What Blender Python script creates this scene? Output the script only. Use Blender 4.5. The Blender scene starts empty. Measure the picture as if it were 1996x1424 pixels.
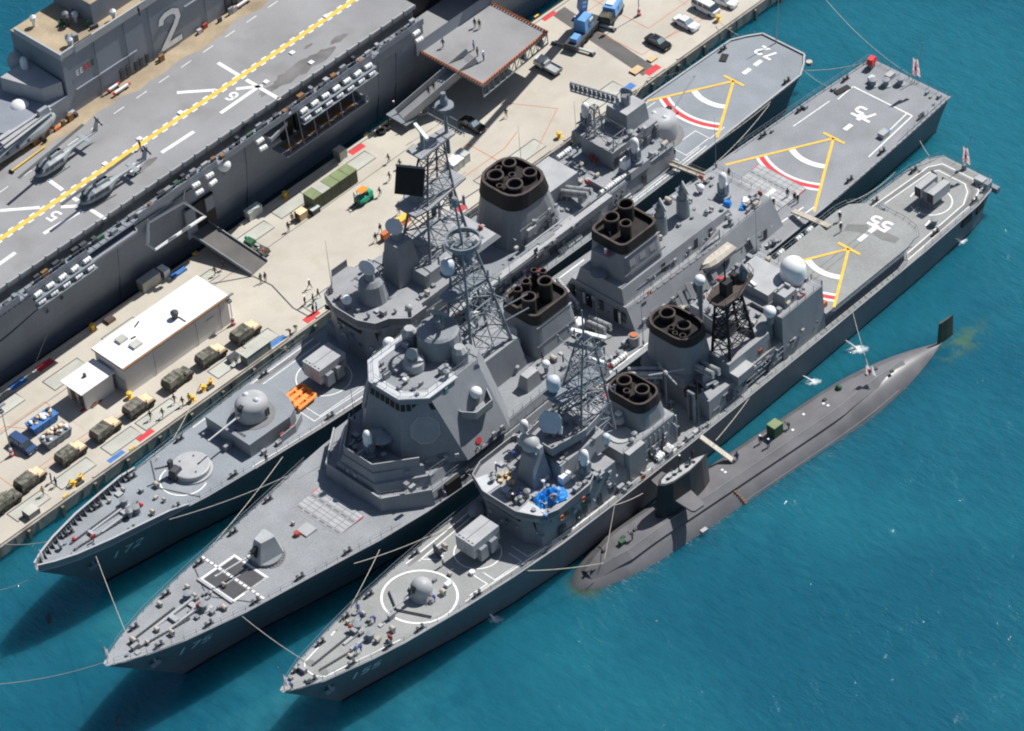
import bpy, bmesh, math, random
from mathutils import Vector, Matrix
random.seed(7)
rad = math.radians
SC = bpy.context.scene
COL = SC.collection
# ---------------------------------------------------------------- camera
W0, H0, FPX = 1996.0, 1424.0, 6833.0
R3 = ((0.70023127, -0.71053589, -0.06938962), (0.51913657, 0.44005356, 0.73270054), (0.49007488, 0.54908252, -0.67700443))
CPOS = Vector((-244.05729, -273.44309, 337.14821))
cam = bpy.data.cameras.new("camera")
cam.sensor_width = 36.0
cam.lens = 36.0 * FPX / W0
cam.clip_start, cam.clip_end = 1.0, 6000.0
camo = bpy.data.objects.new("camera", cam)
COL.objects.link(camo)
r, u, f = (Vector(v) for v in R3)
camo.matrix_world = Matrix(((r.x, u.x, -f.x, CPOS.x), (r.y, u.y, -f.y, CPOS.y), (r.z, u.z, -f.z, CPOS.z), (0, 0, 0, 1)))
SC.camera = camo
# ---------------------------------------------------------------- sky and sun
SUN_EL, SUN_AZ = rad(53), rad(-5)
world = bpy.data.worlds.new("World")
SC.world = world
world.use_nodes = True
wn, wl = world.node_tree.nodes, world.node_tree.links
sky = wn.new("ShaderNodeTexSky")
sky.sky_type = 'NISHITA'
sky.sun_disc = False
sky.sun_elevation = SUN_EL
sky.sun_rotation = math.pi / 2 - SUN_AZ
bgn = wn["Background"]
wl.new(sky.outputs[0], bgn.inputs[0])
bgn.inputs[1].default_value = 0.065
sun = bpy.data.lights.new("sun", 'SUN')
sun.energy = 5.0
sun.angle = rad(0.5)
sun.color = (1.0, 0.97, 0.925)
suno = bpy.data.objects.new("sun", sun)
COL.objects.link(suno)
sd = Vector((math.cos(SUN_EL) * math.cos(SUN_AZ), math.cos(SUN_EL) * math.sin(SUN_AZ), math.sin(SUN_EL)))
suno.rotation_euler = (-sd).to_track_quat('-Z', 'Y').to_euler()
suno.location = sd * 300
SC.view_settings.view_transform = 'Standard'
SC.view_settings.look = 'None'
SC.view_settings.exposure = 0.12
SC.view_settings.gamma = 1.0
SC.cycles.pixel_filter_type = 'BLACKMAN_HARRIS'
SC.cycles.filter_width = 2.0
SC.cycles.max_bounces = 5
SC.cycles.diffuse_bounces = 3
SC.cycles.transparent_max_bounces = 8
SC.cycles.caustics_reflective = False
SC.cycles.caustics_refractive = False

def at(px, py, z):
    "the point of the horizontal plane at height z that stands at pixel (px, py) of the 1996 x 1424 photograph"
    d = r * ((px - W0 / 2) / FPX) + u * ((H0 / 2 - py) / FPX) + f
    return CPOS + d * ((z - CPOS.z) / d.z)

# ---------------------------------------------------------------- materials
MATS = {}
def mat(name, col, rough=0.6, var=0.12, scale=0.5, streak=0.0, metal=0.0, fine=0.06, spec=0.4, stain=None, bump=0.0):
    m = bpy.data.materials.new(name)
    m.use_nodes = True
    n, l = m.node_tree.nodes, m.node_tree.links
    b = n["Principled BSDF"]
    b.inputs["Roughness"].default_value = rough
    b.inputs["Metallic"].default_value = metal
    b.inputs["Specular IOR Level"].default_value = spec
    geo = n.new("ShaderNodeNewGeometry")
    mp = n.new("ShaderNodeMapping")
    mp.inputs["Scale"].default_value = (1, 1, 1 - 0.93 * streak)
    l.new(geo.outputs["Position"], mp.inputs[0])
    def noise(sc, det, src=None):
        t = n.new("ShaderNodeTexNoise")
        t.inputs["Scale"].default_value = sc
        t.inputs["Detail"].default_value = det
        l.new((src or mp).outputs[0], t.inputs["Vector"])
        return t
    def rng(src, a, b_, lo=0.3, hi=0.7):
        mr = n.new("ShaderNodeMapRange")
        mr.inputs["From Min"].default_value = lo
        mr.inputs["From Max"].default_value = hi
        mr.inputs["To Min"].default_value = a
        mr.inputs["To Max"].default_value = b_
        l.new(src, mr.inputs[0])
        return mr.outputs[0]
    def mul(a, b_):
        mm = n.new("ShaderNodeMath"); mm.operation = 'MULTIPLY'
        l.new(a, mm.inputs[0]); l.new(b_, mm.inputs[1])
        return mm.outputs[0]
    big = rng(noise(scale, 4).outputs[0], 1 - var, 1 + var)
    fin = rng(noise(6.0, 2).outputs[0], 1 - fine, 1 + fine)
    v = mul(big, fin)
    mx = n.new("ShaderNodeMix"); mx.data_type = 'RGBA'; mx.blend_type = 'MULTIPLY'
    mx.inputs[0].default_value = 1.0
    mx.inputs[6].default_value = (*col, 1)
    l.new(v, mx.inputs[7])
    out = mx.outputs[2]
    if stain:
        scol, ssc, lo, hi, amt = stain
        s = rng(noise(ssc, 5).outputs[0], 0, amt, lo, hi)
        m2 = n.new("ShaderNodeMix"); m2.data_type = 'RGBA'
        l.new(s, m2.inputs[0]); l.new(out, m2.inputs[6])
        m2.inputs[7].default_value = (*scol, 1)
        out = m2.outputs[2]
    l.new(out, b.inputs["Base Color"])
    if bump:
        bp = n.new("ShaderNodeBump")
        bp.inputs["Strength"].default_value = bump
        bp.inputs["Distance"].default_value = 0.03
        l.new(noise(9.0, 3).outputs[0], bp.inputs["Height"])
        l.new(bp.outputs[0], b.inputs["Normal"])
    MATS[name] = m
    return m

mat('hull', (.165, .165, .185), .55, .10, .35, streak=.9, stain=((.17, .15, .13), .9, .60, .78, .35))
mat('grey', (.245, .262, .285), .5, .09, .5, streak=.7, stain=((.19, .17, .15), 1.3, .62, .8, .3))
mat('lgrey', (.40, .41, .42), .5, .10, .5)
mat('pale', (.52, .54, .56), .6, .08, .8)
mat('roof', (.30, .31, .325), .7, .12, .35, fine=.10)
mat('deck175', (.262, .275, .292), .8, .13, .22, fine=.16, stain=((.30, .28, .25), .5, .58, .75, .3))
mat('deck172', (.255, .278, .305), .8, .11, .22, fine=.13)
mat('deck155', (.285, .295, .29), .8, .11, .22, fine=.14)
mat('walk', (.20, .20, .20), .85, .10, .3, fine=.12)
mat('white', (.82, .83, .83), .45, .04, .6, fine=.03)
mat('paintw', (.80, .80, .79), .6, .10, 1.2, fine=.08)
mat('yellow', (.80, .50, .07), .6, .12, 1.0)
mat('red', (.62, .05, .06), .6, .12, .9)
mat('dred', (.35, .06, .04), .6, .15, .9)
mat('blue', (.06, .19, .48), .6, .15, .9)
mat('dome', (.55, .60, .66), .4, .04, .6, fine=.03)
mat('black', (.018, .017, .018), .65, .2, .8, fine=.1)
mat('soot', (.022, .019, .018), .8, .3, .9, fine=.2)
mat('rust', (.075, .058, .052), .8, .3, .9, fine=.2)
mat('dark', (.06, .065, .075), .6, .2, .8)
mat('mast', (.21, .24, .27), .5, .1, .8)
mat('glass', (.03, .05, .06), .08, .1, .5, spec=.8)
mat('glassb', (.20, .26, .30), .08, .1, .5, spec=.8)
mat('teal', (.16, .36, .33), .4, .1, .8)
mat('rope', (.46, .42, .35), .9, .15, 1.5)
mat('ropew', (.52, .48, .41), .9, .15, 1.5)
mat('concrete', (.50, .465, .40), .85, .11, .10, fine=.07, stain=((.42, .38, .31), .35, .5, .72, .5), bump=.12)
mat('patchc', (.47, .47, .42), .85, .14, .3, fine=.08)
mat('asphalt', (.13, .125, .12), .9, .18, .3, fine=.1)
mat('pierside', (.34, .315, .28), .9, .25, .35, streak=.7, stain=((.12, .10, .08), .6, .5, .7, .7))
mat('pile', (.20, .18, .15), .9, .3, .5, streak=.7)
mat('ldeck', (.285, .287, .295), .85, .14, .09, fine=.10, stain=((.20, .195, .195), .16, .52, .70, .55))
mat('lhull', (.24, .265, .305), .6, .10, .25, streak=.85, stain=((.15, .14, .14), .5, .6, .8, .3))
mat('sand', (.36, .29, .20), .9, .25, .25, fine=.15)
mat('bldg', (.74, .72, .70), .7, .05, .3, fine=.03, streak=.5)
mat('bldgroof', (.86, .86, .85), .6, .03, .3, fine=.02)
mat('brown', (.24, .13, .06), .8, .2, .8)
mat('orange', (.95, .28, .04), .55, .08, .9)
mat('orange2', (.55, .16, .05), .6, .12, .9)
mat('tan', (.62, .45, .26), .7, .14, .9)
mat('tan2', (.88, .62, .40), .7, .10, .9)
mat('camo', (.10, .095, .07), .85, .2, 1.6, fine=.2, stain=((.03, .03, .025), 1.5, .48, .55, .8))
mat('camol', (.19, .18, .155), .85, .2, 1.6, fine=.2, stain=((.07, .075, .05), 1.2, .48, .55, .8))
mat('cgreen', (.21, .26, .13), .65, .12, .8)
mat('cgreend', (.12, .14, .09), .65, .12, .8)
mat('green', (.02, .42, .27), .4, .1, .8)
mat('dgreen', (.04, .12, .06), .7, .15, .8)
mat('crane', (.16, .36, .66), .45, .1, .8)
mat('paleg', (.50, .55, .52), .5, .1, .8)
mat('tyre', (.02, .02, .02), .9, .1, 1)
mat('tarp', (.01, .22, .66), .45, .18, 1.2)
mat('bagw', (.72, .72, .74), .5, .12, 1.2)
mat('bagd', (.10, .07, .06), .6, .2, 1.2)
mat('carblack', (.02, .022, .024), .12, .1, .5, spec=.7)
mat('carwhite', (.78, .79, .80), .15, .03, .5, spec=.6)
mat('carblue', (.05, .09, .20), .15, .08, .5, spec=.7)
mat('chrome', (.6, .6, .62), .15, .05, .8, metal=1)
mat('sub', (.152, .15, .158), .36, .18, .3, fine=.08, spec=.5, stain=((.175, .17, .175), .35, .5, .72, .5))
mat('sail', (.03, .03, .034), .5, .12, .5)
mat('rudder', (.06, .07, .055), .6, .25, .5)
mat('skin', (.42, .25, .17), .6, .05, 2)
mat('heli', (.30, .33, .35), .5, .12, .9)
mat('helid', (.09, .095, .10), .55, .15, .9)

def cloth_mat(name, col):
    m = bpy.data.materials.new(name); m.use_nodes = True
    n, l = m.node_tree.nodes, m.node_tree.links
    d, t, mx = n.new("ShaderNodeBsdfDiffuse"), n.new("ShaderNodeBsdfTranslucent"), n.new("ShaderNodeMixShader")
    for q in (d, t): q.inputs[0].default_value = (*col, 1)
    l.new(d.outputs[0], mx.inputs[1]); l.new(t.outputs[0], mx.inputs[2]); mx.inputs[0].default_value = .5
    l.new(mx.outputs[0], n["Material Output"].inputs[0]); MATS[name] = m
cloth_mat('flagw', (.85, .85, .85)); cloth_mat('flagr', (.75, .05, .07))
SPLIT = set('''landing_spot_bar island_door scorch_mark roof_visor mast_platform weld_seam bridge_wing wall_locker concrete_patch doorway deck_light launcher_door open_door_light bridge_door boat_davit
 covered_launcher gun_platform deck_plate fire_gear warning_stripe line_gap hawse_plate hawse_cover chain_stopper_bed deck_cleat deck_mark folded_canvas tarpaulin worn_patch mooring_port cabin_window cockpit_window
 rotor_blade landing_skid wheel_set roof_hatch rack_leg sail_plane tyre_ring radar_panel funnel_fitting gallery_bay deck_grating deck_scuttle torpedo_tube sponson boat_crane uptake_pipe roof_pipe frame_rack_box
 side_port door canopy_post loading_crane_hatch deck_locker'''.split())
# ---------------------------------------------------------------- mesh builder
class MB:
    def __init__(s, m='grey'):
        s.v, s.f, s.mi, s.sm, s.names, s.cur, s.smooth = [], [], [], [], [], m, False
    def use(s, m):
        s.cur = m
        return s
    def _m(s):
        if s.cur not in s.names:
            s.names.append(s.cur)
        return s.names.index(s.cur)
    def face(s, idx):
        s.f.append(tuple(idx)); s.mi.append(s._m()); s.sm.append(s.smooth)
    def add(s, vs, fs):
        o = len(s.v)
        s.v += [tuple(v) for v in vs]
        for q in fs:
            s.face([o + i for i in q])
    def fr(s, pb, zb, pt, zt, top=None, bottom=False):
        "frustum between two polygons of equal length, counter-clockwise; zb and zt may be lists"
        n = len(pb)
        zb = [zb] * n if not isinstance(zb, (list, tuple)) else zb
        zt = [zt] * n if not isinstance(zt, (list, tuple)) else zt
        o = len(s.v)
        s.v += [(p[0], p[1], z) for p, z in zip(pb, zb)] + [(p[0], p[1], z) for p, z in zip(pt, zt)]
        for i in range(n):
            j = (i + 1) % n
            s.face((o + i, o + j, o + n + j, o + n + i))
        keep = s.cur
        if top:
            s.cur = top
        s.face([o + n + i for i in range(n)])
        s.cur = keep
        if bottom:
            s.face([o + n - 1 - i for i in range(n)])
        return s
    def prism(s, p, z0, z1, top=None, bottom=False):
        return s.fr(p, z0, p, z1, top, bottom)
    def box(s, cx, cy, z0, sx, sy, sz, rz=0, top=None, taper=1.0, bottom=True):
        c, q = math.cos(rz), math.sin(rz)
        def poly(k):
            return [(cx + c * x - q * y, cy + q * x + c * y) for x, y in ((-sx / 2 * k, -sy / 2 * k), (sx / 2 * k, -sy / 2 * k), (sx / 2 * k, sy / 2 * k), (-sx / 2 * k, sy / 2 * k))]
        return s.fr(poly(1), z0, poly(taper), z0 + sz, top, bottom)
    def bx(s, c, ax, hs):
        "oriented box: centre, three axes, half sizes"
        c = Vector(c); a = [Vector(v).normalized() * h for v, h in zip(ax, hs)]
        vs = [c + a[0] * i + a[1] * j + a[2] * k for k in (-1, 1) for j in (-1, 1) for i in (-1, 1)]
        s.add(vs, [(0, 2, 3, 1), (4, 5, 7, 6), (0, 1, 5, 4), (2, 6, 7, 3), (0, 4, 6, 2), (1, 3, 7, 5)])
        return s
    def tube(s, pts, r, n=5, r1=None, caps=True):
        pts = [Vector(p) for p in pts]
        rings = []
        k = len(pts)
        for i, p in enumerate(pts):
            d = (pts[min(i + 1, k - 1)] - pts[max(i - 1, 0)]).normalized()
            a = d.cross(Vector((0, 0, 1)) if abs(d.z) < .9 else Vector((1, 0, 0))).normalized()
            b = d.cross(a)
            rr = r if r1 is None else r + (r1 - r) * i / max(1, k - 1)
            o = len(s.v)
            s.v += [tuple(p + (a * math.cos(t) + b * math.sin(t)) * rr) for t in (2 * math.pi * j / n for j in range(n))]
            rings.append(o)
        for o, q in zip(rings, rings[1:]):
            for j in range(n):
                s.face((o + j, q + j, q + (j + 1) % n, o + (j + 1) % n))
        if caps:
            s.face([rings[0] + j for j in range(n)])
            s.face([rings[-1] + n - 1 - j for j in range(n)])
        return s
    def lathe(s, cx, cy, prof, n=16, sx=1, sy=1, rz=0, cap=True):
        "prof: list of (radius, z), bottom to top"
        o = len(s.v)
        for rr, z in prof:
            for j in range(n):
                t = 2 * math.pi * j / n
                x, y = rr * sx * math.cos(t), rr * sy * math.sin(t)
                s.v.append((cx + x * math.cos(rz) - y * math.sin(rz), cy + x * math.sin(rz) + y * math.cos(rz), z))
        for i in range(len(prof) - 1):
            for j in range(n):
                s.face((o + i * n + j, o + i * n + (j + 1) % n, o + (i + 1) * n + (j + 1) % n, o + (i + 1) * n + j))
        if cap:
            s.face([o + (len(prof) - 1) * n + j for j in range(n)])
        return s
    def ball(s, c, r_, n=12, sx=1, sy=1, sz=1, m=8):
        old = s.smooth; s.smooth = True
        pr = [(max(.001, r_ * math.cos(a)), c[2] + sz * r_ * math.sin(a)) for a in (-math.pi / 2 + math.pi * i / m for i in range(m + 1))]
        s.lathe(c[0], c[1], pr, n, sx, sy)
        s.smooth = old
        return s
    def quad(s, a, b, c, d):
        s.add([a, b, c, d], [(0, 1, 2, 3)])
        return s
    def pieces(s):
        p = list(range(len(s.v)))
        def find(a):
            while p[a] != a:
                p[a] = p[p[a]]; a = p[a]
            return a
        for q in s.f:
            for a in q[1:]:
                p[find(a)] = find(q[0])
        g = {}
        for i, q in enumerate(s.f):
            g.setdefault(find(q[0]), []).append(i)
        out = []
        for fs in g.values():
            m_ = MB(); mp = {}
            for i in fs:
                idx = []
                for a in s.f[i]:
                    if a not in mp:
                        mp[a] = len(m_.v); m_.v.append(s.v[a])
                    idx.append(mp[a])
                m_.cur = s.names[s.mi[i]]; m_.smooth = s.sm[i]; m_.face(idx)
            out.append(m_)
        return out
    def build(s, name, parent=None, smooth=None, label=None):
        if name in SPLIT and parent:
            ps = s.pieces()
            if len(ps) > 1:
                return [p_._build(name, parent, smooth, label) for p_ in ps][0]
        return s._build(name, parent, smooth, label)
    def _build(s, name, parent=None, smooth=None, label=None):
        me = bpy.data.meshes.new(name)
        me.from_pydata(s.v, [], s.f)
        for q in s.names:
            me.materials.append(MATS[q])
        me.polygons.foreach_set("material_index", s.mi)
        me.polygons.foreach_set("use_smooth", [True] * len(s.f) if smooth else s.sm)
        me.update()
        o = bpy.data.objects.new(name, me)
        COL.objects.link(o)
        if parent:
            o.parent = parent
        if label:
            o['label'] = label
        return o

def tag(o, label, cat, group=None, kind=None):
    if label:
        o['label'] = label
    if cat:
        o['category'] = cat
    if group:
        o['group'] = group
    if kind:
        o['kind'] = kind
    return o
def thing(name, label, cat, loc=(0, 0, 0), rz=0.0, group=None):
    o = bpy.data.objects.new(name, None)
    COL.objects.link(o)
    o.empty_display_size = .5
    o.location = loc
    o.rotation_euler = (0, 0, rz)
    return tag(o, label, cat, group)
def dup(o, loc=None, rz=None, label=None, parent=None):
    c = o.copy()
    COL.objects.link(c)
    if parent:
        c.parent = parent
    for ch in list(o.children):
        dup(ch, parent=c)
    if loc is not None:
        c.location = loc
    if rz is not None:
        c.rotation_euler = (0, 0, rz)
    if label:
        c['label'] = label
    return c

def rrect(x0, x1, y0, y1, r_, n=4):
    "rounded rectangle, counter-clockwise"
    p = []
    for cx, cy, a0 in ((x1 - r_, y0 + r_, -90), (x1 - r_, y1 - r_, 0), (x0 + r_, y1 - r_, 90), (x0 + r_, y0 + r_, 180)):
        for i in range(n + 1):
            a = rad(a0 + 90 * i / n)
            p.append((cx + r_ * math.cos(a), cy + r_ * math.sin(a)))
    return p
def rect(x0, x1, y0, y1):
    return [(x0, y0), (x1, y0), (x1, y1), (x0, y1)]

DIG = {'1': [[(.3, 0), (.3, 1)]],
       '2': [[(.02, .76), (.06, .92), (.2, 1), (.42, 1), (.57, .9), (.59, .72), (.48, .54), (.02, .03), (.62, .03)]],
       '5': [[(.60, .97), (.05, .97), (.02, .52), (.38, .56), (.56, .46), (.60, .28), (.54, .1), (.36, .02), (.0, .02)]],
       '6': [[(.55, .95), (.2, .95), (.04, .75), (.03, .2), (.15, .03), (.45, .03), (.58, .2), (.56, .42), (.42, .53), (.06, .5)]],
       '7': [[(0, .96), (.62, .96), (.22, 0)]],
       'E': [[(.55, 1), (.03, 1), (.03, 0), (.55, 0)], [(.03, .5), (.5, .5)]]}
def stroke(poly, w):
    "mitred strip (left, right points) along a 2-D polyline"
    out = []
    k = len(poly)
    for i in range(k):
        p = Vector(poly[i])
        d0 = (Vector(poly[i]) - Vector(poly[i - 1])).normalized() if i > 0 else None
        d1 = (Vector(poly[i + 1]) - Vector(poly[i])).normalized() if i < k - 1 else None
        d0 = d0 or d1; d1 = d1 or d0
        n0, n1 = Vector((-d0.y, d0.x)), Vector((-d1.y, d1.x))
        m_ = (n0 + n1)
        m_ = m_.normalized() if m_.length > 1e-6 else n0
        q = w / 2 / max(.35, m_.dot(n0))
        out.append((p + m_ * q, p - m_ * q))
    return out
def paint2d(mb, poly, w, to3, step=None, closed=False):
    "flat painted strip along poly; to3 maps (u, v) to a point"
    if closed:
        poly = list(poly) + [poly[0], poly[1]]
    if step:
        fin = []
        for a, b in zip(poly, poly[1:]):
            L = math.hypot(b[0] - a[0], b[1] - a[1]); k = max(1, int(L / step))
            fin += [(a[0] + (b[0] - a[0]) * i / k, a[1] + (b[1] - a[1]) * i / k) for i in range(k)]
        poly = fin + [poly[-1]]
    st = stroke(poly, w)
    if closed:
        st = st[1:]
        st[0] = st[-1] = ((st[-1][0]), (st[-1][1]))
    o = len(mb.v)
    for a, b in st:
        mb.v.append(tuple(to3(a.x, a.y))); mb.v.append(tuple(to3(b.x, b.y)))
    for i in range(len(st) - 1):
        mb.face((o + 2 * i + 1, o + 2 * i + 3, o + 2 * i + 2, o + 2 * i))
def digits(mb, txt, h, w, to3, gap=.85, slant=0.0):
    for i, ch in enumerate(txt):
        for pl in DIG[ch]:
            paint2d(mb, [((p[0] + i * gap + slant * p[1]) * h, p[1] * h) for p in pl], w, to3)
# ---------------------------------------------------------------- water
def water_mat():
    m = bpy.data.materials.new('water'); m.use_nodes = True
    n, l = m.node_tree.nodes, m.node_tree.links
    b = n["Principled BSDF"]
    b.inputs["Roughness"].default_value = .06
    b.inputs["IOR"].default_value = 1.33
    n["Principled BSDF"].subsurface_method = "BURLEY"
    b.inputs["Subsurface Weight"].default_value = .8
    b.inputs["Subsurface Radius"].default_value = (.5, 1.0, 1.0)
    b.inputs["Subsurface Scale"].default_value = 9.0
    geo = n.new("ShaderNodeNewGeometry")
    def noise(sc, det, rough=.5, scale=(1, 1, 1), rz=0, dist=0):
        mp = n.new("ShaderNodeMapping"); mp.inputs["Scale"].default_value = scale; mp.inputs["Rotation"].default_value = (0, 0, rz)
        l.new(geo.outputs["Position"], mp.inputs[0])
        t = n.new("ShaderNodeTexNoise"); t.inputs["Scale"].default_value = sc; t.inputs["Detail"].default_value = det
        t.inputs["Roughness"].default_value = rough; t.inputs["Distortion"].default_value = dist
        l.new(mp.outputs[0], t.inputs["Vector"])
        return t.outputs[0]
    def rng(src, lo, hi, a=0, b_=1):
        mr = n.new("ShaderNodeMapRange"); mr.interpolation_type = 'SMOOTHSTEP'
        for k, v in (("From Min", lo), ("From Max", hi), ("To Min", a), ("To Max", b_)):
            mr.inputs[k].default_value = v
        l.new(src, mr.inputs[0]); return mr.outputs[0]
    def mix(fac, a, b_, src=None):
        mx = n.new("ShaderNodeMix"); mx.data_type = 'RGBA'
        l.new(fac, mx.inputs[0])
        if src: l.new(src, mx.inputs[6])
        else: mx.inputs[6].default_value = (*a, 1)
        mx.inputs[7].default_value = (*b_, 1)
        return mx.outputs[2]
    def math_(op, a, b_):
        q = n.new("ShaderNodeMath"); q.operation = op
        for i, v in enumerate((a, b_)):
            if isinstance(v, (int, float)): q.inputs[i].default_value = v
            else: l.new(v, q.inputs[i])
        return q.outputs[0]
    def near(cx, cy, rx, ry, rz=0):
        "1 at the middle of an ellipse, 0 outside, edge broken by noise"
        mp = n.new("ShaderNodeMapping"); mp.vector_type = 'TEXTURE'
        mp.inputs["Location"].default_value = (cx, cy, 0); mp.inputs["Scale"].default_value = (rx, ry, 1); mp.inputs["Rotation"].default_value = (0, 0, rz)
        l.new(geo.outputs["Position"], mp.inputs[0])
        vl = n.new("ShaderNodeVectorMath"); vl.operation = 'LENGTH'; l.new(mp.outputs[0], vl.inputs[0])
        wob = math_('MULTIPLY', noise(.25, 4), .9)
        return rng(math_('ADD', vl.outputs["Value"], wob), .55, 1.4, 1, 0)
    big = noise(.018, 4, .55)
    col = mix(rng(big, .38, .64), (.008, .088, .140), (.013, .128, .180))
    # stirred-up, milky water off the bows
    milky = math_('MULTIPLY', near(-72, -34, 34, 22, .3), rng(noise(.05, 5, .6), .3, .62, .0, .75))
    col = mix(milky, None, (.035, .21, .265), col)
    milky2 = math_('MULTIPLY', near(-66, 4, 13, 6, .1), .5)
    col = mix(milky2, None, (.035, .19, .23), col)
    # growth on the submarine's sunken bow and stern showing through
    a1 = near(-24, -37.5, 4.6, 4.2)
    col = mix(math_('MULTIPLY', a1, .75), None, (.085, .105, .035), col)
    a2 = near(44.5, -45.2, 10, 3.6, -.1)
    col = mix(math_('MULTIPLY', a2, math_('MULTIPLY', rng(noise(.5, 5), .4, .6), .6)), None, (.085, .15, .075), col)
    fine = noise(.9, 5, .65, (1, .35, 1), -.2)
    v = rng(fine, .3, .7, .92, 1.08)
    mm = n.new("ShaderNodeMix"); mm.data_type = 'RGBA'; mm.blend_type = 'MULTIPLY'; mm.inputs[0].default_value = 1
    l.new(col, mm.inputs[6]); l.new(v, mm.inputs[7])
    l.new(mm.outputs[2], b.inputs["Base Color"])
    h = math_('ADD', math_('MULTIPLY', noise(.75, 4, .6, (1, .42, 1), -.2, .4), .8), math_('MULTIPLY', noise(2.4, 3, .6, (1, .6, 1), .3), math_('ADD', .2, math_('MULTIPLY', rng(noise(.045, 3), .40, .75), .14))))
    bp = n.new("ShaderNodeBump"); bp.inputs["Strength"].default_value = 1.0; bp.inputs["Distance"].default_value = .45
    l.new(h, bp.inputs["Height"]); l.new(bp.outputs[0], b.inputs["Normal"])
    MATS['water'] = m
water_mat()
w = MB('water'); w.quad((-1500, -1500, 0), (1500, -1500, 0), (1500, 1500, 0), (-1500, 1500, 0))
tag(w.build('water'), None, None, kind='structure')

# ---------------------------------------------------------------- pier
PZ = 2.5
class Frame:
    "a thing's own frame: l() turns a pixel on the plane z into local coordinates"
    def __init__(s, x, y, deg):
        s.o = Vector((x, y, 0)); s.a = rad(deg); s.c, s.s = math.cos(s.a), math.sin(s.a)
    def l(s, px, py, z):
        p = at(px, py, z) - s.o
        return Vector((p.x * s.c + p.y * s.s, -p.x * s.s + p.y * s.c, z))
    def w(s, x, y, z=0):
        return Vector((s.o.x + x * s.c - y * s.s, s.o.y + x * s.s + y * s.c, z))
PF = Frame(0, 26.6, .5)
pier = thing('pier', None, None, (0, 26.6, 0), rad(.5)); pier['kind'] = 'structure'
PX0, PX1, PW = -150, 230, 24.3
m = MB('concrete')
m.box((PX0 + PX1) / 2, PW / 2, .9, PX1 - PX0, PW, PZ - .9)
m.build('pier_slab', pier)
m = MB('pierside')
m.box((PX0 + PX1) / 2, -.03, .62, PX1 - PX0, .5, PZ - .72)
for i in range(0, 95):
    m.box(PX0 + i * 4, -.34, .9, .06, .12, 1.4)
m.build('front_face', pier)
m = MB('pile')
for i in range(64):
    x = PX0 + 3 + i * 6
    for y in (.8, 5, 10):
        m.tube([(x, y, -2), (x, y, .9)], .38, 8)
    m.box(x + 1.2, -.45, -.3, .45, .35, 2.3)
m.use('black').box((PX0 + PX1) / 2, 12, -.5, PX1 - PX0, 21, 1.38)  # black box behind the piles stands in for the shade under the slab
m.build('piles_and_shade_box', pier)
m = MB('black'); m.box((PX0 + PX1) / 2 - 20, PW + 1.1, -1, PX1 - PX0 - 40, 2.2, 1.7); m.build('gap_shade_box', pier)  # black box added to darken the water gap between pier and assault ship
m = MB('concrete')
for a, b in ((PX0, -59), (-55.6, -18.6), (-13, 36), (39, 55), (57.5, 61.6), (64.5, PX1)):
    m.box((a + b) / 2, .16, PZ, b - a, .32, .16)
for a, b in ((PX0, -20), (-6, 24), (29, PX1)):
    m.box((a + b) / 2, PW - .3, PZ, b - a, .5, .2)
m.build('pier_kerb', pier)
def pz(x, y, dz=.01):
    return (x, y, PZ + dz)
def pier_paint(name, colour, jobs, dz=.012):
    mb = MB(colour)
    for poly, wd, closed in jobs:
        paint2d(mb, poly, wd, lambda a, b: pz(a, b, dz), closed=closed)
    return mb.build(name, pier)
# concrete patches with a dark joint round them
mb, jt = MB('patchc'), []
for x0, x1, y0, y1 in [(-68, -62, 1.6, 3.9), (-60, -53.6, 1.7, 4), (-51, -45.4, 1.5, 3.9), (-44.6, -38, 1.5, 3.9), (-30.8, -25.6, 1.6, 3.9), (-24, -19, 1.5, 4), (-12.5, -7, 1.2, 3.7), (-6, -1, 1.2, 3.8),
                       (23.5, 29.6, 1.6, 4.2), (30.6, 36.4, 1.4, 4), (47.5, 54.3, 1.5, 4.3), (-57.5, -51.5, 19.6, 22), (-47.5, -41, 17.8, 20.6), (-36, -30, 18.3, 21), (-27.6, -22, 18.3, 20), (-20, -15.5, 18, 20), (-1, 5, 20.2, 22.6), (12, 18, 19.5, 22), (-9, -3, 19.6, 22)]:
    mb.quad(pz(x0, y0, .008), pz(x1, y0, .008), pz(x1, y1, .008), pz(x0, y1, .008))
    jt.append((rect(x0, x1, y0, y1), .16, True))
mb.build('concrete_patch', pier)
jt += [([(-20.5, 19.5), (-12.6, 14), (-12.2, 10.4), (-13.6, 4.4), (-13.4, .8)], .22, False), ([(-120, 16.9), (-42, 16.9)], .1, False), ([(-20.5, 16.9), (24, 17.3)], .1, False), ([(75, 15), (120, 15)], .08, False)]
pier_paint('slab_joint', 'dark', jt)
pier_paint('orange_guide_line', 'orange2', [([(-120, 6.7), (-44, 6.7)], .09, False), (rect(-64, -50, 7.6, 17.2), .1, True), ([(-66, 15), (-57, 17.8), (-54.5, 13.6)], .1, False),
    ([(36, 7.2), (32, 5.9), (24, 5.9), (17, 6.2)], .12, False), ([(14, 11), (29.2, 11), (29.2, 4), (24, 4)], .13, False), ([(38, 17), (44, 6.3), (35, 2)], .1, False), (rect(62, 76, 5.2, 19.5), .11, True), (rect(67.6, 84, 9, 22), .1, True), ([(64, 6), (80, 2.8)], .1, False)])
mb = MB('asphalt')
mb.quad(pz(58.2, 1.6), pz(61.0, 1.6), pz(63.4, 23.2), pz(60.6, 23.2))
mb.build('asphalt_strip', pier)
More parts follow.
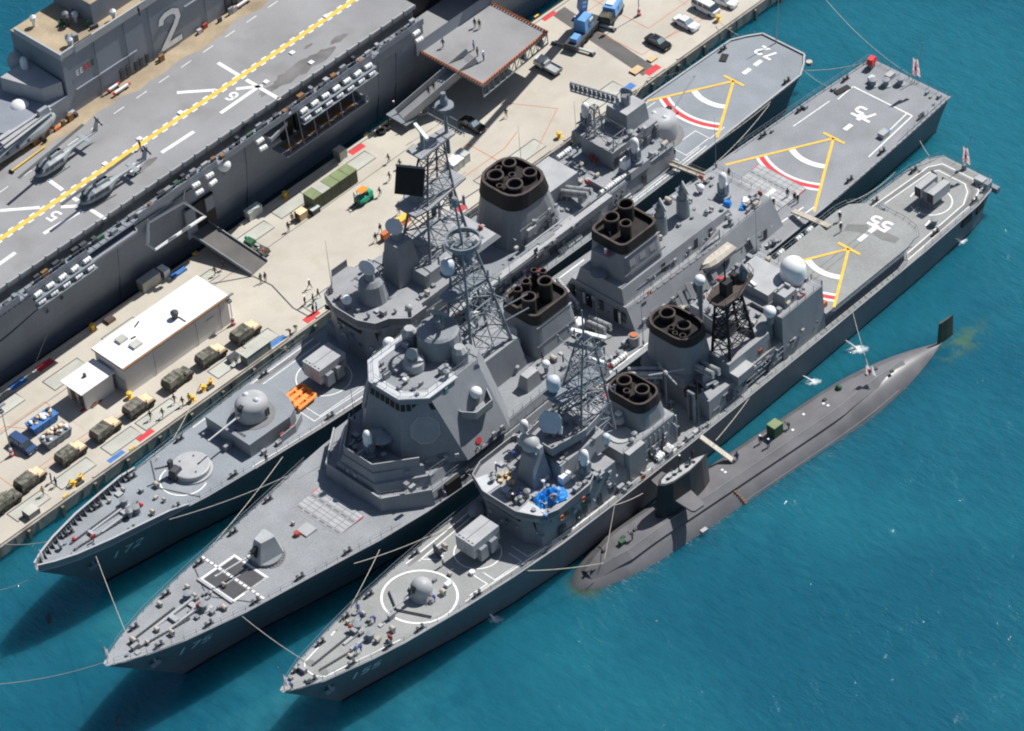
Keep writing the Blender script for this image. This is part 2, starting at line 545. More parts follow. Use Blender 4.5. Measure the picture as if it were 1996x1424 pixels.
def patch(colour, px, py, lx=2.6, ly=1.15):
    q = PF.l(px, py, PZ)
    mb = MB(colour)
    mb.quad(pz(q.x - lx / 2, q.y - ly / 2, .016), pz(q.x + lx / 2, q.y - ly / 2, .016), pz(q.x + lx / 2, q.y + ly / 2, .016), pz(q.x - lx / 2, q.y + ly / 2, .016))
    mb.build('painted_patch', pier)
for c, px, py in (('red', 285, 849), ('blue', 228, 891), ('red', 608, 617), ('red', 695, 290), ('red', 1069, 30), ('red', 1272, 136), ('blue', 1223, 172), ('blue', 35, 747), ('red', 88, 711), ('blue', 543, 665), ('red', 893, 410), ('red', 168, 794)):
    patch(c, px, py, *((2.2, .6) if (px, py) == (168, 794) else (2.8, 1.25)))

# ---------------------------------------------------------------- assault ship across the pier
EF = Frame(0, 51.4, 1.3)
EZ = 19.0
lhd = thing('assault_ship', 'long grey assault ship with a flight deck, moored beyond the pier', 'warship', (0, 51.4, 0), rad(1.3))
m = MB('ldeck')
dk = [(-150, 0), (34, 0), (34, 8), (50.6, 8), (50.6, 0), (110, 0), (110, 36), (-150, 36)]
m.prism(dk, EZ - .55, EZ, bottom=True)
m.build('flight_deck', lhd)
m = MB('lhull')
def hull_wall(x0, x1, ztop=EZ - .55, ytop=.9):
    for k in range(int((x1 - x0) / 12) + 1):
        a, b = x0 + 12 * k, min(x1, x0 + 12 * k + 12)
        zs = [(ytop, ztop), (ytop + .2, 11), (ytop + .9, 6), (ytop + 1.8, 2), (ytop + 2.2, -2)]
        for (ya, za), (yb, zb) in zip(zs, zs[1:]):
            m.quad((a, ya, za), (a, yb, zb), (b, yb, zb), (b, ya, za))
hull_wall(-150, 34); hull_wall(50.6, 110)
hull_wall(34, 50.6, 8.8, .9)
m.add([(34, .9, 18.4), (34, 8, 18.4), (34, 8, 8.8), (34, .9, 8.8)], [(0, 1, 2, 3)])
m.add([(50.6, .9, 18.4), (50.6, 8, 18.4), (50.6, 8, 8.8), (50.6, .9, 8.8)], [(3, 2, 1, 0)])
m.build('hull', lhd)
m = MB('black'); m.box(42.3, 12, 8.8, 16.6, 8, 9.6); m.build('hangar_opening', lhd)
m = MB('dark')
for x in (-64, -27.5, -1.8, 26, 29.8, 70):
    m.tube([(x, .86, 17), (x, 1.1, 11), (x + .1, 2.0, 5), (x + .1, 2.95, .2)], .07, 4)
m.tube([(-80, 1.6, 6.6), (-48, 1.25, 9.4), (-32, 1.05, 12.4)], .1, 4)
m.tube([(-24, 1.0, 13.2), (-12, 1.0, 12.9)], .1, 4)
for x, z in ((-41.5, 9), (-38.6, 9.6), (20.3, 14.6)):
    m.ball((x, 1.0, z), .32, 8, 1, .3, 1)
for i in range(12):
    m.box(-50.5 + i * .95, .95, 13.6, .55, .2, .7)
m.build('weld_seam', lhd)
# deck edge catwalk
m = MB('lgrey')
for a, b in ((-150, 33.8), (50.8, 110)):
    m.box((a + b) / 2, .12, EZ - .35, b - a, .18, .5)
for i in range(60):
    x = -110 + i * 2.4
    if x < 33: m.box(x, .1, EZ - .3, .25, .3, .62)
m.build('deck_coaming', lhd)
m = MB('lhull')
m.box(-58, -.9, 16.6, 183, 2.0, .14)
for a, b in ((-150, -47.4), (-46, -34.8), (-25, -9.5), (-8, 5), (5.6, 22.4), (24, 33.5)):
    m.box((a + b) / 2, -1.9, 16.7, b - a, .1, 1.05)
m.use('dark').box(-58, .0, 16.75, 182, .1, 1.6)
for i in range(120):
    m.use('mast').box(-110 + i * 1.2, -.9, 16.75, .08, 1.8, .08)
m.build('catwalk', lhd)
m = MB('mast')
for i in range(100):
    x = -90 + i * 1.25
    if x < 33: m.tube([(x, -1.9, 17.7), (x, -1.9, 18.5)], .03, 4)
m.tube([(-100, -1.9, 18.45), (33, -1.9, 18.45)], .03, 4)
m.build('railing', lhd)
random.seed(3)
for i in range(46):
    x = -49 + i * 1.8 + random.uniform(-.5, .5)
    mb = MB(random.choice(['lgrey', 'grey', 'dark', 'dgreen', 'brown', 'grey', 'dark', 'lhull']))
    mb.box(x, random.uniform(-1.4, -.5), 16.75, random.uniform(.5, 1.3), random.uniform(.4, .8), random.uniform(.5, 1.5), taper=.95)
    mb.build('catwalk_locker', lhd)
# life raft canisters in pairs on racks
canp = MB('white'); canp.tube([(-.62, 0, 0), (.62, 0, 0)], .36, 10)
canp.use('lgrey'); canp.tube([(-.3, 0, 0), (-.24, 0, 0)], .39, 10); canp.tube([(.24, 0, 0), (.3, 0, 0)], .39, 10)
can = canp.build('life_raft_canister', lhd, smooth=False)
first = True
for x in [7.6 + i * 2.25 for i in range(7)] + [-44.6 + i * 2.3 for i in range(5)] + [31.4, -1.4, -11.5, -14.2]:
    for y, z in ((-2.35, 16.4), (-2.85, 15.3)):
        o = can if first else dup(can, parent=lhd)
        first = False
        o.location = (x, y, z)
        o.rotation_euler = (0, 0, random.uniform(-.12, .12))
m = MB('mast')
for a, b in ((6.5, 22.2), (-45.6, -34.4)):
    m = MB('mast'); m.box((a + b) / 2, -2.6, 15.9, b - a, .9, .08); m.box((a + b) / 2, -2.9, 14.8, b - a, .9, .08)
    for i in range(int((b - a) / 1.15)):
        m.tube([(a + i * 1.15, -3.2, 14.8), (a + i * 1.15, -1.9, 16.7)], .05, 4)
    m.build('raft_rack', lhd)
# boat gallery below the forward rafts: dark bays and gratings
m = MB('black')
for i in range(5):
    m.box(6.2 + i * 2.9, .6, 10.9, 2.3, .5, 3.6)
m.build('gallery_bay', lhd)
m = MB('lhull')
m.box(11.5, -1.0, 10.4, 17, 3.4, .2); m.box(19.5, -1.2, 10.6, .2, 3.2, 1.2)
m.use('mast')
for i in range(7):
    m.tube([(4 + i * 2.7, -2.5, 10.5), (4 + i * 2.7, -1.9, 16.6)], .09, 5)
m.tube([(3.5, -2.6, 11.5), (20, -2.6, 11.5)], .06, 4)
m.build('boat_gallery', lhd)
m = MB('brown')
for i in range(6):
    m.box(5.1 + i * 2.45, -1.1, 10.62, 1.9, 2.4, .05)
m.build('deck_grating', lhd)
m = MB('lhull')
m.prism([(22.5, -.6), (27, -1.5), (33.6, -1.5), (33.6, .9), (22.5, .9)], 14.6, 16.7, bottom=True)
m.build('sponson', lhd)
# lower sponsons
def sponson(pts, z, hh=.9, floor='lhull'):
    mb = MB(floor)
    P = [EF.l(px, py, z) for px, py in pts]
    P = [(p.x, p.y) for p in P]
    mb.prism(P, z - .5, z, bottom=True)
    mb.use('lgrey')
    for a, b in zip(P, P[1:]):
        L = math.hypot(b[0] - a[0], b[1] - a[1])
        mb.box((a[0] + b[0]) / 2, (a[1] + b[1]) / 2, z, L, .12, hh, math.atan2(b[1] - a[1], b[0] - a[0]))
    mb.build('sponson', lhd)
sponson([(152, 492), (172, 518), (268, 452), (250, 424)], 15.4, .35)
sponson([(258, 405), (262, 424), (330, 392), (362, 357), (350, 345)], 15.8, 1.1)
sponson([(505, 262), (528, 272), (560, 240), (548, 222)], 15.2, .3)
m = MB('white')
fp = [EF.l(px, py, z) for px, py, z in ((288, 433, 12.2), (358, 393, 12.2), (400, 421, 9.2), (302, 486, 9.2), (288, 476, 9.6), (288, 433, 12.2))]
m.tube(fp, .27, 6)
m.tube([fp[1], (fp[1].x + 1, 1, 13.5)], .08, 5); m.tube([fp[0], (fp[0].x, 1, 13)], .08, 5)
m.build('boat_boom_frame', lhd)
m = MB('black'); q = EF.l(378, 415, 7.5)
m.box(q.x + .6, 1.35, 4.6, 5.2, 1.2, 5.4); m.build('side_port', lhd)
m = MB('lhull'); m.box(q.x - 1.7, .7, 4.8, 1.9, .35, 5.2); m.box(q.x + 2.2, .7, 7.5, 1.6, .35, 2.4); m.build('port_door', lhd)
for px, py, z, rr in ((432, 318, 15.5, 1.05),):
    q = EF.l(px, py, z)
    mb = MB('white'); mb.ball((q.x, -1.3, z), rr, 14); mb.use('grey').tube([(q.x, -1.3, z - 1.6), (q.x, -1.3, z - .6)], .45, 8)
    mb.build('radome', lhd)
# aircraft elevator lowered to the hangar deck
m = MB('ldeck')
ez = 9.0
m.prism([(34.8, -12.3), (50.6, -11.0), (50.6, 7.6), (34.8, 7.6)], ez - .4, ez, bottom=True)
m.build('elevator_platform', lhd)
m = MB('mast')
for y, zb in ((-11.9, ez - 2.2),):
    m.tube([(34.8, -12.2, zb), (50.6, -10.9, zb)], .14, 5)
    for i in range(13):
        x = 34.8 + i * 1.316
        yy = -12.2 + i * .108
        m.tube([(x, yy, zb), (x, yy, ez - .3)], .1, 4)
        if i < 12: m.tube([(x, yy, zb), (x + 1.316, yy + .108, ez - .3)], .07, 4)
for x in (37, 41, 45, 49):
    m.box(x, -2, ez - 1.9, .3, 19, 1.5)
m.build('elevator_truss', lhd)
m = MB('orange2')
for a, b in (((34.85, -12.2), (34.85, 2)), ((34.8, -12.25), (50.5, -10.95)), ((50.5, -11), (50.5, 4))):
    k = 26
    for i in range(k):
        x, y = a[0] + (b[0] - a[0]) * i / k, a[1] + (b[1] - a[1]) * i / k
        m.box(x, y, ez, .28, .28, .35)
    m.tube([(a[0], a[1], ez + .4), (b[0], b[1], ez + .4)], .05, 4)
m.build('elevator_guard_net', lhd)
# island
m = MB('lhull')
m.prism(rect(-16.6, 90, 21.6, 33), EZ, 29.2, top='sand')
m.prism([(-27.6, 21.2), (-16.6, 21.6), (-16.6, 33), (-26, 33), (-28.6, 31), (-29.2, 26), (-28.8, 23)], EZ, 22.6)
m.prism(rect(-8, 60, 24, 33), 29.2, 33, top='sand')
m.build('island', lhd)
m = MB('lgrey')
m.box(30, 21.55, 28.9, 88, .3, 1.3)
m.box(-16.7, 26.5, 29.2, .3, 10.5, 1.1); m.box(-13.6, 21.6, 29.2, 6.2, .3, 1.0)
m.use('lhull')
for x in (-10.4, -4.6, .2, 11, 16.6):
    m.box(x, 21.52, 19.3, .12, .1, 9.2)
m.box(20, 21.5, 24.6, 26, .35, .2); m.box(-9, 21.5, 22.6, 12, .3, .15)
m.build('island_ledge', lhd)
m = MB('dark')
for x, wd, z0, hh in ((15.2, 1.0, 19.2, 2.4), (16.6, 1.0, 19.2, 2.4), (-6.4, .7, 19.4, 1.7), (-5.2, .7, 19.4, 1.7), (-3.6, .6, 19.4, 1.7), (-2.6, .6, 19.4, 1.7), (-1.4, .6, 19.4, 1.7), (-22, .9, 19.2, 2.0)):
    m.box(x, 21.46, z0, wd, .2, hh)
m.build('island_door', lhd)
for dx, dz, c in ((.14, -.1, 'black'), (0, 0, 'paintw')):
    mb = MB(c)
    for pl in DIG['2']:
        paint2d(mb, [(p[0] * 6.0, p[1] * 5.6) for p in pl], .95, lambda a, b: (2.0 + dx + a, 21.5 - (.06 if c == 'black' else .09), 19.9 + dz + b))
    mb.build('hull_number', lhd)
for i, c in enumerate(('paintw', 'paintw', 'red', 'red', 'dgreen')):
    mb = MB(c); digits(mb, 'E', .8, .2, lambda a, b: (-14.4 + i * .75 + a, 21.5, 25.0 + b)); mb.build('award_letter', lhd)
m = MB('white'); q = EF.l(41, 218, 21.2)
m.ball((q.x, q.y, 21.6), 1.75, 18); m.use('lgrey').lathe(q.x, q.y, [(1.15, EZ), (1.15, 20.6)], 14); m.build('radome', lhd)
q = EF.l(36, 120, 24)
m = MB('lgrey'); m.ball((q.x, q.y, 24.2), 1.7, 16); m.build('radome', lhd)
def ciws_shape(x, y, z, rz=math.pi, base='mast'):
    a = MB(base)
    a.lathe(x, y, [(1.15, z), (1.15, z + .5), (.8, z + .55), (.8, z + 1.1)], 12)
    c, s_ = math.cos(rz), math.sin(rz)
    for q_ in (-.62, .62):
        a.box(x - s_ * q_, y + c * q_, z + 1.0, .9, .25, 1.5, rz)
    a.box(x + c * .1, y + s_ * .1, z + 1.1, 1.3, .9, .9, rz)
    a.tube([(x + c * .5, y + s_ * .5, z + 1.7), (x + c * 2.0, y + s_ * 2.0, z + 1.85)], .13, 6)
    b = MB('white')
    b.lathe(x, y, [(.56, z + 1.9), (.60, z + 2.3), (.62, z + 3.6), (.56, z + 4.0), (.42, z + 4.3), (.2, z + 4.48), (.01, z + 4.54)], 16)
    for q_ in (-.5, .5):
        b.box(x - s_ * q_, y + c * q_, z + 1.8, .35, .3, 1.1, rz)
    return a, b
def ciws(ship, x, y, z, rz=math.pi):
    a, b = ciws_shape(x, y, z, rz)
    g = a.build('close_in_gun', ship)
    b.build('gun_radome', g, smooth=True)
q = EF.l(54, 158, 22.6)
ciws(lhd, q.x, q.y, 22.6)
# island top: mast legs, gun tub, aerials
m = MB('mast')
for a, b in (((8, 26, 29.2), (11, 28, 44)), ((14, 25, 29.2), (12, 28, 44)), ((10, 32, 29.2), (11.5, 28, 44)), ((-4, 25, 29.2), (4, 29, 44)), ((-2, 31, 29.2), (4, 29, 44)), ((2, 24.4, 29.2), (5, 29, 42))):
    m.tube([a, b], .3, 6)
m.build('lattice_mast', lhd)
random.seed(11)
for i in range(40):
    mb = MB(random.choice(['lgrey', 'grey', 'dark', 'mast', 'dome', 'white', 'dgreen']))
    x, y = random.uniform(-15, 16), random.uniform(22.2, 31)
    if random.random() < .5: mb.box(x, y, 29.2, random.uniform(.4, 1.4), random.uniform(.4, 1), random.uniform(.5, 1.7), random.uniform(0, 3))
    else: mb.lathe(x, y, [(.25, 29.2), (.25, 30.2), (.5, 30.3), (.5, 30.9), (.05, 31.3)], 8)
    mb.build('deck_equipment', lhd)
for i in range(26):
    mb = MB(random.choice(['dred', 'brown', 'orange2', 'dark', 'grey', 'lgrey']))
    mb.box(random.choice([random.uniform(-27, -16), random.uniform(-1, 16)]), random.uniform(20.4, 21.3), EZ, random.uniform(.4, 1), random.uniform(.3, .6), random.uniform(.4, 1.3))
    mb.build('island_locker', lhd)
m = MB('lgrey'); m.prism([(-20, 23), (-17, 22), (-16.7, 30), (-22, 30)], 22.6, 25.2); m.build('deckhouse', lhd)
m = MB('lgrey'); q = EF.l(103, 145, 22.6); m.ball((q.x, q.y, 23.4), .9, 8, 1, 1, .9); m.build('covered_launcher', lhd)
# flight deck paint
def ez_(x, y, dz=.012):
    return (x, y, EZ + dz)
def epx(pts):
    return [(p.x, p.y) for p in (EF.l(px, py, EZ) for px, py in pts)]
mb = MB('yellow'); paint2d(mb, [(-150, 8.15), (110, 8.5)], .75, lambda a, b: ez_(a, b, .014)); mb.build('centre_line', lhd)
mb = MB('paintw')
for i in range(100):
    x = -110 + i * 2.0
    yy = 8.15 + (x + 150) * .35 / 260
    if x < 100:
        paint2d(mb, [(x, yy + .52), (x + 1.0, yy + .52)], .26, ez_); paint2d(mb, [(x + 1, yy - .52), (x + 2, yy - .52)], .26, ez_)
for i in range(40):
    x = -100 + i * 4.6
    paint2d(mb, [(x, 17.0 + x * .02), (x + 2.1, 17.0 + (x + 2.1) * .02)], .13, ez_)
mb.build('deck_marking', lhd)
mb = MB('paintw')
for pts in (((425, 122), (468, 148)), ((480, 155), (545, 193)), ((345, 180), (420, 175)), ((460, 173), (512, 167)), ((430, 220), (502, 170)), ((315, 297), (378, 256)), ((0, 410), (77, 404)), ((119, 403), (152, 401)),
            ((93, 349), (122, 370)), ((141, 384), (152, 391)), ((175, 407), (205, 426)), ((85, 455), (160, 410)), ((-25, 531), (30, 492)), ((-60, 330), (-20, 352))):
    paint2d(mb, epx(pts), .62, ez_)
mb.build('landing_spot_bar', lhd)
for ch, px, py, h in (('5', 106, 420, 2.0), ('6', 452, 187, 1.9)):
    q = EF.l(px, py, EZ)
    mb = MB('paintw'); digits(mb, ch, h, .38, lambda a, b: ez_(q.x + .9 - b, q.y - .6 + a, .016)); mb.build('spot_number', lhd)
mb = MB('sand')
random.seed(5)
edge = [(-34 + i * 2.5, 18.4 + random.uniform(-.7, .7) + (1.2 if i < 4 else 0)) for i in range(27)]
mb.add([ez_(x, y, .004) for x, y in edge] + [ez_(x, 21.6, .004) for x, y in edge], [(i, i + 1, 27 + i + 1, 27 + i) for i in range(26)])
mb.build('worn_deck_strip', lhd)
mb = MB('dark')
random.seed(9)
MATS['scuff'] = mat('scuff', (.17, .165, .165), .9, .25, .4)
mb = MB('scuff')
for px, py, rr in ((590, 130, 3.2), (560, 150, 2.6), (620, 112, 2.6), (525, 175, 1.6), (280, 325, 1.3), (290, 316, 1.1), (660, 75, 1.4), (600, 90, .7), (480, 235, .6)):
    q = EF.l(px, py, EZ)
    o = [ez_(q.x + rr * random.uniform(.7, 1.1) * math.cos(a) * 1.4, q.y + rr * random.uniform(.6, 1.05) * math.sin(a) * .55, .006 + .0004 * len(mb.f)) for a in (2 * math.pi * i / 18 for i in range(18))]
    mb.add(o, [tuple(range(18))])
mb.build('scorch_mark', lhd)
random.seed(21)
mb = MB('paintw')
for px, py in ((636, 32), (570, 103), (607, 122), (519, 160), (262, 334), (272, 271), (352, 220), (205, 320)):
    q = EF.l(px, py, EZ); mb.box(q.x, q.y, EZ, .75, .75, .18)
mb.build('deck_light', lhd)
# ---------------------------------------------------------------- warships: common pieces
class Ship:
    def __init__(s, name, label, cat, x, y, deg, st, deckmat):
        s.f = Frame(x, y, deg)
        s.o = thing(name, label, cat, (x, y, 0), rad(deg))
        s.st, s.dm = st, deckmat            # stations: x deck, half breadth deck, z deck, x waterline, half breadth waterline
    def l(s, px, py, z):
        return s.f.l(px, py, z)
    def w(s, x, y, z):
        return s.f.w(x, y, z)
    def ip(s, x, k):
        st = s.st
        for a, b in zip(st, st[1:]):
            if x <= b[0]:
                t = max(0, (x - a[0]) / (b[0] - a[0]))
                return a[k] + (b[k] - a[k]) * t
        return st[-1][k]
    def zd(s, x):
        return s.ip(x, 2)
    def hb(s, x):
        return s.ip(x, 1)
    def side(s, i, t):
        "point of the near side, station i (float), t = 0 at deck .. 1 at waterline"
        k = min(int(i), len(s.st) - 2); q = i - k
        a = [s.st[k][j] + (s.st[k + 1][j] - s.st[k][j]) * q for j in range(5)]
        e = (1 - t) ** 1.5
        return (a[3] + (a[0] - a[3]) * (1 - t), a[4] + (a[1] - a[4]) * e, a[2] * (1 - t))
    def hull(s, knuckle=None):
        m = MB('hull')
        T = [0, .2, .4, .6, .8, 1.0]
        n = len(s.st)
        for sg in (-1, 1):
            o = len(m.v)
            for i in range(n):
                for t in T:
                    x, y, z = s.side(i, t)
                    m.v.append((x, sg * y, z))
                x, y, z = s.side(i, 1.0)
                m.v.append((x + .3, sg * y * .97, -2.5))
            k = len(T) + 1
            for i in range(n - 1):
                for j in range(k - 1):
                    q = (o + i * k + j, o + i * k + j + 1, o + (i + 1) * k + j + 1, o + (i + 1) * k + j)
                    m.cur = 'hull' if j < k - 3 else ('hull' if j < k - 2 else 'black')
                    m.face(q if sg < 0 else q[::-1])
        m.cur = 'hull'
        L = s.st[-1]; k = len(T) + 1; a = (n - 1) * k; b = a + n * k
        for j in range(k - 1):
            m.face((a + j, a + j + 1, b + j + 1, b + j))
        m.smooth = False
        m.build('hull', s.o)
        # boot topping line
        m = MB('black')
        for i in range(n - 1):
            p0, p1 = s.side(i, .955), s.side(i + 1, .955); q0, q1 = s.side(i, 1.0), s.side(i + 1, 1.0)
            m.quad((p0[0], -p0[1] - .03, p0[2]), (q0[0], -q0[1] - .03, q0[2] - .05), (q1[0], -q1[1] - .03, q1[2] - .05), (p1[0], -p1[1] - .03, p1[2]))
        m.build('boot_topping', s.o)
        m = MB(s.dm)
        o = 0
        for a in s.st:
            m.v += [(a[0], -a[1], a[2]), (a[0], a[1], a[2])]
        for i in range(n - 1):
            m.face((2 * i, 2 * i + 2, 2 * i + 3, 2 * i + 1))
        m.build('deck', s.o)
        m = MB('lgrey')
        for sg in (-1, 1):
            m.tube([(a[0], sg * a[1], a[2] + .03) for a in s.st], .1, 5)
        m.build('deck_edge_bar', s.o)
    def on(s, x, y, dz=.03):
        return (x, y, s.zd(x) + dz)
    def paint(s, colour, jobs, z=None, dz=.03, name='deck_marking'):
        mb = MB(colour)
        for poly, wd, closed in jobs:
            paint2d(mb, poly, wd, (lambda a, b: (a, b, z + dz)) if z is not None else (lambda a, b: s.on(a, b, dz)), step=1.0, closed=closed)
        return mb.build(name, s.o)
    def ring(s, cx, cy, r_, a0=0, a1=360, n=40):
        return [(cx + r_ * math.cos(rad(a0 + (a1 - a0) * i / n)), cy + r_ * math.sin(rad(a0 + (a1 - a0) * i / n))) for i in range(n + (0 if a1 - a0 >= 360 else 1))]
    def number(s, txt, x0, z0, h, w):
        "pennant number on the near side of the bow"
        def to3(u_, v_):
            X, Z = x0 + u_, z0 + v_
            best = None
            for k in range(0, 4 * (len(s.st) - 1) + 1):
                i = k / 4
                t = 1 - Z / (s.st[min(int(i), len(s.st) - 1)][2] + (i - int(i)) * (s.st[min(int(i) + 1, len(s.st) - 1)][2] - s.st[min(int(i), len(s.st) - 1)][2]))
                p = s.side(min(i, len(s.st) - 1.001), max(0, min(1, t)))
                if best and best[0] <= X <= p[0]:
                    q = (X - best[0]) / max(1e-6, p[0] - best[0])
                    return (X, -(best[1] + (p[1] - best[1]) * q) - .08, Z)
                best = p
            return (X, -best[1] - .08, Z)
        mb = MB('paintw')
        digits(mb, txt, h, w, to3, gap=1.0, slant=.12)
        mb.build('bow_number', s.o)
    def rail(s, pts, z=None, hh=1.05, mt='mast', name='railing', closed=False):
        mb = MB(mt)
        P = [Vector((p[0], p[1], (z if z is not None else s.zd(p[0])))) for p in pts]
        if closed: P.append(P[0])
        for a, b in zip(P, P[1:]):
            L = (b - a).length; k = max(1, int(L / 1.7))
            for i in range(k):
                q = a + (b - a) * (i / k)
                mb.tube([q, q + Vector((0, 0, hh))], .035, 4, caps=False)
            for hz_ in (hh, hh * .5):
                mb.tube([a + Vector((0, 0, hz_)), b + Vector((0, 0, hz_))], .028, 4, caps=False)
        return mb.build(name, s.o)
    def bulwark(s, pts, z, hh=1.1, th=.12, mt='grey', lip='lgrey', parent=None):
        mb = MB(mt)
        for a, b in zip(pts, pts[1:]):
            L = math.hypot(b[0] - a[0], b[1] - a[1])
            rz = math.atan2(b[1] - a[1], b[0] - a[0])
            mb.box((a[0] + b[0]) / 2, (a[1] + b[1]) / 2, z, L + th * .5, th, hh, rz, top=lip)
        return mb.build('bulwark', parent or s.o)
    def block(s, name, pb, zb, pt, zt, top='roof', m='grey', parent=None):
        mb = MB(m); mb.fr(pb, zb, pt, zt, top=top)
        return mb.build(name, parent or s.o)
    def radome(s, x, y, z, r_, hh, colour='white', ped=.8, name='radome', pr=.55):
        mb = MB(colour)
        mb.smooth = True
        prof = [(r_ * .82, z), (r_, z + .25 * hh)] + [(r_ * math.cos(a), z + hh - r_ * .95 + r_ * .95 * math.sin(a)) for a in (rad(8 + 82 * i / 7) for i in range(8))]
        prof[-1] = (.01, prof[-1][1])
        mb.lathe(x, y, prof, 18)
        mb.smooth = False
        if ped:
            mb.use('grey').lathe(x, y, [(r_ * pr, z - ped), (r_ * pr, z)], 12)
        return mb.build(name, s.o)
    def ball(s, x, y, z, r_, ped=.8, colour='white'):
        mb = MB(colour); mb.ball((x, y, z), r_, 16, m=10)
        mb.use('grey').lathe(x, y, [(r_ * .5, z - r_ - ped), (r_ * .55, z - r_ * .7)], 10)
        return mb.build('radome', s.o)
    def funnel(s, pb, zb, pt, zt, cap, pipes, front='grey'):
        "body, black cap with a hollow top, exhaust pipes: (x, y, radius, height)"
        n = len(pb)
        q = (zt - cap - zb) / (zt - zb)
        pm = [(a[0] + (b[0] - a[0]) * q, a[1] + (b[1] - a[1]) * q) for a, b in zip(pb, pt)]
        mb = MB('grey'); mb.fr(pb, zb, pm, zt - cap)
        f_ = mb.build('funnel', s.o)
        cx, cy = sum(p[0] for p in pt) / n, sum(p[1] for p in pt) / n
        def grow(p, k): return [(cx + (a[0] - cx) * k, cy + (a[1] - cy) * k) for a in p]
        mb = MB('black')
        o = len(mb.v)
        po, pi_ = grow(pt, 1.05), grow(pt, .95)
        pmo = grow(pm, 1.045)
        for P, z in ((pmo, zt - cap), (po, zt), (pi_, zt), (grow(pi_, .99), zt - .8)):
            mb.v += [(p[0], p[1], z) for p in P]
        for L in range(3):
            if L == 1: mb.use('rust')
            else: mb.use('black')
            for i in range(n):
                j = (i + 1) % n
                mb.face((o + L * n + i, o + L * n + j, o + (L + 1) * n + j, o + (L + 1) * n + i))
        mb.use('soot'); mb.face([o + 3 * n + i for i in range(n)])
        mb.use('black'); mb.face([o + n - 1 - i for i in range(n)])
        mb.build('funnel_cap', f_)
        for x, y, rr, hh in pipes:
            mb = MB('soot')
            mb.smooth = True
            mb.lathe(x, y, [(rr, zt - .8), (rr, zt + hh - .25)], 18, cap=False)
            mb.use('rust').lathe(x, y, [(rr * 1.06, zt + hh - .3), (rr * 1.06, zt + hh), (rr * .86, zt + hh), (rr * .84, zt + hh - .3)], 18, cap=False)
            mb.use('black').lathe(x, y, [(rr * .84, zt + hh - .3), (rr * .8, zt - .6)], 18)
            mb.build('exhaust_pipe', f_)
        return f_
    def lattice(s, base, z0, top, z1, tiers, r_=.16, mt='mast', parent=None, name='lattice_mast', rb=.085):
        mb = MB(mt)
        n = len(base)
        def P(i, t):
            t2 = t / tiers
            return Vector((base[i][0] + (top[i][0] - base[i][0]) * t2, base[i][1] + (top[i][1] - base[i][1]) * t2, z0 + (z1 - z0) * t2))
        for i in range(n):
            mb.tube([P(i, 0), P(i, tiers)], r_, 6, r1=r_ * .75)
            j = (i + 1) % n
            for t in range(tiers):
                a, b, c, d = P(i, t), P(j, t), P(i, t + 1), P(j, t + 1)
                mb.tube([c, d], rb, 4, caps=False)
                mb.tube([a, d], rb * .8, 4, caps=False); mb.tube([b, c], rb * .8, 4, caps=False)
        return mb.build(name, parent or s.o)
    def harpoon(s, x, y, z, rz, up=.36, L=4.7):
        "four missile canisters in two pairs on a raised frame, axis along rz"
        c, q = math.cos(rz), math.sin(rz)
        mb = MB('grey')
        for k in (-1.3, .9):
            mb.box(x + c * k, y + q * k, z, .25, 1.5, .9 + (k + 1.3) * up, rz)
        mb.box(x, y, z, 3.4, 1.9, .18, rz)
        b = mb.build('missile_launcher', s.o)
        for dy, dz in ((-.5, 0), (.5, 0), (-.5, .66), (.5, .66)):
            t = MB('lgrey')
            a0 = Vector((x - q * dy - c * L / 2, y + c * dy - q * L / 2, z + .7 + dz))
            a1 = a0 + Vector((c * L, q * L, L * up))
            t.tube([a0, a1], .30, 9)
            t.use('mast')
            for k in (.12, .4, .68, .95):
                p_ = a0 + (a1 - a0) * k
                t.tube([p_, p_ + (a1 - a0) * .02], .34, 9)
            t.build('launch_canister', b)
    def boxlauncher(s, x, y, z, rz=math.pi, L=5.0, wd=3.3, hh=2.5, leg=1.5):
        c, q = math.cos(rz), math.sin(rz)
        mb = MB('grey'); mb.lathe(x, y, [(1.5, z), (1.3, z + .5), (1.1, z + leg)], 14)
        mb.box(x - c * .5, y - q * .5, z + .5, 2.6, 2.6, leg - .3, rz)
        b = mb.build('rocket_launcher', s.o)
        for k in (-1, 1):
            t = MB('lgrey')
            ox, oy = x - q * k * wd / 4, y + c * k * wd / 4
            t.box(ox, oy, z + leg, L, wd / 2 - .08, hh, rz)
            t.use('dark')
            t.box(ox - c * .0, oy, z + leg + hh * .5, L * .98, wd / 2 - .02, .06, rz)
            for j in (-.35, .35):
                t.box(ox + c * (L / 2 - .35) - q * j, oy + q * (L / 2 - .35) + c * j, z + leg + hh, .12, .36, .06, rz)
            t.build('launcher_cell', b)
        t = MB('grey')
        for k, dx in ((1, -.9), (1, 1.0)):
            t.box(x - q * (wd / 2 + .25) * (1 if q * 0 == 0 else 1) + c * dx, y + c * (wd / 2 + .25) + q * dx, z + leg - .7, 1.4, .6, 2.0, rz, taper=.85)
        t.build('launcher_door', b)
        return b
    def director(s, x, y, z, rz, r_=1.25, tilt=.25, colour='dome', ped=1.6):
        "fire control radar: pedestal, yoke and dish facing rz"
        d = Vector((math.cos(rz) * math.cos(tilt), math.sin(rz) * math.cos(tilt), math.sin(tilt)))
        side_ = Vector((-math.sin(rz), math.cos(rz), 0))
        upv = d.cross(side_) * -1
        mb = MB('grey')
        mb.lathe(x, y, [(.75, z), (.6, z + ped), (.6, z + ped + .3)], 12)
        c = Vector((x, y, z + ped + 1.0))
        for k in (-.55, .55):
            mb.bx(c + side_ * k - Vector((0, 0, .4)), (d, side_, (0, 0, 1)), (.35, .1, .8))
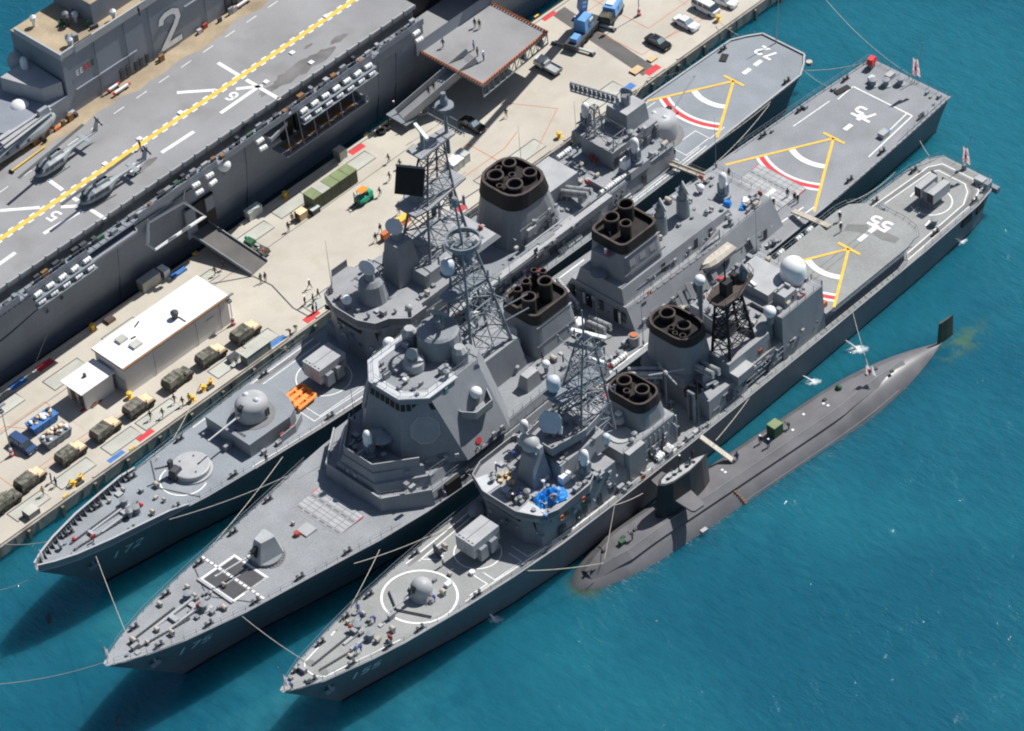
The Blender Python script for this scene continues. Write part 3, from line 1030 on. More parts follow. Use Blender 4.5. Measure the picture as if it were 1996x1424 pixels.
        mb.bx(c - d * .3, (d, side_, upv), (.5, .4, .45))
        b = mb.build('fire_control_radar', s.o)
        mb = MB(colour)
        n = 20; o = len(mb.v)
        for rr, off in ((r_, .62), (r_, .5), (r_ * .55, .12)):
            mb.v += [tuple(c + d * off + (side_ * math.cos(t) + upv * math.sin(t)) * rr) for t in (2 * math.pi * j / n for j in range(n))]
        for L in range(2):
            for j in range(n):
                mb.face((o + L * n + j, o + L * n + (j + 1) % n, o + (L + 1) * n + (j + 1) % n, o + (L + 1) * n + j))
        mb.face([o + j for j in range(n)]); mb.face([o + 2 * n + n - 1 - j for j in range(n)])
        mb.build('radar_dish', b)
        return b
    def kit(s, kind, pts, m='grey', **k):
        "several like fittings: one mesh, copied"
        first = None
        for i, p in enumerate(pts):
            x, y, z = p[0], p[1], p[2]
            if first is None:
                mb = MB(m); kind_shapes[kind](mb)
                first = mb.build(kind, s.o, smooth=False)
                o = first
            else:
                o = first.copy(); COL.objects.link(o)
            o.location = (x, y, z)
            if kind in SCALED:
                q_ = random.uniform(.55, 1.05); o.scale = (q_, q_ * random.uniform(.8, 1.3), q_ * random.uniform(.7, 1.2))
            o.rotation_euler = (0, 0, p[3] if len(p) > 3 else 0)
SCALED = ('locker', 'ventilator', 'hose_reel', 'small_box', 'hatch', 'fan_housing')
def _bitts(m):
    m.use('dark').box(0, 0, 0, 1.5, .5, .12)
    for x in (-.42, .42):
        m.lathe(x, 0, [(.17, .1), (.17, .6), (.23, .62), (.23, .72)], 8)
def _capstan(m):
    m.use('grey').lathe(0, 0, [(.75, 0), (.75, .15), (.5, .25), (.38, .6), (.5, .95), (.62, 1.0), (.62, 1.15), (.2, 1.2)], 14)
def _locker(m):
    m.use('grey').box(0, 0, 0, 1.1, .6, .9, top='roof'); m.use('dark').box(0, 0, .55, 1.12, .62, .03)
def _vent(m):
    m.use('grey').lathe(0, 0, [(.28, 0), (.28, .8), (.48, .85), (.48, 1.05), (.1, 1.25)], 10)
def _reel(m):
    m.use('grey').box(0, -.45, 0, .15, .08, .9); m.box(0, .45, 0, .15, .08, .9)
    m.use('rope').tube([(0, -.4, .6), (0, .4, .6)], .34, 10)
def _raft(m):
    m.use('white').tube([(-.62, 0, .48), (.62, 0, .48)], .37, 10)
    m.use('dark').tube([(-.3, 0, .48), (-.24, 0, .48)], .39, 10).tube([(.24, 0, .48), (.3, 0, .48)], .39, 10)
    m.use('mast').box(0, 0, 0, 1.2, .5, .16)
def _ringb(m):
    m.use('orange2'); n = 12
    for i in range(n):
        a, b = 2 * math.pi * i / n, 2 * math.pi * (i + 1) / n
        m.tube([(.34 * math.cos(a), 0, .34 * math.sin(a)), (.34 * math.cos(b), 0, .34 * math.sin(b))], .1, 5, caps=False)
def _pipe(m):
    m.use('lgrey')
    for k in range(3):
        m.tube([(-1.6, k * .16, .12 + k * .02), (1.6, k * .16, .12 + k * .02)], .06, 5)
def _hatch(m):
    m.use('grey').box(0, 0, 0, 1.0, .9, .28, top='lgrey')
def _door(m):
    m.use('dark').box(0, -.02, .2, .8, .06, 1.75); m.use('grey').box(0, -.05, .25, .68, .06, 1.62)
def _fan(m):
    m.use('grey').tube([(0, 0, 0), (0, 0, .5)], .36, 12)
def _box2(m):
    m.use('grey').box(0, 0, 0, .7, .5, .55)
def _red(m):
    m.use('red').tube([(-.28, 0, .25), (.28, 0, .25)], .22, 8)
def _hose(m):
    m.use('dred').box(0, 0, .5, .7, .22, .7); m.use('mast').box(0, 0, 0, .1, .1, .5)
def _whip(m):
    m.use('mast').lathe(0, 0, [(.16, 0), (.16, .8), (.05, .85), (.02, 9.5)], 6)
kind_shapes = {'mooring_bitts': _bitts, 'capstan': _capstan, 'locker': _locker, 'ventilator': _vent, 'hose_reel': _reel, 'life_raft_canister': _raft, 'life_ring': _ringb, 'deck_pipe': _pipe,
               'hatch': _hatch, 'door': _door, 'fan_housing': _fan, 'small_box': _box2, 'red_drum': _red, 'fire_station': _hose, 'whip_aerial': _whip}
def clutter(s, areas, seed, kinds=('locker', 'ventilator', 'hose_reel', 'small_box', 'hatch', 'fan_housing', 'fire_station', 'red_drum')):
    "small fittings spread over deck areas (x0, x1, y0, y1, z or None, how many)"
    rnd = random.Random(seed)
    got = {}
    wts = {'locker': 4, 'ventilator': 4, 'hose_reel': 2, 'small_box': 5, 'hatch': 2, 'fan_housing': 2, 'fire_station': .7, 'red_drum': .25}
    for x0, x1, y0, y1, z, n in areas:
        for _ in range(n):
            k = rnd.choices(kinds, [wts.get(q, 1) for q in kinds])[0]
            x = rnd.uniform(x0, x1)
            got.setdefault(k, []).append((x, rnd.uniform(y0, y1), s.zd(x) if z is None else z, rnd.choice([0, math.pi / 2])))
    for k, v in got.items():
        s.kit(k, v)
def chain_gear(s, x0, x1, yh, cap_x):
    "two anchor chains from the capstans to the hawse pipes, with their bed plates"
    for sg in (-1, 1):
        mb = MB('dark')
        k = 14
        for i in range(k):
            x = x0 + (x1 - x0) * i / k
            y = sg * (yh * .55 + (yh - yh * .55) * i / k)
            mb.box(x, y, s.zd(x) + .02, (x1 - x0) / k * .8, .26, .2, .0)
        mb.build('anchor_chain', s.o)
    s.kit('capstan', [(cap_x, sg * yh, s.zd(cap_x)) for sg in (-1, 1)])
def anchor(s, x, z):
    i = 0
    p = None
    for k in range(0, 40 * (len(s.st) - 1)):
        q = s.side(k / 40, 1 - z / s.st[0][2])
        if q[0] >= x: p = q; break
    mb = MB('mast')
    mb.bx((p[0], -p[1] - .25, p[2] - .5), ((1, 0, 0), (0, 1, -.5), (0, .5, 1)), (.7, .22, .3))
    mb.use('grey').bx((p[0], -p[1] - .2, p[2] + .2), ((1, 0, .2), (0, 1, -.5), (0, .5, 1)), (.16, .16, .6))
    mb.build('anchor', s.o)
def jackstaff(s, x, y, z, hh=4.5):
    mb = MB('lgrey'); mb.tube([(x, y, z), (x - .4, y, z + hh)], .05, 5); mb.build('jackstaff', s.o)
def wall(s, a, b, z0, z1, n, seed, out=(0, -1)):
    "doors, portholes, cable runs and small boxes on an upright wall from a to b"
    rnd = random.Random(seed)
    d = Vector((b[0] - a[0], b[1] - a[1])); L = d.length; d.normalize()
    rz = math.atan2(d.y, d.x)
    got = {}
    for i in range(n):
        t = rnd.uniform(.03, .97) * L; z = rnd.uniform(z0 + .6, z1 - .5)
        k = rnd.choices(['porthole', 'wall_box', 'wall_vent', 'wall_lamp', 'door'], [3, 4, 2, 3, 1.2])[0]
        if k == 'door': z = z0 + .1
        got.setdefault(k, []).append((a[0] + d.x * t, a[1] + d.y * t, z, rz))
    for k, v in got.items(): s.kit(k, v)
    mb = MB('grey')
    for i in range(max(1, n // 5)):
        t0 = rnd.uniform(0, .6) * L; t1 = min(L, t0 + rnd.uniform(.15, .5) * L); z = rnd.uniform(z0 + 1, z1 - .3)
        o = Vector((d.y, -d.x)) * .05
        mb.tube([(a[0] + d.x * t0 + o.x, a[1] + d.y * t0 + o.y, z), (a[0] + d.x * t1 + o.x, a[1] + d.y * t1 + o.y, z)], .05, 4)
        mb.tube([(a[0] + d.x * t1 + o.x, a[1] + d.y * t1 + o.y, z0), (a[0] + d.x * t1 + o.x, a[1] + d.y * t1 + o.y, z)], .05, 4)
    mb.build('cable_run', s.o)
def _port(m):
    m.use('black').tube([(0, .03, 0), (0, -.05, 0)], .16, 8); m.use('lgrey').tube([(0, .03, 0), (0, -.03, 0)], .21, 8)
def _wbox(m):
    m.use('lgrey').box(0, -.1, 0, .55, .3, .6, top='roof')
def _wvent(m):
    m.use('mast').box(0, -.04, 0, .8, .16, .6)
    for i in range(4): m.use('dark').box(0, -.13, .08 + i * .13, .7, .03, .05)
def _wlamp(m):
    m.use('mast').box(0, -.15, 0, .1, .35, .08); m.use('paintw').ball((0, -.3, -.05), .11, 6)
kind_shapes.update({'porthole': _port, 'wall_box': _wbox, 'wall_vent': _wvent, 'wall_lamp': _wlamp})
def heli_marks(s, tx, ty, z, wide, length, r_in, r_out, dash, far=1.0, spread=None, red=True):
    "yellow T and V, white and red arcs, centre dashes; all towards -x from the T bar"
    ang = spread or math.atan2(wide, length)
    V = []
    for sg in (-1, 1):
        V.append(([(tx, ty), (tx - length, ty + sg * wide)], .42, False))
    V.append(([(tx + .1, ty - 2.0), (tx + .1, ty + 2.0)], .45, False))
    s.paint('yellow', V, z, dz=.05)
    a0, a1 = 180 - math.degrees(ang) + 1, 180 + math.degrees(ang) - 1
    s.paint('paintw', [(s.ring(tx, ty, r_in, a0, a1, 16), .95, False)], z, dz=.03)
    if red:
        s.paint('paintw', [(s.ring(tx, ty, r_out - .62, a0, a1, 20), .45, False), (s.ring(tx, ty, r_out + .62, a0, a1, 20), .45, False)], z, dz=.03)
        s.paint('red', [(s.ring(tx, ty, r_out, a0, a1, 20), .75, False)], z, dz=.034)
    s.paint('paintw', [([(tx + a, ty), (tx + b, ty)], .75, False) for a, b in dash], z, dz=.03)
def deck_number(s, txt, x, y, z, h, wd):
    mb = MB('paintw')
    n = len(txt); g = 1.0
    tot = (g * (n - 1) + .62) * h
    digits(mb, txt, h, wd, lambda a, b: (x + h / 2 - b, y - tot / 2 + a, (z if z is not None else s.zd(x)) + .04), gap=g)
    mb.build('deck_number', s.o)
# ---------------------------------------------------------------- destroyer by the pier (72 on its deck)
A = Ship('missile_destroyer', 'grey destroyer moored closest to the pier, 72 painted on its flight deck', 'warship', -76.2, 11.6, 1.0,
         [(0, .25, 10.3, 10.2, .05), (2, 1.3, 10.15, 10.9, .15), (5, 2.4, 9.9, 12.2, .4), (10, 3.6, 9.6, 15.2, 1.0), (19, 5.0, 8.95, 22.4, 2.2), (25, 5.8, 8.55, 27.2, 3.4), (35, 6.6, 8.0, 36.5, 5.4), (45, 7.3, 7.5, 46, 6.4), (55, 7.8, 7.1, 55.5, 7.0),
          (75, 8.1, 6.6, 75, 7.6), (100, 8.1, 6.1, 100, 7.5), (125, 7.6, 5.85, 124, 6.9), (146.5, 7.0, 5.85, 144, 6.0), (148.8, 5.7, 5.85, 146, 5.0), (150.8, 4.2, 5.85, 148, 3.6)], 'deck172')
A.hull()
A.number('172', 10.6, 5.0, 1.7, .3)
anchor(A, 7.4, 7.2)
# bow bulwark with ribs
for sg in (-1, 1):
    mb = MB('grey')
    X = [0, 2, 5, 10, 14, 19, 22]
    hh = [1.25, 1.25, 1.25, 1.25, 1.2, 1.1, .5]
    for (a, ha), (b, hb_) in zip(zip(X, hh), zip(X[1:], hh[1:])):
        ya, yb = sg * A.hb(a), sg * A.hb(b)
        za, zb = A.zd(a), A.zd(b)
        q = .12
        mb.quad((a, ya, za), (b, yb, zb), (b, yb + sg * .2, zb + hb_), (a, ya + sg * .2, za + ha))
        mb.use('lgrey').quad((a, ya + sg * .2, za + ha), (b, yb + sg * .2, zb + hb_), (b, yb - sg * q, zb + hb_ - .01), (a, ya - sg * q, za + ha - .01)); mb.use('grey')
    for i in range(20):
        x = 1.3 + i * 1.0
        y = sg * A.hb(x)
        mb.use('dark').add([(x, y, A.zd(x)), (x, y - sg * .75, A.zd(x)), (x, y, A.zd(x) + 1.15), (x + .1, y, A.zd(x)), (x + .1, y - sg * .75, A.zd(x)), (x + .1, y, A.zd(x) + 1.15)], [(0, 1, 2), (5, 4, 3), (1, 4, 5, 2)])
    mb.build('bulwark', A.o)
chain_gear(A, 6.5, 15.5, 1.15, 16.3)
mb = MB('lgrey')
for y in (-.75, .5):
    mb.box(12.2, y, A.zd(12.2) + .02, 6.0, .28, .3)
mb.box(15.0, -.1, A.zd(15) + .02, .5, 1.4, .35); mb.box(9.4, -.1, A.zd(9.4) + .02, .4, 1.2, .5)
mb.build('chain_stopper_bed', A.o)
A.kit('mooring_bitts', [(x, sg * (A.hb(x) - .75), A.zd(x), 0) for x in (7.5, 13.5, 20.5, 30, 47) for sg in (-1, 1)] + [(x, sg * 6.4, 5.85, 0) for x in (118, 144) for sg in (-1, 1)])
A.kit('hose_reel', [(18.0, 3.4, A.zd(18)), (17.6, -3.0, A.zd(17.6)), (21.6, .7, A.zd(21.6)), (15.2, 3.0, A.zd(15))])
clutter(A, [(4, 9, -1.4, 1.4, None, 6), (15, 21, -3.4, 3.4, None, 10)], 2)
A.paint('dark', [([(24.6, 5.3), (21.6, .7)], .2, False), ([(21.6, .3), (24.2, -5.2)], .2, False)], dz=.04, name='breakwater')
A.paint('paintw', [(A.ring(25.0, -.9, 3.2, 95, 300, 30), .2, False)])
# drum missile launcher
z = A.zd(27)
mb = MB('lgrey'); mb.lathe(27.0, -.35, [(2.95, z - .1), (2.95, z + .3), (2.65, z + .35), (2.65, z + 1.05), (2.5, z + 1.12)], 30)
mb.use('dark')
for a in (.6, 1.9, 4.4): mb.lathe(27 + 1.7 * math.cos(a), -.35 + 1.7 * math.sin(a), [(.16, z + 1.13), (.16, z + 1.17)], 8)
g = mb.build('missile_launcher', A.o)
mb = MB('dark'); mb.box(24.75, .25, z + .2, 1.9, 1.5, 1.5, .2, taper=.7); mb.box(24.6, .9, z + 1.3, .7, .5, 1.6, .2); mb.tube([(24.4, 1.0, z + 2.0), (22.4, 1.5, z + 2.6)], .14, 6); mb.build('launch_arm', g)
# gun deckhouse
p = [(34.2, -4.5), (41.6, -4.7), (43.2, -4.0), (44.2, -1.8), (44.4, 0), (44.2, 2.0), (43.2, 4.1), (41.6, 4.6), (34.2, 4.4)]
A.block('deckhouse', p, A.zd(44) - .1, p, 10.35, top='deck172')
mb = MB('dark')
for k in range(4): mb.box(35.0, -2.6 + k * .55, 10.36, .35, .42, .03)
mb.build('deck_scuttle', A.o)
A.bulwark([(43.9, -4.3), (41.8, -5.3), (39.0, -5.4)], A.zd(42), 1.4)
A.kit('fire_station', [(39.6, -5.0, A.zd(40)), (41.4, -5.0, A.zd(41))])
A.kit('locker', [(35.9, -5.2, A.zd(36)), (36.2, 5.3, A.zd(36)), (38.5, -5.35, A.zd(38)), (33.0, 3.6, A.zd(33)), (33.2, -.8, A.zd(33))])
def round_gun(s, x, y, z, rz, r_=2.2, hh=3.2, barrel=6.6, lift=.06, nick=True):
    c, q = math.cos(rz), math.sin(rz)
    mb = MB('walk'); mb.lathe(x, y, [(r_ * 1.42, z), (r_ * 1.42, z + .06)], 28)
    mb.use('lgrey'); mb.smooth = True
    prof = [(r_ * .96, z + .05), (r_ * 1.02, z + .4), (r_, z + hh * .55)] + [(r_ * (.35 + .65 * math.cos(a)), z + hh * .6 + hh * .4 * math.sin(a)) for a in (rad(10 * i) for i in range(1, 10))]
    prof.append((.01, z + hh))
    mb.lathe(x, y, prof, 24, sx=1.12, rz=rz)
    mb.smooth = False
    g = mb.build('gun_turret', s.o)
    b = MB('black'); b.bx((x + c * r_ * .84, y + q * r_ * .84, z + hh * .58), ((c, q, 0), (-q, c, 0), (0, 0, 1)), (.55, .34, hh * .36)); b.build('gun_slot', g)
    b = MB('lgrey')
    a0 = Vector((x + c * r_ * .9, y + q * r_ * .9, z + hh * .52)); d = Vector((c, q, lift)).normalized()
    b.tube([a0, a0 + d * 1.2], .3, 8); b.tube([a0 + d * 1.2, a0 + d * barrel], .15, 8, r1=.11); b.tube([a0 + d * barrel, a0 + d * (barrel + .35)], .16, 8)
    b.build('gun_barrel', g)
    if nick:
        b = MB('dome')
        b.ball((x - q * .95 - c * .1, y + c * .95 - q * .1, z + hh * .93), .5, 10); b.ball((x + q * .95 - c * .1, y - c * .95 - q * .1, z + hh * .93), .5, 10)
        b.build('sight_dome', g)
        b = MB('dark'); b.box(x - c * r_ * .3 - q * r_ * 1.03, y - q * r_ * .3 + c * r_ * 1.03, z + .5, .7, .12, 1.3, rz); b.build('turret_door', g)
    return g
round_gun(A, 38.7, -.4, 10.35, math.pi + .1)
# deck walkway lines and rocket launcher
zz = A.zd(52)
A.paint('paintw', [([(33, -6.0), (45, -6.75), (57, -7.1)], .16, False), ([(45, -5.6), (58, -6.1)], .14, False), ([(45.0, -5.6), (45.0, -2.2)], .14, False), ([(46.2, -1.8), (46.2, -5.4), (58, -5.5)], .12, False), ([(33, 6.0), (45, 6.7), (57, 7.1)], .16, False), ([(45.2, 5.4), (57, 5.7)], .14, False), ([(45.2, 5.4), (45.2, 1.8)], .13, False), (A.ring(52.2, 0, 3.9), .17, True)])
A.paint('walk', [([(33, -6.4), (45, -7.0), (57, -7.4)], .5, False), ([(44.0, 6.2), (57, 6.5)], .7, False)], dz=.015, name='walkway')
A.boxlauncher(52.4, -.35, zz, math.pi, 5.0, 3.5, 2.5, 1.5)
# superstructure
A.block('deckhouse', [(59, -6.3), (106, -6.3), (119, -6.0), (119, 6.0), (59, 6.3)], 6.2, [(59, -6.1), (106, -6.1), (119, -5.8), (119, 5.8), (59, 6.1)], 9.2, top='deck172')
pb = [(58.2, -2.8), (59.6, -5.7), (78, -5.9), (78, 5.9), (59.6, 5.7), (58.2, 2.8)]
br = A.block('bridge', pb, 6.4, pb, 14.4, top='roof')
wing = [(57.5, -2.4), (58.6, -4.9), (60.5, -5.6), (62.5, -7.9), (65.5, -7.9), (66.5, -5.9), (70, -5.9), (70, 5.9), (66.5, 5.9), (65.5, 7.9), (62.5, 7.9), (60.5, 5.8), (58.6, 5.2), (57.5, 2.2)]
A.block('bridge_wing', wing, 13.9, wing, 14.45, top='roof', parent=br)
A.bulwark([wing[4], wing[3], wing[2], wing[1], wing[0], wing[-1], wing[-2], wing[-3], wing[-4], wing[-5]], 14.45, 1.25, mt='hull', parent=br)
mb = MB('black'); mb.box(57.95, 0, 12.7, .12, 4.6, .75); mb.box(58.9, -4.3, 12.7, .12, 2.2, .75, -.45); mb.box(58.9, 4.3, 12.7, .12, 2.2, .75, .45); mb.build('bridge_window', br)
A.block('mast_house', rect(69, 80, -4.4, 4.4), 14.3, rect(69.3, 79.6, -4.2, 4.2), 16.6, top='roof')
A.block('deckhouse', rect(66, 104, -7.4, -6.35), 9.1, rect(66, 104, -7.4, -6.35), 10.2, top='lgrey')
A.radome(59.3, 1.4, 15.6, .72, 1.1, ped=1.1)
mb = MB('grey'); mb.lathe(63.2, .3, [(2.3, 14.3), (1.8, 17.4), (1.2, 18.0)], 18); mb.build('director_tower', A.o)
A.director(63.0, .2, 17.9, math.pi * 1.12, 1.25, .1)
mb = MB('grey'); mb.fr([(66.7, -1.5), (71, -1.9), (71, 2.3), (66.7, 1.9)], 14.3, [(67.4, -1.0), (70.2, -1.2), (70.2, 1.6), (67.4, 1.4)], 21.4, top='roof'); mb.build('director_tower', A.o)
A.director(68.8, .3, 21.4, math.pi * 1.16, 1.3, .2)
A.ball(63.2, -7.0, 16.6, .55, 1.3, 'lgrey')
# mast
base = [(71.6, -2.9), (79.4, -2.9), (79.4, 2.9), (71.6, 2.9)]
mid = [(73.4, -1.6), (78.6, -1.6), (78.6, 1.6), (73.4, 1.6)]
top = [(75.4, -.7), (78.4, -.7), (78.4, .7), (75.4, .7)]
ms = A.lattice(base, 16.4, mid, 25.2, 3, .24, rb=.11)
A.lattice(mid, 25.2, top, 33.4, 4, .19, parent=ms, name='upper_lattice', rb=.09)
mb = MB('mast')
mb.prism([(70.6, -2.0), (73, -2.4), (81.2, -1.5), (81.2, 1.5), (73, 2.4), (70.6, 2.0)], 25.1, 25.4, top='roof', bottom=True)
mb.prism([(73.4, -1.5), (80.4, -1.1), (80.4, 1.1), (73.4, 1.5)], 33.4, 33.65, top='roof', bottom=True)
for (a, b, z_) in (((73.4, -1.5), (80.4, -1.1), 33.65), ((73.4, 1.5), (80.4, 1.1), 33.65), ((70.6, -2), (81.2, -1.5), 25.4)):
    mb.tube([(a[0], a[1], z_ + .9), (b[0], b[1], z_ + .9)], .05, 4)
mb.build('mast_platform', ms)
mb = MB('mast'); mb.tube([(79.8, 0, 30), (79.9, 0, 38)], .32, 8, r1=.22); mb.lathe(79.9, 0, [(.5, 38), (1.35, 38.1), (1.35, 38.4), (.6, 38.5), (.55, 39.4), (.35, 39.9), (.35, 40.5)], 14)
mb.tube([(79.9, -3.6, 35.2), (79.9, 3.6, 35.2)], .1, 5); mb.tube([(79.9, -2.4, 36.8), (79.9, 2.4, 36.8)], .07, 5)
for y in (-3.4, -2.2, 2.2, 3.4): mb.tube([(79.9, y, 34.5), (79.9, y, 36.2)], .06, 4)
mb.build('pole_mast', ms)
mb = MB('white'); mb.bx((75.2, 0, 36.6), ((.35, 1, 0), (1, -.35, 0), (0, 0, 1)), (2.0, .22, .22)); mb.use('mast').lathe(75.2, 0, [(.3, 33.6), (.25, 36.4)], 8); mb.build('navigation_radar', ms)
mb = MB('black'); d = Vector((-.75, -.42, .52)).normalized(); sv = Vector((-.42, .75, 0)).normalized(); uv = sv.cross(d)
if uv.z < 0: uv = -uv
mb.bx((72.3, .2, 29.6), (d, sv, uv), (.22, 2.05, 1.95)); rad_o = mb.build('square_radar_panel', ms)
mb = MB('grey'); mb.bx((72.9, .5, 29.3), (d, sv, uv), (.5, .5, 1.6)); mb.bx((73.4, .8, 29.6), (d, sv, uv), (.4, .35, .3)); mb.lathe(73.2, .5, [(.8, 25.4), (.5, 27.6)], 10); mb.bx((73.0, .5, 31.6), (sv, d, uv), (2.1, .25, .12)); mb.build('radar_back', rad_o)
mb = MB('mast')
for k in (-1, 1):
    mb.tube([(76.5, k * 1.6, 24.5), (77, k * 5.2, 25.6)], .1, 5); mb.tube([(77, k * 5.2, 25.2), (77, k * 5.2, 26.8)], .2, 6)
    mb.tube([(78.6, k * 1.4, 22), (82.5, k * 2.6, 23)], .09, 5)
mb.build('yardarm', ms)
mb = MB('mast')
for a in range(16):
    t0, t1 = 2 * math.pi * a / 16, 2 * math.pi * (a + 1) / 16
    mb.tube([(81.6 + 1.9 * math.cos(t0), 2.2 + 1.9 * math.sin(t0), 17.2), (81.6 + 1.9 * math.cos(t1), 2.2 + 1.9 * math.sin(t1), 17.2)], .12, 5, caps=False)
mb.build('ring_aerial', A.o)
A.block('intake_house', rect(78.5, 84, -4.6, 4.8), 14.3, rect(79, 83.4, -4.2, 4.4), 15.0, top='lgrey')
mb = MB('dark'); mb.tube([(79.6, 4.2, 16.5), (79.6, 4.2, 22)], .4, 8); mb.tube([(82.6, 3.6, 16), (82.6, 3.6, 24.5)], .34, 8); mb.build('uptake_pipe', A.o)
# funnel
A.funnel(rrect(86.0, 97.4, -4.6, 4.6, 2.6), 9.1, rrect(88.0, 95.2, -3.9, 4.1, 2.6), 18.0, 2.4, [(89.9, 1.9, 1.2, .5), (93.2, 2.3, 1.0, .45), (93.5, -1.5, 1.0, .45), (90.2, -1.6, 1.2, .5), (91.7, .3, .5, .2), (91.6, 2.9, .45, .2), (88.8, 0, .45, .2)])
A.kit('fan_housing', [(90.5, -4.75, 12.8), (96.2, -4.7, 11.0)])
mb = MB('lgrey')
mb.box(91.5, -5.6, 10.4, 8, .2, .1); mb.box(89.6, -4.95, 12.2, 1.7, .5, .25); mb.box(86.4, -4.9, 10.4, .6, .5, .5); mb.box(97.2, -5.5, 9.2, 4.0, 1.2, .1)
mb.build('funnel_fitting', A.o)
A.block('deckhouse', rect(97.5, 103.4, -1.2, 4.6), 9.1, rect(97.5, 103.4, -1.2, 4.6), 11.8, top='lgrey')
A.harpoon(100.6, -3.5, 9.2, rad(-84), .34, 4.9)
A.bulwark([(98.4, -6.0), (104.6, -6.0), (104.6, -2)], 9.2, 1.0)
mb = MB('roof')
for x, y in ((105.6, 2.6), (106.6, -2.4)):
    mb.lathe(x, y, [(2.25, 9.2), (2.2, 9.34)], 28)
mb.build('deck_plate', A.o)
A.kit('life_raft_canister', [(103.4 + i * 1.5, 5.2, 9.2, 0) for i in range(4)] + [(104.4 + i * 1.5, -5.2, 9.2, 0) for i in range(4)] + [(x, -6.9, 6.2, 0) for x in (83.5, 85.1, 93.6, 95.2, 96.8)])
A.block('deckhouse', rect(109.2, 119, -2.9, 3.6), 9.1, rect(109.2, 119, -2.8, 3.5), 12.4, top='roof')
A.block('director_house', rect(113.8, 118.6, -1.6, 3.0), 12.3, rect(114.2, 118.3, -1.3, 2.7), 15.6, top='lgrey')
A.director(116.2, .7, 15.6, 0.4, 1.0, .3, 'mast', .6)
ms = A.lattice([(109.6, -2.6), (113.2, -2.6), (113.2, 2.9), (109.6, 2.9)], 12.4, [(110.2, -2.2), (112.8, -2.2), (112.8, 2.5), (110.2, 2.5)], 14.6, 1, .1, name='frame_rack', rb=.07)
ms = A.lattice([(110.2, 1.6), (112.2, 1.6), (112.2, 3.4), (110.2, 3.4)], 12.4, [(110.8, 2.1), (111.8, 2.1), (111.8, 2.9), (110.8, 2.9)], 17.2, 3, .1, name='lattice_mast', rb=.06)
mb = MB('mast'); c0 = Vector((112, 3.0, 18.2)); sv = Vector((.25, -1, 0)).normalized(); dv = Vector((1, .25, 0)).normalized()
mb.bx(c0, (sv, dv, (0, 0, 1)), (3.9, .12, .12)); mb.bx(c0 + Vector((0, 0, 1.5)), (sv, dv, (0, 0, 1)), (3.9, .1, .1)); mb.bx(c0 + Vector((-.4, 0, .8)), (sv, dv, (0, 0, 1)), (3.6, .08, .08))
for i in range(11):
    p0 = c0 + sv * (-3.8 + i * .76)
    mb.bx(p0 + Vector((0, 0, .75)), (sv, dv, (0, 0, 1)), (.09, .2, .8)); mb.bx(p0 + Vector((.1, 0, .75)), (sv, dv, (0, 0, 1)), (.3, .05, .35))
mb.build('air_search_radar', ms)
A.block('gun_platform', rect(109.2, 113.6, -6.3, -3.6), 9.1, rect(109.4, 113.4, -6.1, -3.8), 10.3, top='roof')
A.block('gun_platform', rect(110.4, 114.6, 4.2, 6.9), 9.1, rect(110.6, 114.4, 4.4, 6.7), 11.0, top='roof')
ciws(A.o, 111.7, -5.0, 10.3); ciws(A.o, 112.6, 5.6, 11.0)
mb = MB('white'); mb.box(109.9, -4.6, 10.3, 1.3, 1.0, 1.5); mb.build('ammunition_locker', A.o)
mb = MB('mast')
for x in (105, 106.2, 107.4): mb.tube([(x, -6.6, 6.2), (x, -6.2, 8.4), (x, -7.4, 9.0)], .12, 5)
mb.build('torpedo_davit', A.o)
mb = MB('grey')
for dy, dz in ((0, 0), (.5, 0), (.25, .42)): mb.tube([(105.2, -7.0 + dy, 6.9 + dz), (108.4, -7.0 + dy, 6.9 + dz)], .2, 8)
mb.build('torpedo_tube', A.o)
# after gun and flight deck
round_gun(A, 122.6, .1, A.zd(122), .12, 2.5, 4.0, 7.4, .42)
z = 5.85
A.paint('paintw', [([(103, -7.4), (125, -6.95)], .15, False), ([(108, -6.9), (124, -6.4)], .13, False), ([(119.8, -6), (119.8, -3.4), (117, -3.4)], .13, False), ([(121.4, -2.6), (121.4, -6.1), (126.4, -6.0)], .13, False), ([(122.8, -3.2), (126.6, -3.3), (126.6, -6.2), (130, -6.1)], .13, False),
                   ([(116, 7.2), (128, 6.9)], .14, False), ([(119, 6.2), (128, 6.0)], .13, False), ([(119.6, 5.4), (124.6, 5.2)], .13, False)])
heli_marks(A, 139.2, .1, z, 7.0, 11.8, 6.3, 11.1, [(2.3, 3.9), (4.9, 6.5)])
deck_number(A, '72', 147.6, .7, z, 2.0, .42)
mb = MB('grey')
P = [(119, -7.75), (125, -7.6), (146.5, -7.0), (148.8, -5.7), (150.8, -4.2), (150.8, 4.2), (148.8, 5.7), (146.5, 7.0), (125, 7.6), (119, 7.75)]
for a, b in zip(P, P[1:]):
    L = math.hypot(b[0] - a[0], b[1] - a[1]); mb.box((a[0] + b[0]) / 2, (a[1] + b[1]) / 2, z - .1, L, .3, .35, math.atan2(b[1] - a[1], b[0] - a[0]), top='lgrey')
mb.build('flight_deck_edge', A.o)
mb = MB('lhull')
for a, b in zip(P, P[1:]):
    L = math.hypot(b[0] - a[0], b[1] - a[1]); rz = math.atan2(b[1] - a[1], b[0] - a[0])
    for i in range(max(1, int(L / 1.3))):
        t = (i + .5) / max(1, int(L / 1.3)); x, y = a[0] + (b[0] - a[0]) * t, a[1] + (b[1] - a[1]) * t
        nx, ny = -math.sin(rz) * -1, math.cos(rz) * -1
        mb.tube([(x, y, z), (x + nx * .5, y + ny * .5, z + .55)], .05, 4)
mb.build('safety_net', A.o)
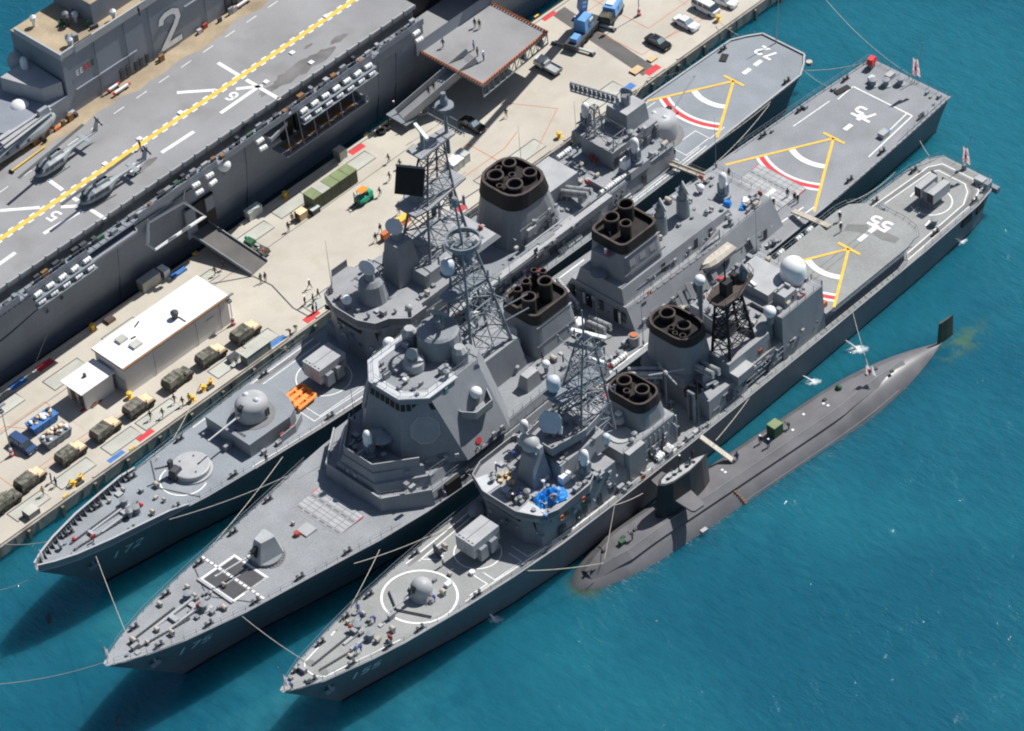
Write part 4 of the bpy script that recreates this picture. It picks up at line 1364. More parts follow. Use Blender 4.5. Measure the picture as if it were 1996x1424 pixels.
mb = MB('black'); q = A.l(1411, 113, z); mb.bx((q.x, q.y, z + .05), ((1, .5, 0), (-.5, 1, 0), (0, 0, 1)), (.9, .55, .12)); mb.build('deck_hatch', A.o)
mb = MB('grey'); mb.box(150.6, -3.6, 4.6, 1.2, 1.2, .9); mb.use('ropew').lathe(151.4, -4.6, [(.5, 3.9), (.5, 4.5)], 10); mb.build('stern_fairlead', A.o)
mb = MB('lgrey'); mb.tube([(150.4, 1.2, z), (151.6, 1.3, z + 9.5)], .1, 6, r1=.05); mb.build('ensign_staff', A.o)
jackstaff(A, .6, 0, 10.3)
A.rail([(x, -A.hb(x) + .12) for x in (22, 35, 45, 55, 75, 100, 118)]); A.rail([(x, A.hb(x) - .12) for x in (22, 35, 45, 55, 75, 100, 118)])
A.rail(rect(60, 119, -6.0, 6.0), 9.2, closed=True)
A.rail([(100, -6), (119, -5.9), (119, 5.9)], 9.2)
clutter(A, [(59.5, 62, -4.8, 5.2, 14.45, 9), (64, 70, 3.2, 5.6, 14.45, 9), (62, 77, -5.4, -3.2, 14.45, 14), (80, 84, -4.5, 4, 14.4, 6), (98, 109, -5.6, 5.4, 9.2, 26), (86, 100, 5, 5.9, 9.2, 5), (109.5, 118, -2.6, 3.2, 12.45, 10), (60, 100, -7.6, -6.6, None, 22), (72, 112, 6.6, 7.5, None, 24), (114, 119, -5.6, 5.4, 9.2, 8)], 5)
A.kit('life_ring', [(x, -6.25, 8.0) for x in (70, 80, 90, 102)] + [(x, -7.45, 9.6) for x in (72, 88)])
A.kit('door', [(x, -6.35, 6.4) for x in (64, 74, 84, 92, 112)] + [(112, -2.95, 9.3), (116, -2.95, 9.3)])
A.kit('whip_aerial', [(60.2, 5.4, 14.6), (84, 4.5, 15), (109, 4.2, 9.3), (97.6, 4.4, 11.8)])
wall(A, (60, -6.3), (106, -6.25), 6.3, 9.0, 40, 1); wall(A, (60, -5.8), (78, -5.95), 9.4, 13.8, 22, 2); wall(A, (58.25, 2.6), (58.25, -2.6), 7.4, 12.4, 8, 3); wall(A, (58.3, -2.8), (59.6, -5.7), 7.4, 12.4, 5, 4); wall(A, (109.2, -2.9), (119, -2.9), 9.3, 12.2, 12, 5); wall(A, (84.6, -4.75), (98, -4.7), 9.4, 13.6, 12, 6); wall(A, (66, -7.42), (104, -7.42), 9.0, 10.2, 16, 7)
A.kit('deck_pipe', [(76, -7.0, 6.7), (88, -7.1, 6.4), (91, -6.7, 10.2), (72, -6.7, 10.2), (80, -6.7, 10.2)])
# ---------------------------------------------------------------- large destroyer in the middle (75 on its deck)
B = Ship('missile_destroyer', 'largest grey destroyer, in the middle, tall angular tower and 75 on its deck', 'warship', -82.0, -9.3, 1.15,
         [(0, .25, 11.8, 12.0, .05), (2, 1.3, 11.6, 12.6, .15), (5, 2.5, 11.3, 13.9, .3), (10, 4.0, 10.8, 16.8, .7), (19, 5.8, 10.0, 23.4, 1.8), (30, 7.4, 9.3, 32.5, 3.9), (40, 9.0, 8.7, 41, 5.8), (48, 9.9, 8.4, 48.5, 7.0), (60, 10.4, 8.0, 60, 8.5),
          (90, 10.4, 7.0, 90, 9.3), (112, 9.9, 6.4, 112, 8.9), (132, 9.3, 6.0, 131, 8.2), (150, 8.4, 6.0, 148.5, 7.3), (162.6, 7.5, 6.0, 160.5, 6.6)], 'deck175')
B.hull()
B.number('175', 10.0, 6.0, 1.8, .3)
anchor(B, 6.4, 8.6)
chain_gear(B, 5.2, 13.5, 1.5, 15.6)
mb = MB('lgrey')
for y in (-1.0, .7): mb.box(12.0, y, B.zd(12) + .02, 7.0, .32, .32)
mb.box(15.0, -.15, B.zd(15) + .02, .7, 2.0, .34); mb.box(11.6, -.15, B.zd(11.6) + .02, .7, 1.5, .5)
mb.build('chain_stopper_bed', B.o)
mb = MB('dark')
for sg, y in ((-1, -.9), (1, 1.0)): mb.box(14.8, y, B.zd(14.8) + .33, .8, .5, .1)
mb.lathe(5.4, .3, [(.5, B.zd(5.4)), (.5, B.zd(5.4) + .3)], 10)
mb.build('hawse_cover', B.o)
B.kit('mooring_bitts', [(x, sg * (B.hb(x) - .7), B.zd(x), 0) for x in (7, 14, 21, 28, 35.5) for sg in (-1, 1)] + [(x, sg * (B.hb(x) - .7), 6.0, 0) for x in (138, 146, 156) for sg in (-1, 1)])
B.kit('hose_reel', [(12.2, 3.2, B.zd(12)), (16.8, 3.0, B.zd(17)), (9.6, -2.0, B.zd(9.6)), (17.4, -3.4, B.zd(17.4)), (5.2, .4, B.zd(5.2)), (20.3, -.2, B.zd(20)), (34.5, 1.7, B.zd(34.5))])
clutter(B, [(13.5, 18, -3.4, 3.6, None, 16), (3, 9, -1.6, 1.6, None, 6)], 12)
B.paint('dark', [([(20.4, 5.9), (17.6, .3)], .16, False), ([(17.6, 0), (21.4, -6.1)], .16, False)], dz=.04, name='breakwater')
# dark vertical-launch pad framed in white
q = (19.2, 25.2, -3.1, 3.1)
B.paint('paintw', [(rect(*q), .34, True), ([(22.2, 6.4), (22.2, -5.8)], .34, False)], dz=.05)
B.paint('dark', [([(22.2 + 0, 6.4 - i * .8), (22.2, 6.2 - i * .8)], .36, False) for i in range(15)], dz=.054, name='line_gap')
mb = MB('walk')
MATS['launchmat'] = mat('launchmat', (.075, .075, .082), .85, .12, .6)
mb = MB('launchmat')
for x in (19.55, 22.55):
    for y in (-2.85, .12):
        a, b = x, x + 2.35
        mb.quad((a, y, B.zd(a) + .035), (b, y, B.zd(b) + .035), (b, y + 2.7, B.zd(b) + .035), (a, y + 2.7, B.zd(a) + .035))
mb.build('launch_pad_mat', B.o)
mb = MB('grey'); mb.fr(rect(18.6, 19.15, -3.4, 3.4), B.zd(19) - .1, rect(18.7, 19.1, -3.3, 3.3), B.zd(19) + .3, top='lgrey'); mb.build('coaming', B.o)
# main gun, angular shield
z = B.zd(27.4)
mb = MB('walk'); mb.lathe(27.9, -.1, [(2.6, z), (2.6, z + .05)], 28); mb.use('grey').lathe(27.9, -.1, [(2.15, z), (2.15, z + .5)], 24)
mb.use('dark')
for i in range(30): mb.box(27.9 + 2.35 * math.cos(i * .2094), -.1 + 2.35 * math.sin(i * .2094), z + .03, .12, .12, .14)
mb.build('gun_ring', B.o)
mb = MB('lgrey')
pb = [(25.9, -1.15), (29.6, -1.75), (30.0, -1.2), (30.0, 1.0), (29.6, 1.55), (25.9, .95)]
pt = [(26.9, -.75), (28.9, -1.2), (29.1, -.9), (29.1, .7), (28.9, 1.0), (26.9, .55)]
mb.fr(pb, z + .4, pt, z + 3.6)
g = mb.build('gun_turret', B.o)
mb = MB('black'); mb.bx((26.25, -.1, z + 2.1), ((1, 0, .35), (0, 1, 0), (-.35, 0, 1)), (.5, .28, .7)); mb.build('gun_slot', g)
mb = MB('lgrey'); a0, d = Vector((26.2, -.1, z + 2.0)), Vector((-1, .06, .10)).normalized()
mb.tube([a0, a0 + d * 1.4], .26, 8); mb.tube([a0 + d * 1.4, a0 + d * 6.4], .14, 8, r1=.1); mb.tube([a0 + d * 6.4, a0 + d * 6.8], .16, 8); mb.build('gun_barrel', g)
# forward launch cells
def cells(s, x0, x1, y0_, y1, nx, ny, red=True):
    z_ = s.zd((x0 + x1) / 2)
    mb = MB('lgrey'); mb.prism(rect(x0, x1, y0_, y1), z_ - .2, [z_ + .12] * 4); b = mb.build('launch_cells', s.o)
    zt = z_ + .12
    MATS.get('celld') or mat('celld', (.17, .175, .18), .7, .1, 1)
    mb = MB('celld')
    dx, dy = (x1 - x0) / nx, (y1 - y0_) / ny
    for i in range(nx + 1): paint2d(mb, [(x0 + i * dx, y0_ + .1), (x0 + i * dx, y1 - .1)], .07, lambda a, c: (a, c, zt + .012))
    for j in range(ny + 1): paint2d(mb, [(x0 + .1, y0_ + j * dy), (x1 - .1, y0_ + j * dy)], .07, lambda a, c: (a, c, zt + .016))
    for i in range(nx):
        if i % 4 == 1:
            for j in range(ny):
                x = x0 + (i + .5) * dx
                paint2d(mb, [(x, y0_ + (j + .12) * dy), (x, y0_ + (j + .88) * dy)], .34, lambda a, c: (a, c, zt + .02))
    mb.build('cell_hatch', b)
    if red:
        mb = MB('red'); mb.box(x1 - .9, y0_ + .0, zt, 1.6, .12, .03); mb.box(x1 - .9, y1, zt, 1.3, .12, .03); mb.build('warning_stripe', b)
cells(B, 36.4, 41.8, -4.3, 4.2, 8, 6)
mb = MB('lgrey'); mb.box(34.9, -.5, B.zd(35), 1.9, 1.9, .3); mb.use('dred').lathe(33.4, -.2, [(.45, B.zd(33.4)), (.4, B.zd(33.4) + .6)], 10); mb.build('loading_crane_hatch', B.o)
# forward superstructure in tiers
L1 = [(44.0, -5.4), (49.6, -10.0), (63, -10.3), (84, -10.2), (84, 10.2), (63, 10.3), (49.6, 10.0), (44.0, 5.4)]
L1t = [(44.3, -5.2), (49.8, -9.4), (63, -9.5), (84, -9.2), (84, 9.2), (63, 9.5), (49.8, 9.4), (44.3, 5.2)]
sup = B.block('superstructure', L1, [B.zd(p[0]) - .3 for p in L1], L1t, 10.35, top='deck175')
L2 = [(44.8, -3.9), (50.6, -8.5), (63, -9.2), (84.0, -9.0), (84.0, 9.0), (63, 9.2), (50.6, 8.5), (44.8, 3.9)]
L2t = [(45.0, -3.6), (51.0, -8.0), (63, -8.8), (83.8, -8.6), (83.8, 8.6), (63, 8.8), (51.0, 8.0), (45.0, 3.6)]
B.block('superstructure_tier', L2, 10.3, L2t, 11.7, top='deck175', parent=sup)
for tier in (([(49.8, -9.3), (44.3, -5.2), (44.3, 5.2), (49.8, 9.3)], 10.35, .5),):
    B.bulwark(tier[0], tier[1], tier[2], .22, 'grey', 'lgrey', sup)
L3 = [(45.2, -3.2), (50.8, -7.4), (50.8, 7.4), (45.2, 3.2)]
B.block('superstructure_tier', L3, 11.65, [(45.5, -2.9), (51.0, -7.0), (51.0, 7.0), (45.5, 2.9)], 13.0, top='deck175', parent=sup)
B.bulwark([(50.6, -6.6), (45.7, -2.7), (45.7, 2.7), (50.6, 6.6)], 13.0, 1.5, .14, 'grey', 'lgrey', sup)
mb = MB('black'); mb.bx((53.2, -9.75, 9.3), ((1, -.05, 0), (0, .1, 1), (0, 1, 0)), (1.25, 1.0, .32)); mb.build('side_opening', sup)
ciws(B.o, 47.7, 0, 13.0)
TWb = [(49.6, -3.9), (56.3, -9.9), (64.4, -9.9), (67.0, -7), (67.0, 7), (64.4, 9.9), (56.3, 9.9), (49.6, 3.9)]
TWt = [(52.0, -2.6), (54.6, -5.4), (63.6, -5.4), (65.4, -4.2), (65.4, 4.2), (63.6, 5.4), (54.6, 5.4), (52.0, 2.6)]
tw = B.block('tower', TWb, 11.68, TWt, 22.0, top='deck175')
mb = MB('grey')
def inface(t0, z_, off=0.0):
    "point on the near 45 degree face"
    k = (z_ - 11.68) / (22 - 11.68)
    a = Vector((TWb[0][0] + (TWt[0][0] - TWb[0][0]) * k, TWb[0][1] + (TWt[0][1] - TWb[0][1]) * k, z_))
    b = Vector((TWb[1][0] + (TWt[1][0] - TWb[1][0]) * k, TWb[1][1] + (TWt[1][1] - TWb[1][1]) * k, z_))
    return a + (b - a) * t0 + Vector((-.66, -.72, .22)).normalized() * off
nv = Vector((-.66, -.72, .30)).normalized()
for sg in (-1, 1):
    fx = lambda v: Vector((v.x, v.y * -sg, v.z))
    cpt = fx(inface(.52, 17.0)); s_ = fx(Vector((.74, -.67, 0))).normalized(); n_ = fx(nv); u_ = s_.cross(n_)
    mb = MB('lgrey'); o = len(mb.v)
    for rr, off in ((2.15, .0), (2.15, .22), (1.95, .30)):
        for j in range(8):
            a = 2 * math.pi * (j + .5) / 8
            mb.v.append(tuple(cpt + s_ * rr * math.cos(a) + u_ * rr * math.sin(a) * 1.02 + n_ * off))
    for L in range(2):
        for j in range(8):
            q_ = (o + L * 8 + j, o + L * 8 + (j + 1) % 8, o + L * 8 + 8 + (j + 1) % 8, o + L * 8 + 8 + j)
            mb.face(q_ if sg > 0 else q_[::-1])
    mb.use('roof'); mb.face([o + 16 + j for j in range(8)])
    mb.build('octagonal_radar_panel', tw)
# bridge: windows, roof visor
mb = MB('black')
def band(mb, z0, z1, off):
    for i, j in ((1, 0), (0, 7), (7, 6)):
        def pt_(P, zz):
            k = (zz - 11.68) / 10.32
            return Vector((TWb[P][0] + (TWt[P][0] - TWb[P][0]) * k, TWb[P][1] + (TWt[P][1] - TWb[P][1]) * k, zz))
        a, b, c, d = pt_(i, z0), pt_(j, z0), pt_(j, z1), pt_(i, z1)
        nn = (b - a).cross(d - a).normalized()
        if nn.x > 0: nn = -nn
        for k in range(6):
            t0, t1 = (k + .1) / 6, (k + .9) / 6
            mb.quad(*(tuple(p_ + nn * off) for p_ in (a + (b - a) * t0, a + (b - a) * t1, d + (c - d) * t1, d + (c - d) * t0)))
band(mb, 19.9, 20.9, .05)
mb.build('bridge_window', tw)
mb = MB('pale')
RV = [(51.5, -2.8), (54.3, -5.8), (59.6, -5.9), (59.6, -4.6), (55.0, -4.5), (53.0, -2.3), (53.0, 2.3), (55.0, 4.5), (62.6, 4.6), (62.6, 5.9), (54.3, 5.8), (51.5, 2.8)]
mb.prism(RV, 21.9, 22.12, bottom=True); mb.build('roof_visor', tw)
B.rail([(63.4, -5.2), (54.7, -5.2), (52.2, -2.5), (52.2, 2.5), (54.7, 5.2), (63.4, 5.2)], 22.12)
mb = MB('grey'); mb.lathe(49.9, -.2, [(.5, 13.0), (.5, 15.0), (1.9, 15.1), (1.7, 15.4), (.3, 16.0), (.1, 16.4)], 16); mb.build('covered_director', tw)
mb = MB('grey')
W1 = [(58.0, -7.6), (59.2, -9.3), (62.3, -9.2), (64.3, -5.6), (61.2, -4.4), (58.4, -5.0)]
mb.prism(W1, 16.6, 16.9, top='deck175', bottom=True)
mb.prism([(p[0], -p[1]) for p in reversed(W1)], 16.6, 16.9, top='deck175', bottom=True)
mb.build('bridge_wing', tw)
B.bulwark([W1[5], W1[0], W1[1], W1[2], W1[3]], 16.9, 1.1, parent=tw)
B.bulwark([(p[0], -p[1]) for p in (W1[5], W1[0], W1[1], W1[2], W1[3])], 16.9, 1.1, parent=tw)
B.ball(61.3, -7.3, 18.9, .85, .7); B.ball(60.6, 8.4, 19.2, .88, .7)
mb = MB('teal'); mb.box(57.4, -5.9, 20.0, .5, .1, 1.7); mb.box(56.4, 6.6, 20, .5, .1, 1.7); mb.build('bridge_door', tw)
mb = MB('lgrey'); mb.lathe(57.4, 0, [(1.55, 22.1), (1.45, 23.3), (.9, 23.6)], 20); mb.build('director_base', tw)
B.director(57.4, 0, 23.2, math.pi + .5, .8, .5, 'lgrey', .4)
mb = MB('grey'); mb.lathe(62.3, 0, [(3.1, 22.0), (2.9, 25.4), (2.5, 25.7)], 24); mb.build('director_house', tw)
B.director(62.6, 0, 25.6, .5, 1.25, .5, 'mast', .7)
for y in (-3.9, 3.9):
    mb = MB('lgrey'); o = (62.2 if y < 0 else 60.6, y)
    pl8 = [(o[0] + 1.15 * math.cos(rad(45 * i + 20)), o[1] + 1.15 * math.sin(rad(45 * i + 20))) for i in range(8)]
    pl7 = [(o[0] + .7 * math.cos(rad(45 * i + 20)), o[1] + .7 * math.sin(rad(45 * i + 20))) for i in range(8)]
    mb.use('grey').fr(pl8, 22.1, pl8, 23.9); mb.use('lgrey').fr(pl8, 23.9, pl7, 24.6); mb.build('covered_launcher', tw)
mb = MB('white'); mb.ball((54.2, -1.3, 22.8), .34, 10); mb.build('compass_dome', tw)
clutter(B, [(53, 56, -4.2, 4.2, 22.12, 12), (58.5, 66, -5, -2.8, 22.12, 7), (57, 66, 2.8, 5, 22.12, 7), (46.6, 50, -4.5, 4.5, 13, 8), (47, 52, -8.4, -5.6, 11.7, 4), (66, 76, -8, 8, 11.72, 18), (72, 84, -8, -4.4, 11.72, 9)], 21)
# mast
mb = MB('grey'); mb.fr(rect(65.6, 75.0, -3.2, 3.2), 11.7, rect(65.9, 74.0, -2.8, 2.8), 17.2, top='roof'); mb.build('mast_house', B.o)
b1, m1, t1 = [(65.4, -2.6), (73.2, -2.3), (73.2, 2.3), (65.4, 2.6)], [(66.6, -1.6), (70.9, -1.4), (70.9, 1.4), (66.6, 1.6)], [(67.4, -.7), (69.4, -.7), (69.4, .7), (67.4, .7)]
ms = B.lattice(b1, 17.2, m1, 29.0, 4, .26, rb=.12)
B.lattice(m1, 29.0, t1, 36.4, 3, .2, parent=ms, name='upper_lattice', rb=.09)
mb = MB('mast')
mb.lathe(68.4, 0, [(2.3, 36.4), (2.45, 36.5), (2.45, 37.2), (2.2, 37.2), (2.2, 36.65)], 28, cap=False)
mb.lathe(68.4, 0, [(1.0, 33.0), (1.2, 36.45)], 10)
for a in range(8):
    mb.tube([(68.4, 0, 36.6), (68.4 + 2.3 * math.cos(a * .785), 2.3 * math.sin(a * .785), 36.6)], .07, 4)
mb.tube([(68.2, 0, 36.5), (67.6, 0, 44)], .2, 8, r1=.12); mb.lathe(67.6, 0, [(.35, 43.4), (.45, 43.6), (.45, 44.6), (.3, 44.8)], 10)
for zz_, w_ in ((31.6, 5.2), (28.8, 6.4), (25.2, 4.6)):
    mb.tube([(69.5, -w_, zz_ + .4), (68.8, 0, zz_), (69.5, w_, zz_ + .4)], .1, 5)
    for k in (-1, -.6, .6, 1):
        mb.tube([(69.4, k * w_, zz_ - .3), (69.4, k * w_, zz_ + 1.2)], .14, 6)
    mb.tube([(68.9, 0, zz_ - 1.6), (69.3, w_ * .7, zz_ + .25)], .06, 4); mb.tube([(68.9, 0, zz_ - 1.6), (69.3, -w_ * .7, zz_ + .25)], .06, 4)
mb.prism([(64.2, -.2), (66.8, -1.7), (71, -1.5), (71, 1.5), (66.8, 1.7), (64.2, 1.4)], 28.9, 29.1, bottom=True)
mb.tube([(65.4, 0.4, 32.8), (67.6, 0.2, 31.4)], .12, 5); mb.lathe(65.5, .3, [(1.0, 32.9), (1.2, 33.1)], 12)
for zz_ in (20.5, 23):
    mb.tube([(72.8, 1.8, zz_), (76.4, 3.4, zz_ + .6)], .1, 5); mb.tube([(72.8, -1.8, zz_), (76.4, -3.0, zz_ + .6)], .1, 5)
mb.build('mast_fitting', ms)
B.radome(65.5, .3, 33.1, .98, 2.3, 'dome', 0)
B.ball(72.6, 3.9, 18.2, .82, 1.0); B.ball(75.4, -6.4, 13.4, .6, .8)
mb = MB('lgrey'); mb.bx((66.6, -1.8, 24.6), ((.3, 1, 0), (1, -.3, 0), (0, 0, 1)), (1.3, .18, .2)); mb.build('navigation_radar', ms)
# funnels
def kfun(x0, x1, zb, zt, pipes):
    f_ = B.funnel(rrect(x0 - .8, x1 + 1.1, -3.9, 3.9, 1.3), zb, rrect(x0, x1, -3.1, 3.1, 1.1), zt, 1.6, pipes)
    mb = MB('lgrey')
    for i in range(3):
        x = x0 + .9 + i * 2.1
        for k in range(4):
            zz_ = zt - 2.5 - k * .0
            mb.bx((x + k * .28, -3.36 - .0, zt - 3.3), ((1, 0, 0), (0, .15, 1), (0, 1, -.15)), (.1, .9, .05))
    mb.bx(((x0 + x1) / 2, -3.32, zt - 2.0), ((1, 0, 0), (0, .15, 1), (0, 1, -.15)), ((x1 - x0) / 2, .06, .1))
    mb.use('hull').bx(((x0 + x1) / 2, -3.72, zt - 4.9), ((1, 0, 0), (0, .15, 1), (0, 1, -.15)), ((x1 - x0) / 2 + .6, .09, .05))
    mb.build('funnel_grille', f_)
    return f_
f1 = kfun(77.2, 84.2, 11.7, 18.8, [(78.2, -1.2, 1.0, 2.1), (81.6, -1.1, 1.0, 2.6), (78.8, 1.5, .62, 1.6), (80.6, 1.6, .62, 1.7), (82.6, 1.9, .45, 2.2), (83.4, 1.0, .5, 2.0)])
mb = MB('dome'); mb.box(75.9, 0, 14.8, .4, 1.0, 1.2); mb.lathe(75.6, 0, [(1.1, 13.4), (1.1, 13.7)], 16); mb.build('searchlight_platform', f1)
B.block('wing_shelter', rect(70.8, 73.6, -7.2, -5.2), 11.7, rect(71.2, 73.4, -6.9, -5.6), 14.0, top='lgrey')
mb = MB('white'); mb.bx((83.6, -6.8, 13.4), ((.35, -1, 0), (1, .35, 0), (0, 0, 1)), (2.6, .3, .14)); mb.build('aerial_panel', B.o)
B.rail([(44.6, 4.9), (44.6, -4.9), (50, -9.2), (63, -9.3), (84, -9.0)], 10.4)
B.rail([(51, -7.9), (63, -8.7), (83.8, -8.5), (83.8, 8.5), (63, 8.7)], 11.72)
# waist with missile canisters
z = B.zd(89)
B.harpoon(88.6, -3.6, z + .9, rad(-100), .33, 4.9); B.harpoon(90.6, 4.4, z + .5, rad(80), .33, 4.9)
clutter(B, [(84.5, 92, -9, -6.5, None, 12), (84.5, 92, 5, 9, None, 8), (85, 87, -3, 3, None, 6)], 31)
mb = MB('white'); mb.lathe(86.8, -1.6, [(.3, z), (.3, z + 3.0), (.95, z + 3.2), (.95, z + 3.5), (.6, z + 3.7)], 14); mb.build('satellite_aerial', B.o)
mb = MB('grey'); mb.lathe(91.0, -8.2, [(.8, z), (.8, z + 1.6)], 12); mb.use('orange2').lathe(91.0, -8.2, [(.55, z + 1.62), (.5, z + 1.8)], 12); mb.build('drum', B.o)
# after deckhouse
D0 = [(92.6, -7.4), (113, -8.0), (124.2, -7.4), (124.2, 7.4), (113, 8.0), (92.6, 7.4)]
D1 = [(93.0, -5.2), (113, -5.8), (123.8, -5.4), (123.8, 5.4), (113, 5.8), (93.0, 5.2)]
dh = B.block('after_deckhouse', D0, [B.zd(p[0]) - .2 for p in D0], D1, 10.6, top='roof')
U0 = [(93.2, -4.6), (113, -4.9), (113, 4.9), (93.2, 4.6)]
B.block('deckhouse_tier', U0, 10.55, [(93.6, -3.9), (112.6, -4.1), (112.6, 4.1), (93.6, 3.9)], 13.0, top='deck175', parent=dh)
B.block('deckhouse_tier', rect(112.4, 117.5, -3.6, 3.6), 10.55, rect(112.4, 117.0, -3.2, 3.2), 11.8, top='roof', parent=dh)
mb = MB('lgrey')
for i in range(13):
    x = 95.5 + i * 1.35; y = -5.3 - (x - 93) * .03
    mb.box(x, y - .06, 10.1, .9, .1, .42)
mb.build('rail_panel', dh)
mb = MB('grey')
for x, wd, hh in ((96.6, 1.5, 2.2), (101.6, .8, 2.2), (103.5, 1.0, 2.5), (106, 1.6, 2.7), (108.4, 1.0, 2.3), (117.4, 1.4, 2.2)):
    z0 = B.zd(x) + .25
    mb.bx((x, -8.02 + .6 * (hh * .5 + .25) / 1.0 * .95 - (.25 if x < 100 else .6), z0 + hh / 2), ((1, 0, 0), (0, .58, 1), (0, 1, -.58)), (wd / 2, hh / 2, .09))
mb.build('wall_locker', dh)
mb = MB('paintw'); mb.box(92.5, -4.2, 7.6, .1, .35, 1.9); mb.box(92.5, 2.6, 7.6, .1, .35, 1.9); mb.build('open_door_light', dh)
mb = MB('black'); mb.box(92.55, -3.5, 7.4, .1, .9, 2.2); mb.box(92.55, 1.7, 7.4, .1, .9, 2.2); mb.box(92.55, 5.0, 7.4, .1, 1.0, 2.2); mb.build('doorway', dh)
f2 = kfun(95.2, 102.4, 10.6, 19.4, [(97.6, 1.2, 1.1, 1.6), (100.6, 1.2, 1.15, 2.0), (97.6, -1.5, .8, 1.9)])
mb = MB('roof'); mb.box(94.6, 0, 17.2, 2.0, 3.2, .15); mb.use('white').box(94.3, -.6, 17.4, .3, .3, .9); mb.use('red').box(94.2, -1.0, 17.4, .3, .3, .4); mb.use('grey').lathe(93.6, .4, [(1.2, 13.4), (1.2, 13.7)], 16); mb.build('funnel_platform', f2)
for x, rz in ((106.2, -.6), (111.0, -.6)):
    mb = MB('mast'); mb.lathe(x, 0, [(1.0, 12.9), (.9, 16.2)], 14); mb.build('director_tower', dh)
    B.director(x, 0, 16.2, rz, 1.15, .35, 'lgrey', .5)
ciws(B.o, 119.6, 0, 10.7, 0)
B.ball(117.4, 2.4, 12.6, .6, .6); B.ball(113.5, 4.2, 12.2, .5, .9, 'lgrey')
mb = MB('tarp'); mb.box(118.6, -1.6, 10.65, .9, 1.2, .8, .4, taper=.7); mb.use('white').box(121.0, -3.2, 10.65, 1.5, 1.3, .35, .6, taper=.8); mb.use('tarp').box(119.6, -3.6, 10.65, 1.6, .8, .25, .4, taper=.7); mb.build('tarpaulin', B.o)
clutter(B, [(113.5, 123, -5, -2.6, 10.65, 14), (113.5, 123, 2.5, 5, 10.65, 10), (104, 112, -3.8, 3.8, 13.02, 10), (112.6, 117, -3, 3, 11.85, 6), (93, 123, -9.6, -8.4, None, 20), (124.5, 127, -7, 7, None, 8)], 41)
B.rail([(93.0, -5.1), (113, -5.7), (123.7, -5.3), (123.7, 5.3)], 10.62)
B.kit('door', [(x, -7.45 + .0, B.zd(x)) for x in (99, 111.4, 120)])
B.kit('life_raft_canister', [(122.4 + i * .0, -6.6 + i * .8, 6.2, 0) for i in range(2)] + [(86 + i * 1.6, -9.2, 7.2, 0) for i in range(2)])
# after launch cells, crane arm, boat
cells(B, 125.8, 132.6, -4.6, 4.4, 8, 8)
mb = MB('paintw'); mb.box(128.2, -1.2, B.zd(128) + .14, 2.6, .75, .05); mb.build('deck_panel', B.o)
q0, q1 = B.l(1352, 504, 10.2), B.l(1402, 446, 12.4)
mb = MB('lgrey'); mb.tube([q0, q1], .18, 6); mb.tube([q1, (q1.x, q1.y, 7.0)], .12, 6); mb.use('mast').lathe(q0.x, q0.y, [(.6, 6.6), (.5, 10.2)], 8); mb.build('boat_crane', B.o)
mb = MB('dark')
for x in (101.6, 103.4): mb.tube([(x, -8.8, 6.6), (x, -9.2, 8.6), (x, -10.4, 9.2)], .14, 5)
mb.build('boat_davit', B.o)
for i, x in enumerate((98.6, 99.8, 101)):
    pass
# flight deck
z = 6.0
B.paint('paintw', [([(155.5, 5.4), (155.5, -6.0)], .24, False), ([(155.5, 5.4), (151.6, 5.2)], .2, False), ([(150.6, 5.9), (142.6, 6.3)], .18, False), ([(155.5, -6.0), (154.2, -6.1), (144.0, -7.0)], .22, False), ([(155.4, -5.0), (149.6, -5.6)], .2, False),
                   ([(123.5, -6.6), (129.2, -6.9)], .2, False), ([(126.4, -7.9), (130.2, -8.1)], .2, False), ([(84, -9.6), (92.5, -9.5)], .22, False), ([(84, -8.4), (92, -8.3)], .14, False), ([(57, -9.9), (66, -10.1)], .12, False), ([(84, 9.4), (100, 9.6)], .22, False)])
heli_marks(B, 144.1, -.2, z, 9.4, 16.2, 6.6, 11.4, [(2.6, 4.2), (5.6, 7.2)])
deck_number(B, '75', 151.4, -.2, z, 2.2, .46)
mb = MB('mast')
P = [(133, -9.3), (150, -8.4), (162.5, -7.5)]
for sg in (-1, 1):
    for a, b in zip(P, P[1:]):
        k = int((b[0] - a[0]) / 1.25)
        for i in range(k):
            t = i / k; x, y = a[0] + (b[0] - a[0]) * t, a[1] + (b[1] - a[1]) * t
            mb.tube([(x, sg * y, z), (x, sg * (y - .55), z + .6)], .05, 4); mb.tube([(x, sg * (y - .55), z + .6), (x + 1.2, sg * (y - .5), z + .6)], .035, 4)
mb.build('safety_net', B.o)
B.kit('capstan', [(157.6, 3.2, z), (158.8, 1.7, z), (160.4, .2, z)])
mb = MB('dome'); mb.box(158.2, 4.0, z, 1.0, .8, .9); mb.use('lgrey').box(160.6, 2.4, z, 1.4, 1.0, .8); mb.build('winch', B.o)
mb = MB('red'); mb.box(160.9, 6.2, z + .9, 1.6, 1.1, .9, .2, taper=.8); mb.use('mast').box(160.9, 6.2, z, 1.0, .6, .9); mb.build('float_drum', B.o)
mb = MB('lgrey'); mb.box(149.2, -5.6, z, 1.5, 1.1, .8); mb.use('tarp').box(150.3, -5.5, z, .7, .5, .3); mb.build('deck_locker', B.o)
mb = MB('black'); q = B.l(1642, 176, z); mb.bx((q.x, q.y, z + .06), ((1, -.2, 0), (.2, 1, 0), (0, 0, 1)), (1.3, .5, .14)); mb.build('deck_hatch', B.o)
mb = MB('lgrey'); mb.tube([(162.0, -1.2, z), (164.0, -1.2, z + 6.4)], .07, 6); mb.use('mast').tube([(162, -1.7, z), (163, -1.2, z + 3), (162, -.7, z)], .05, 4); mb.build('ensign_staff', B.o)
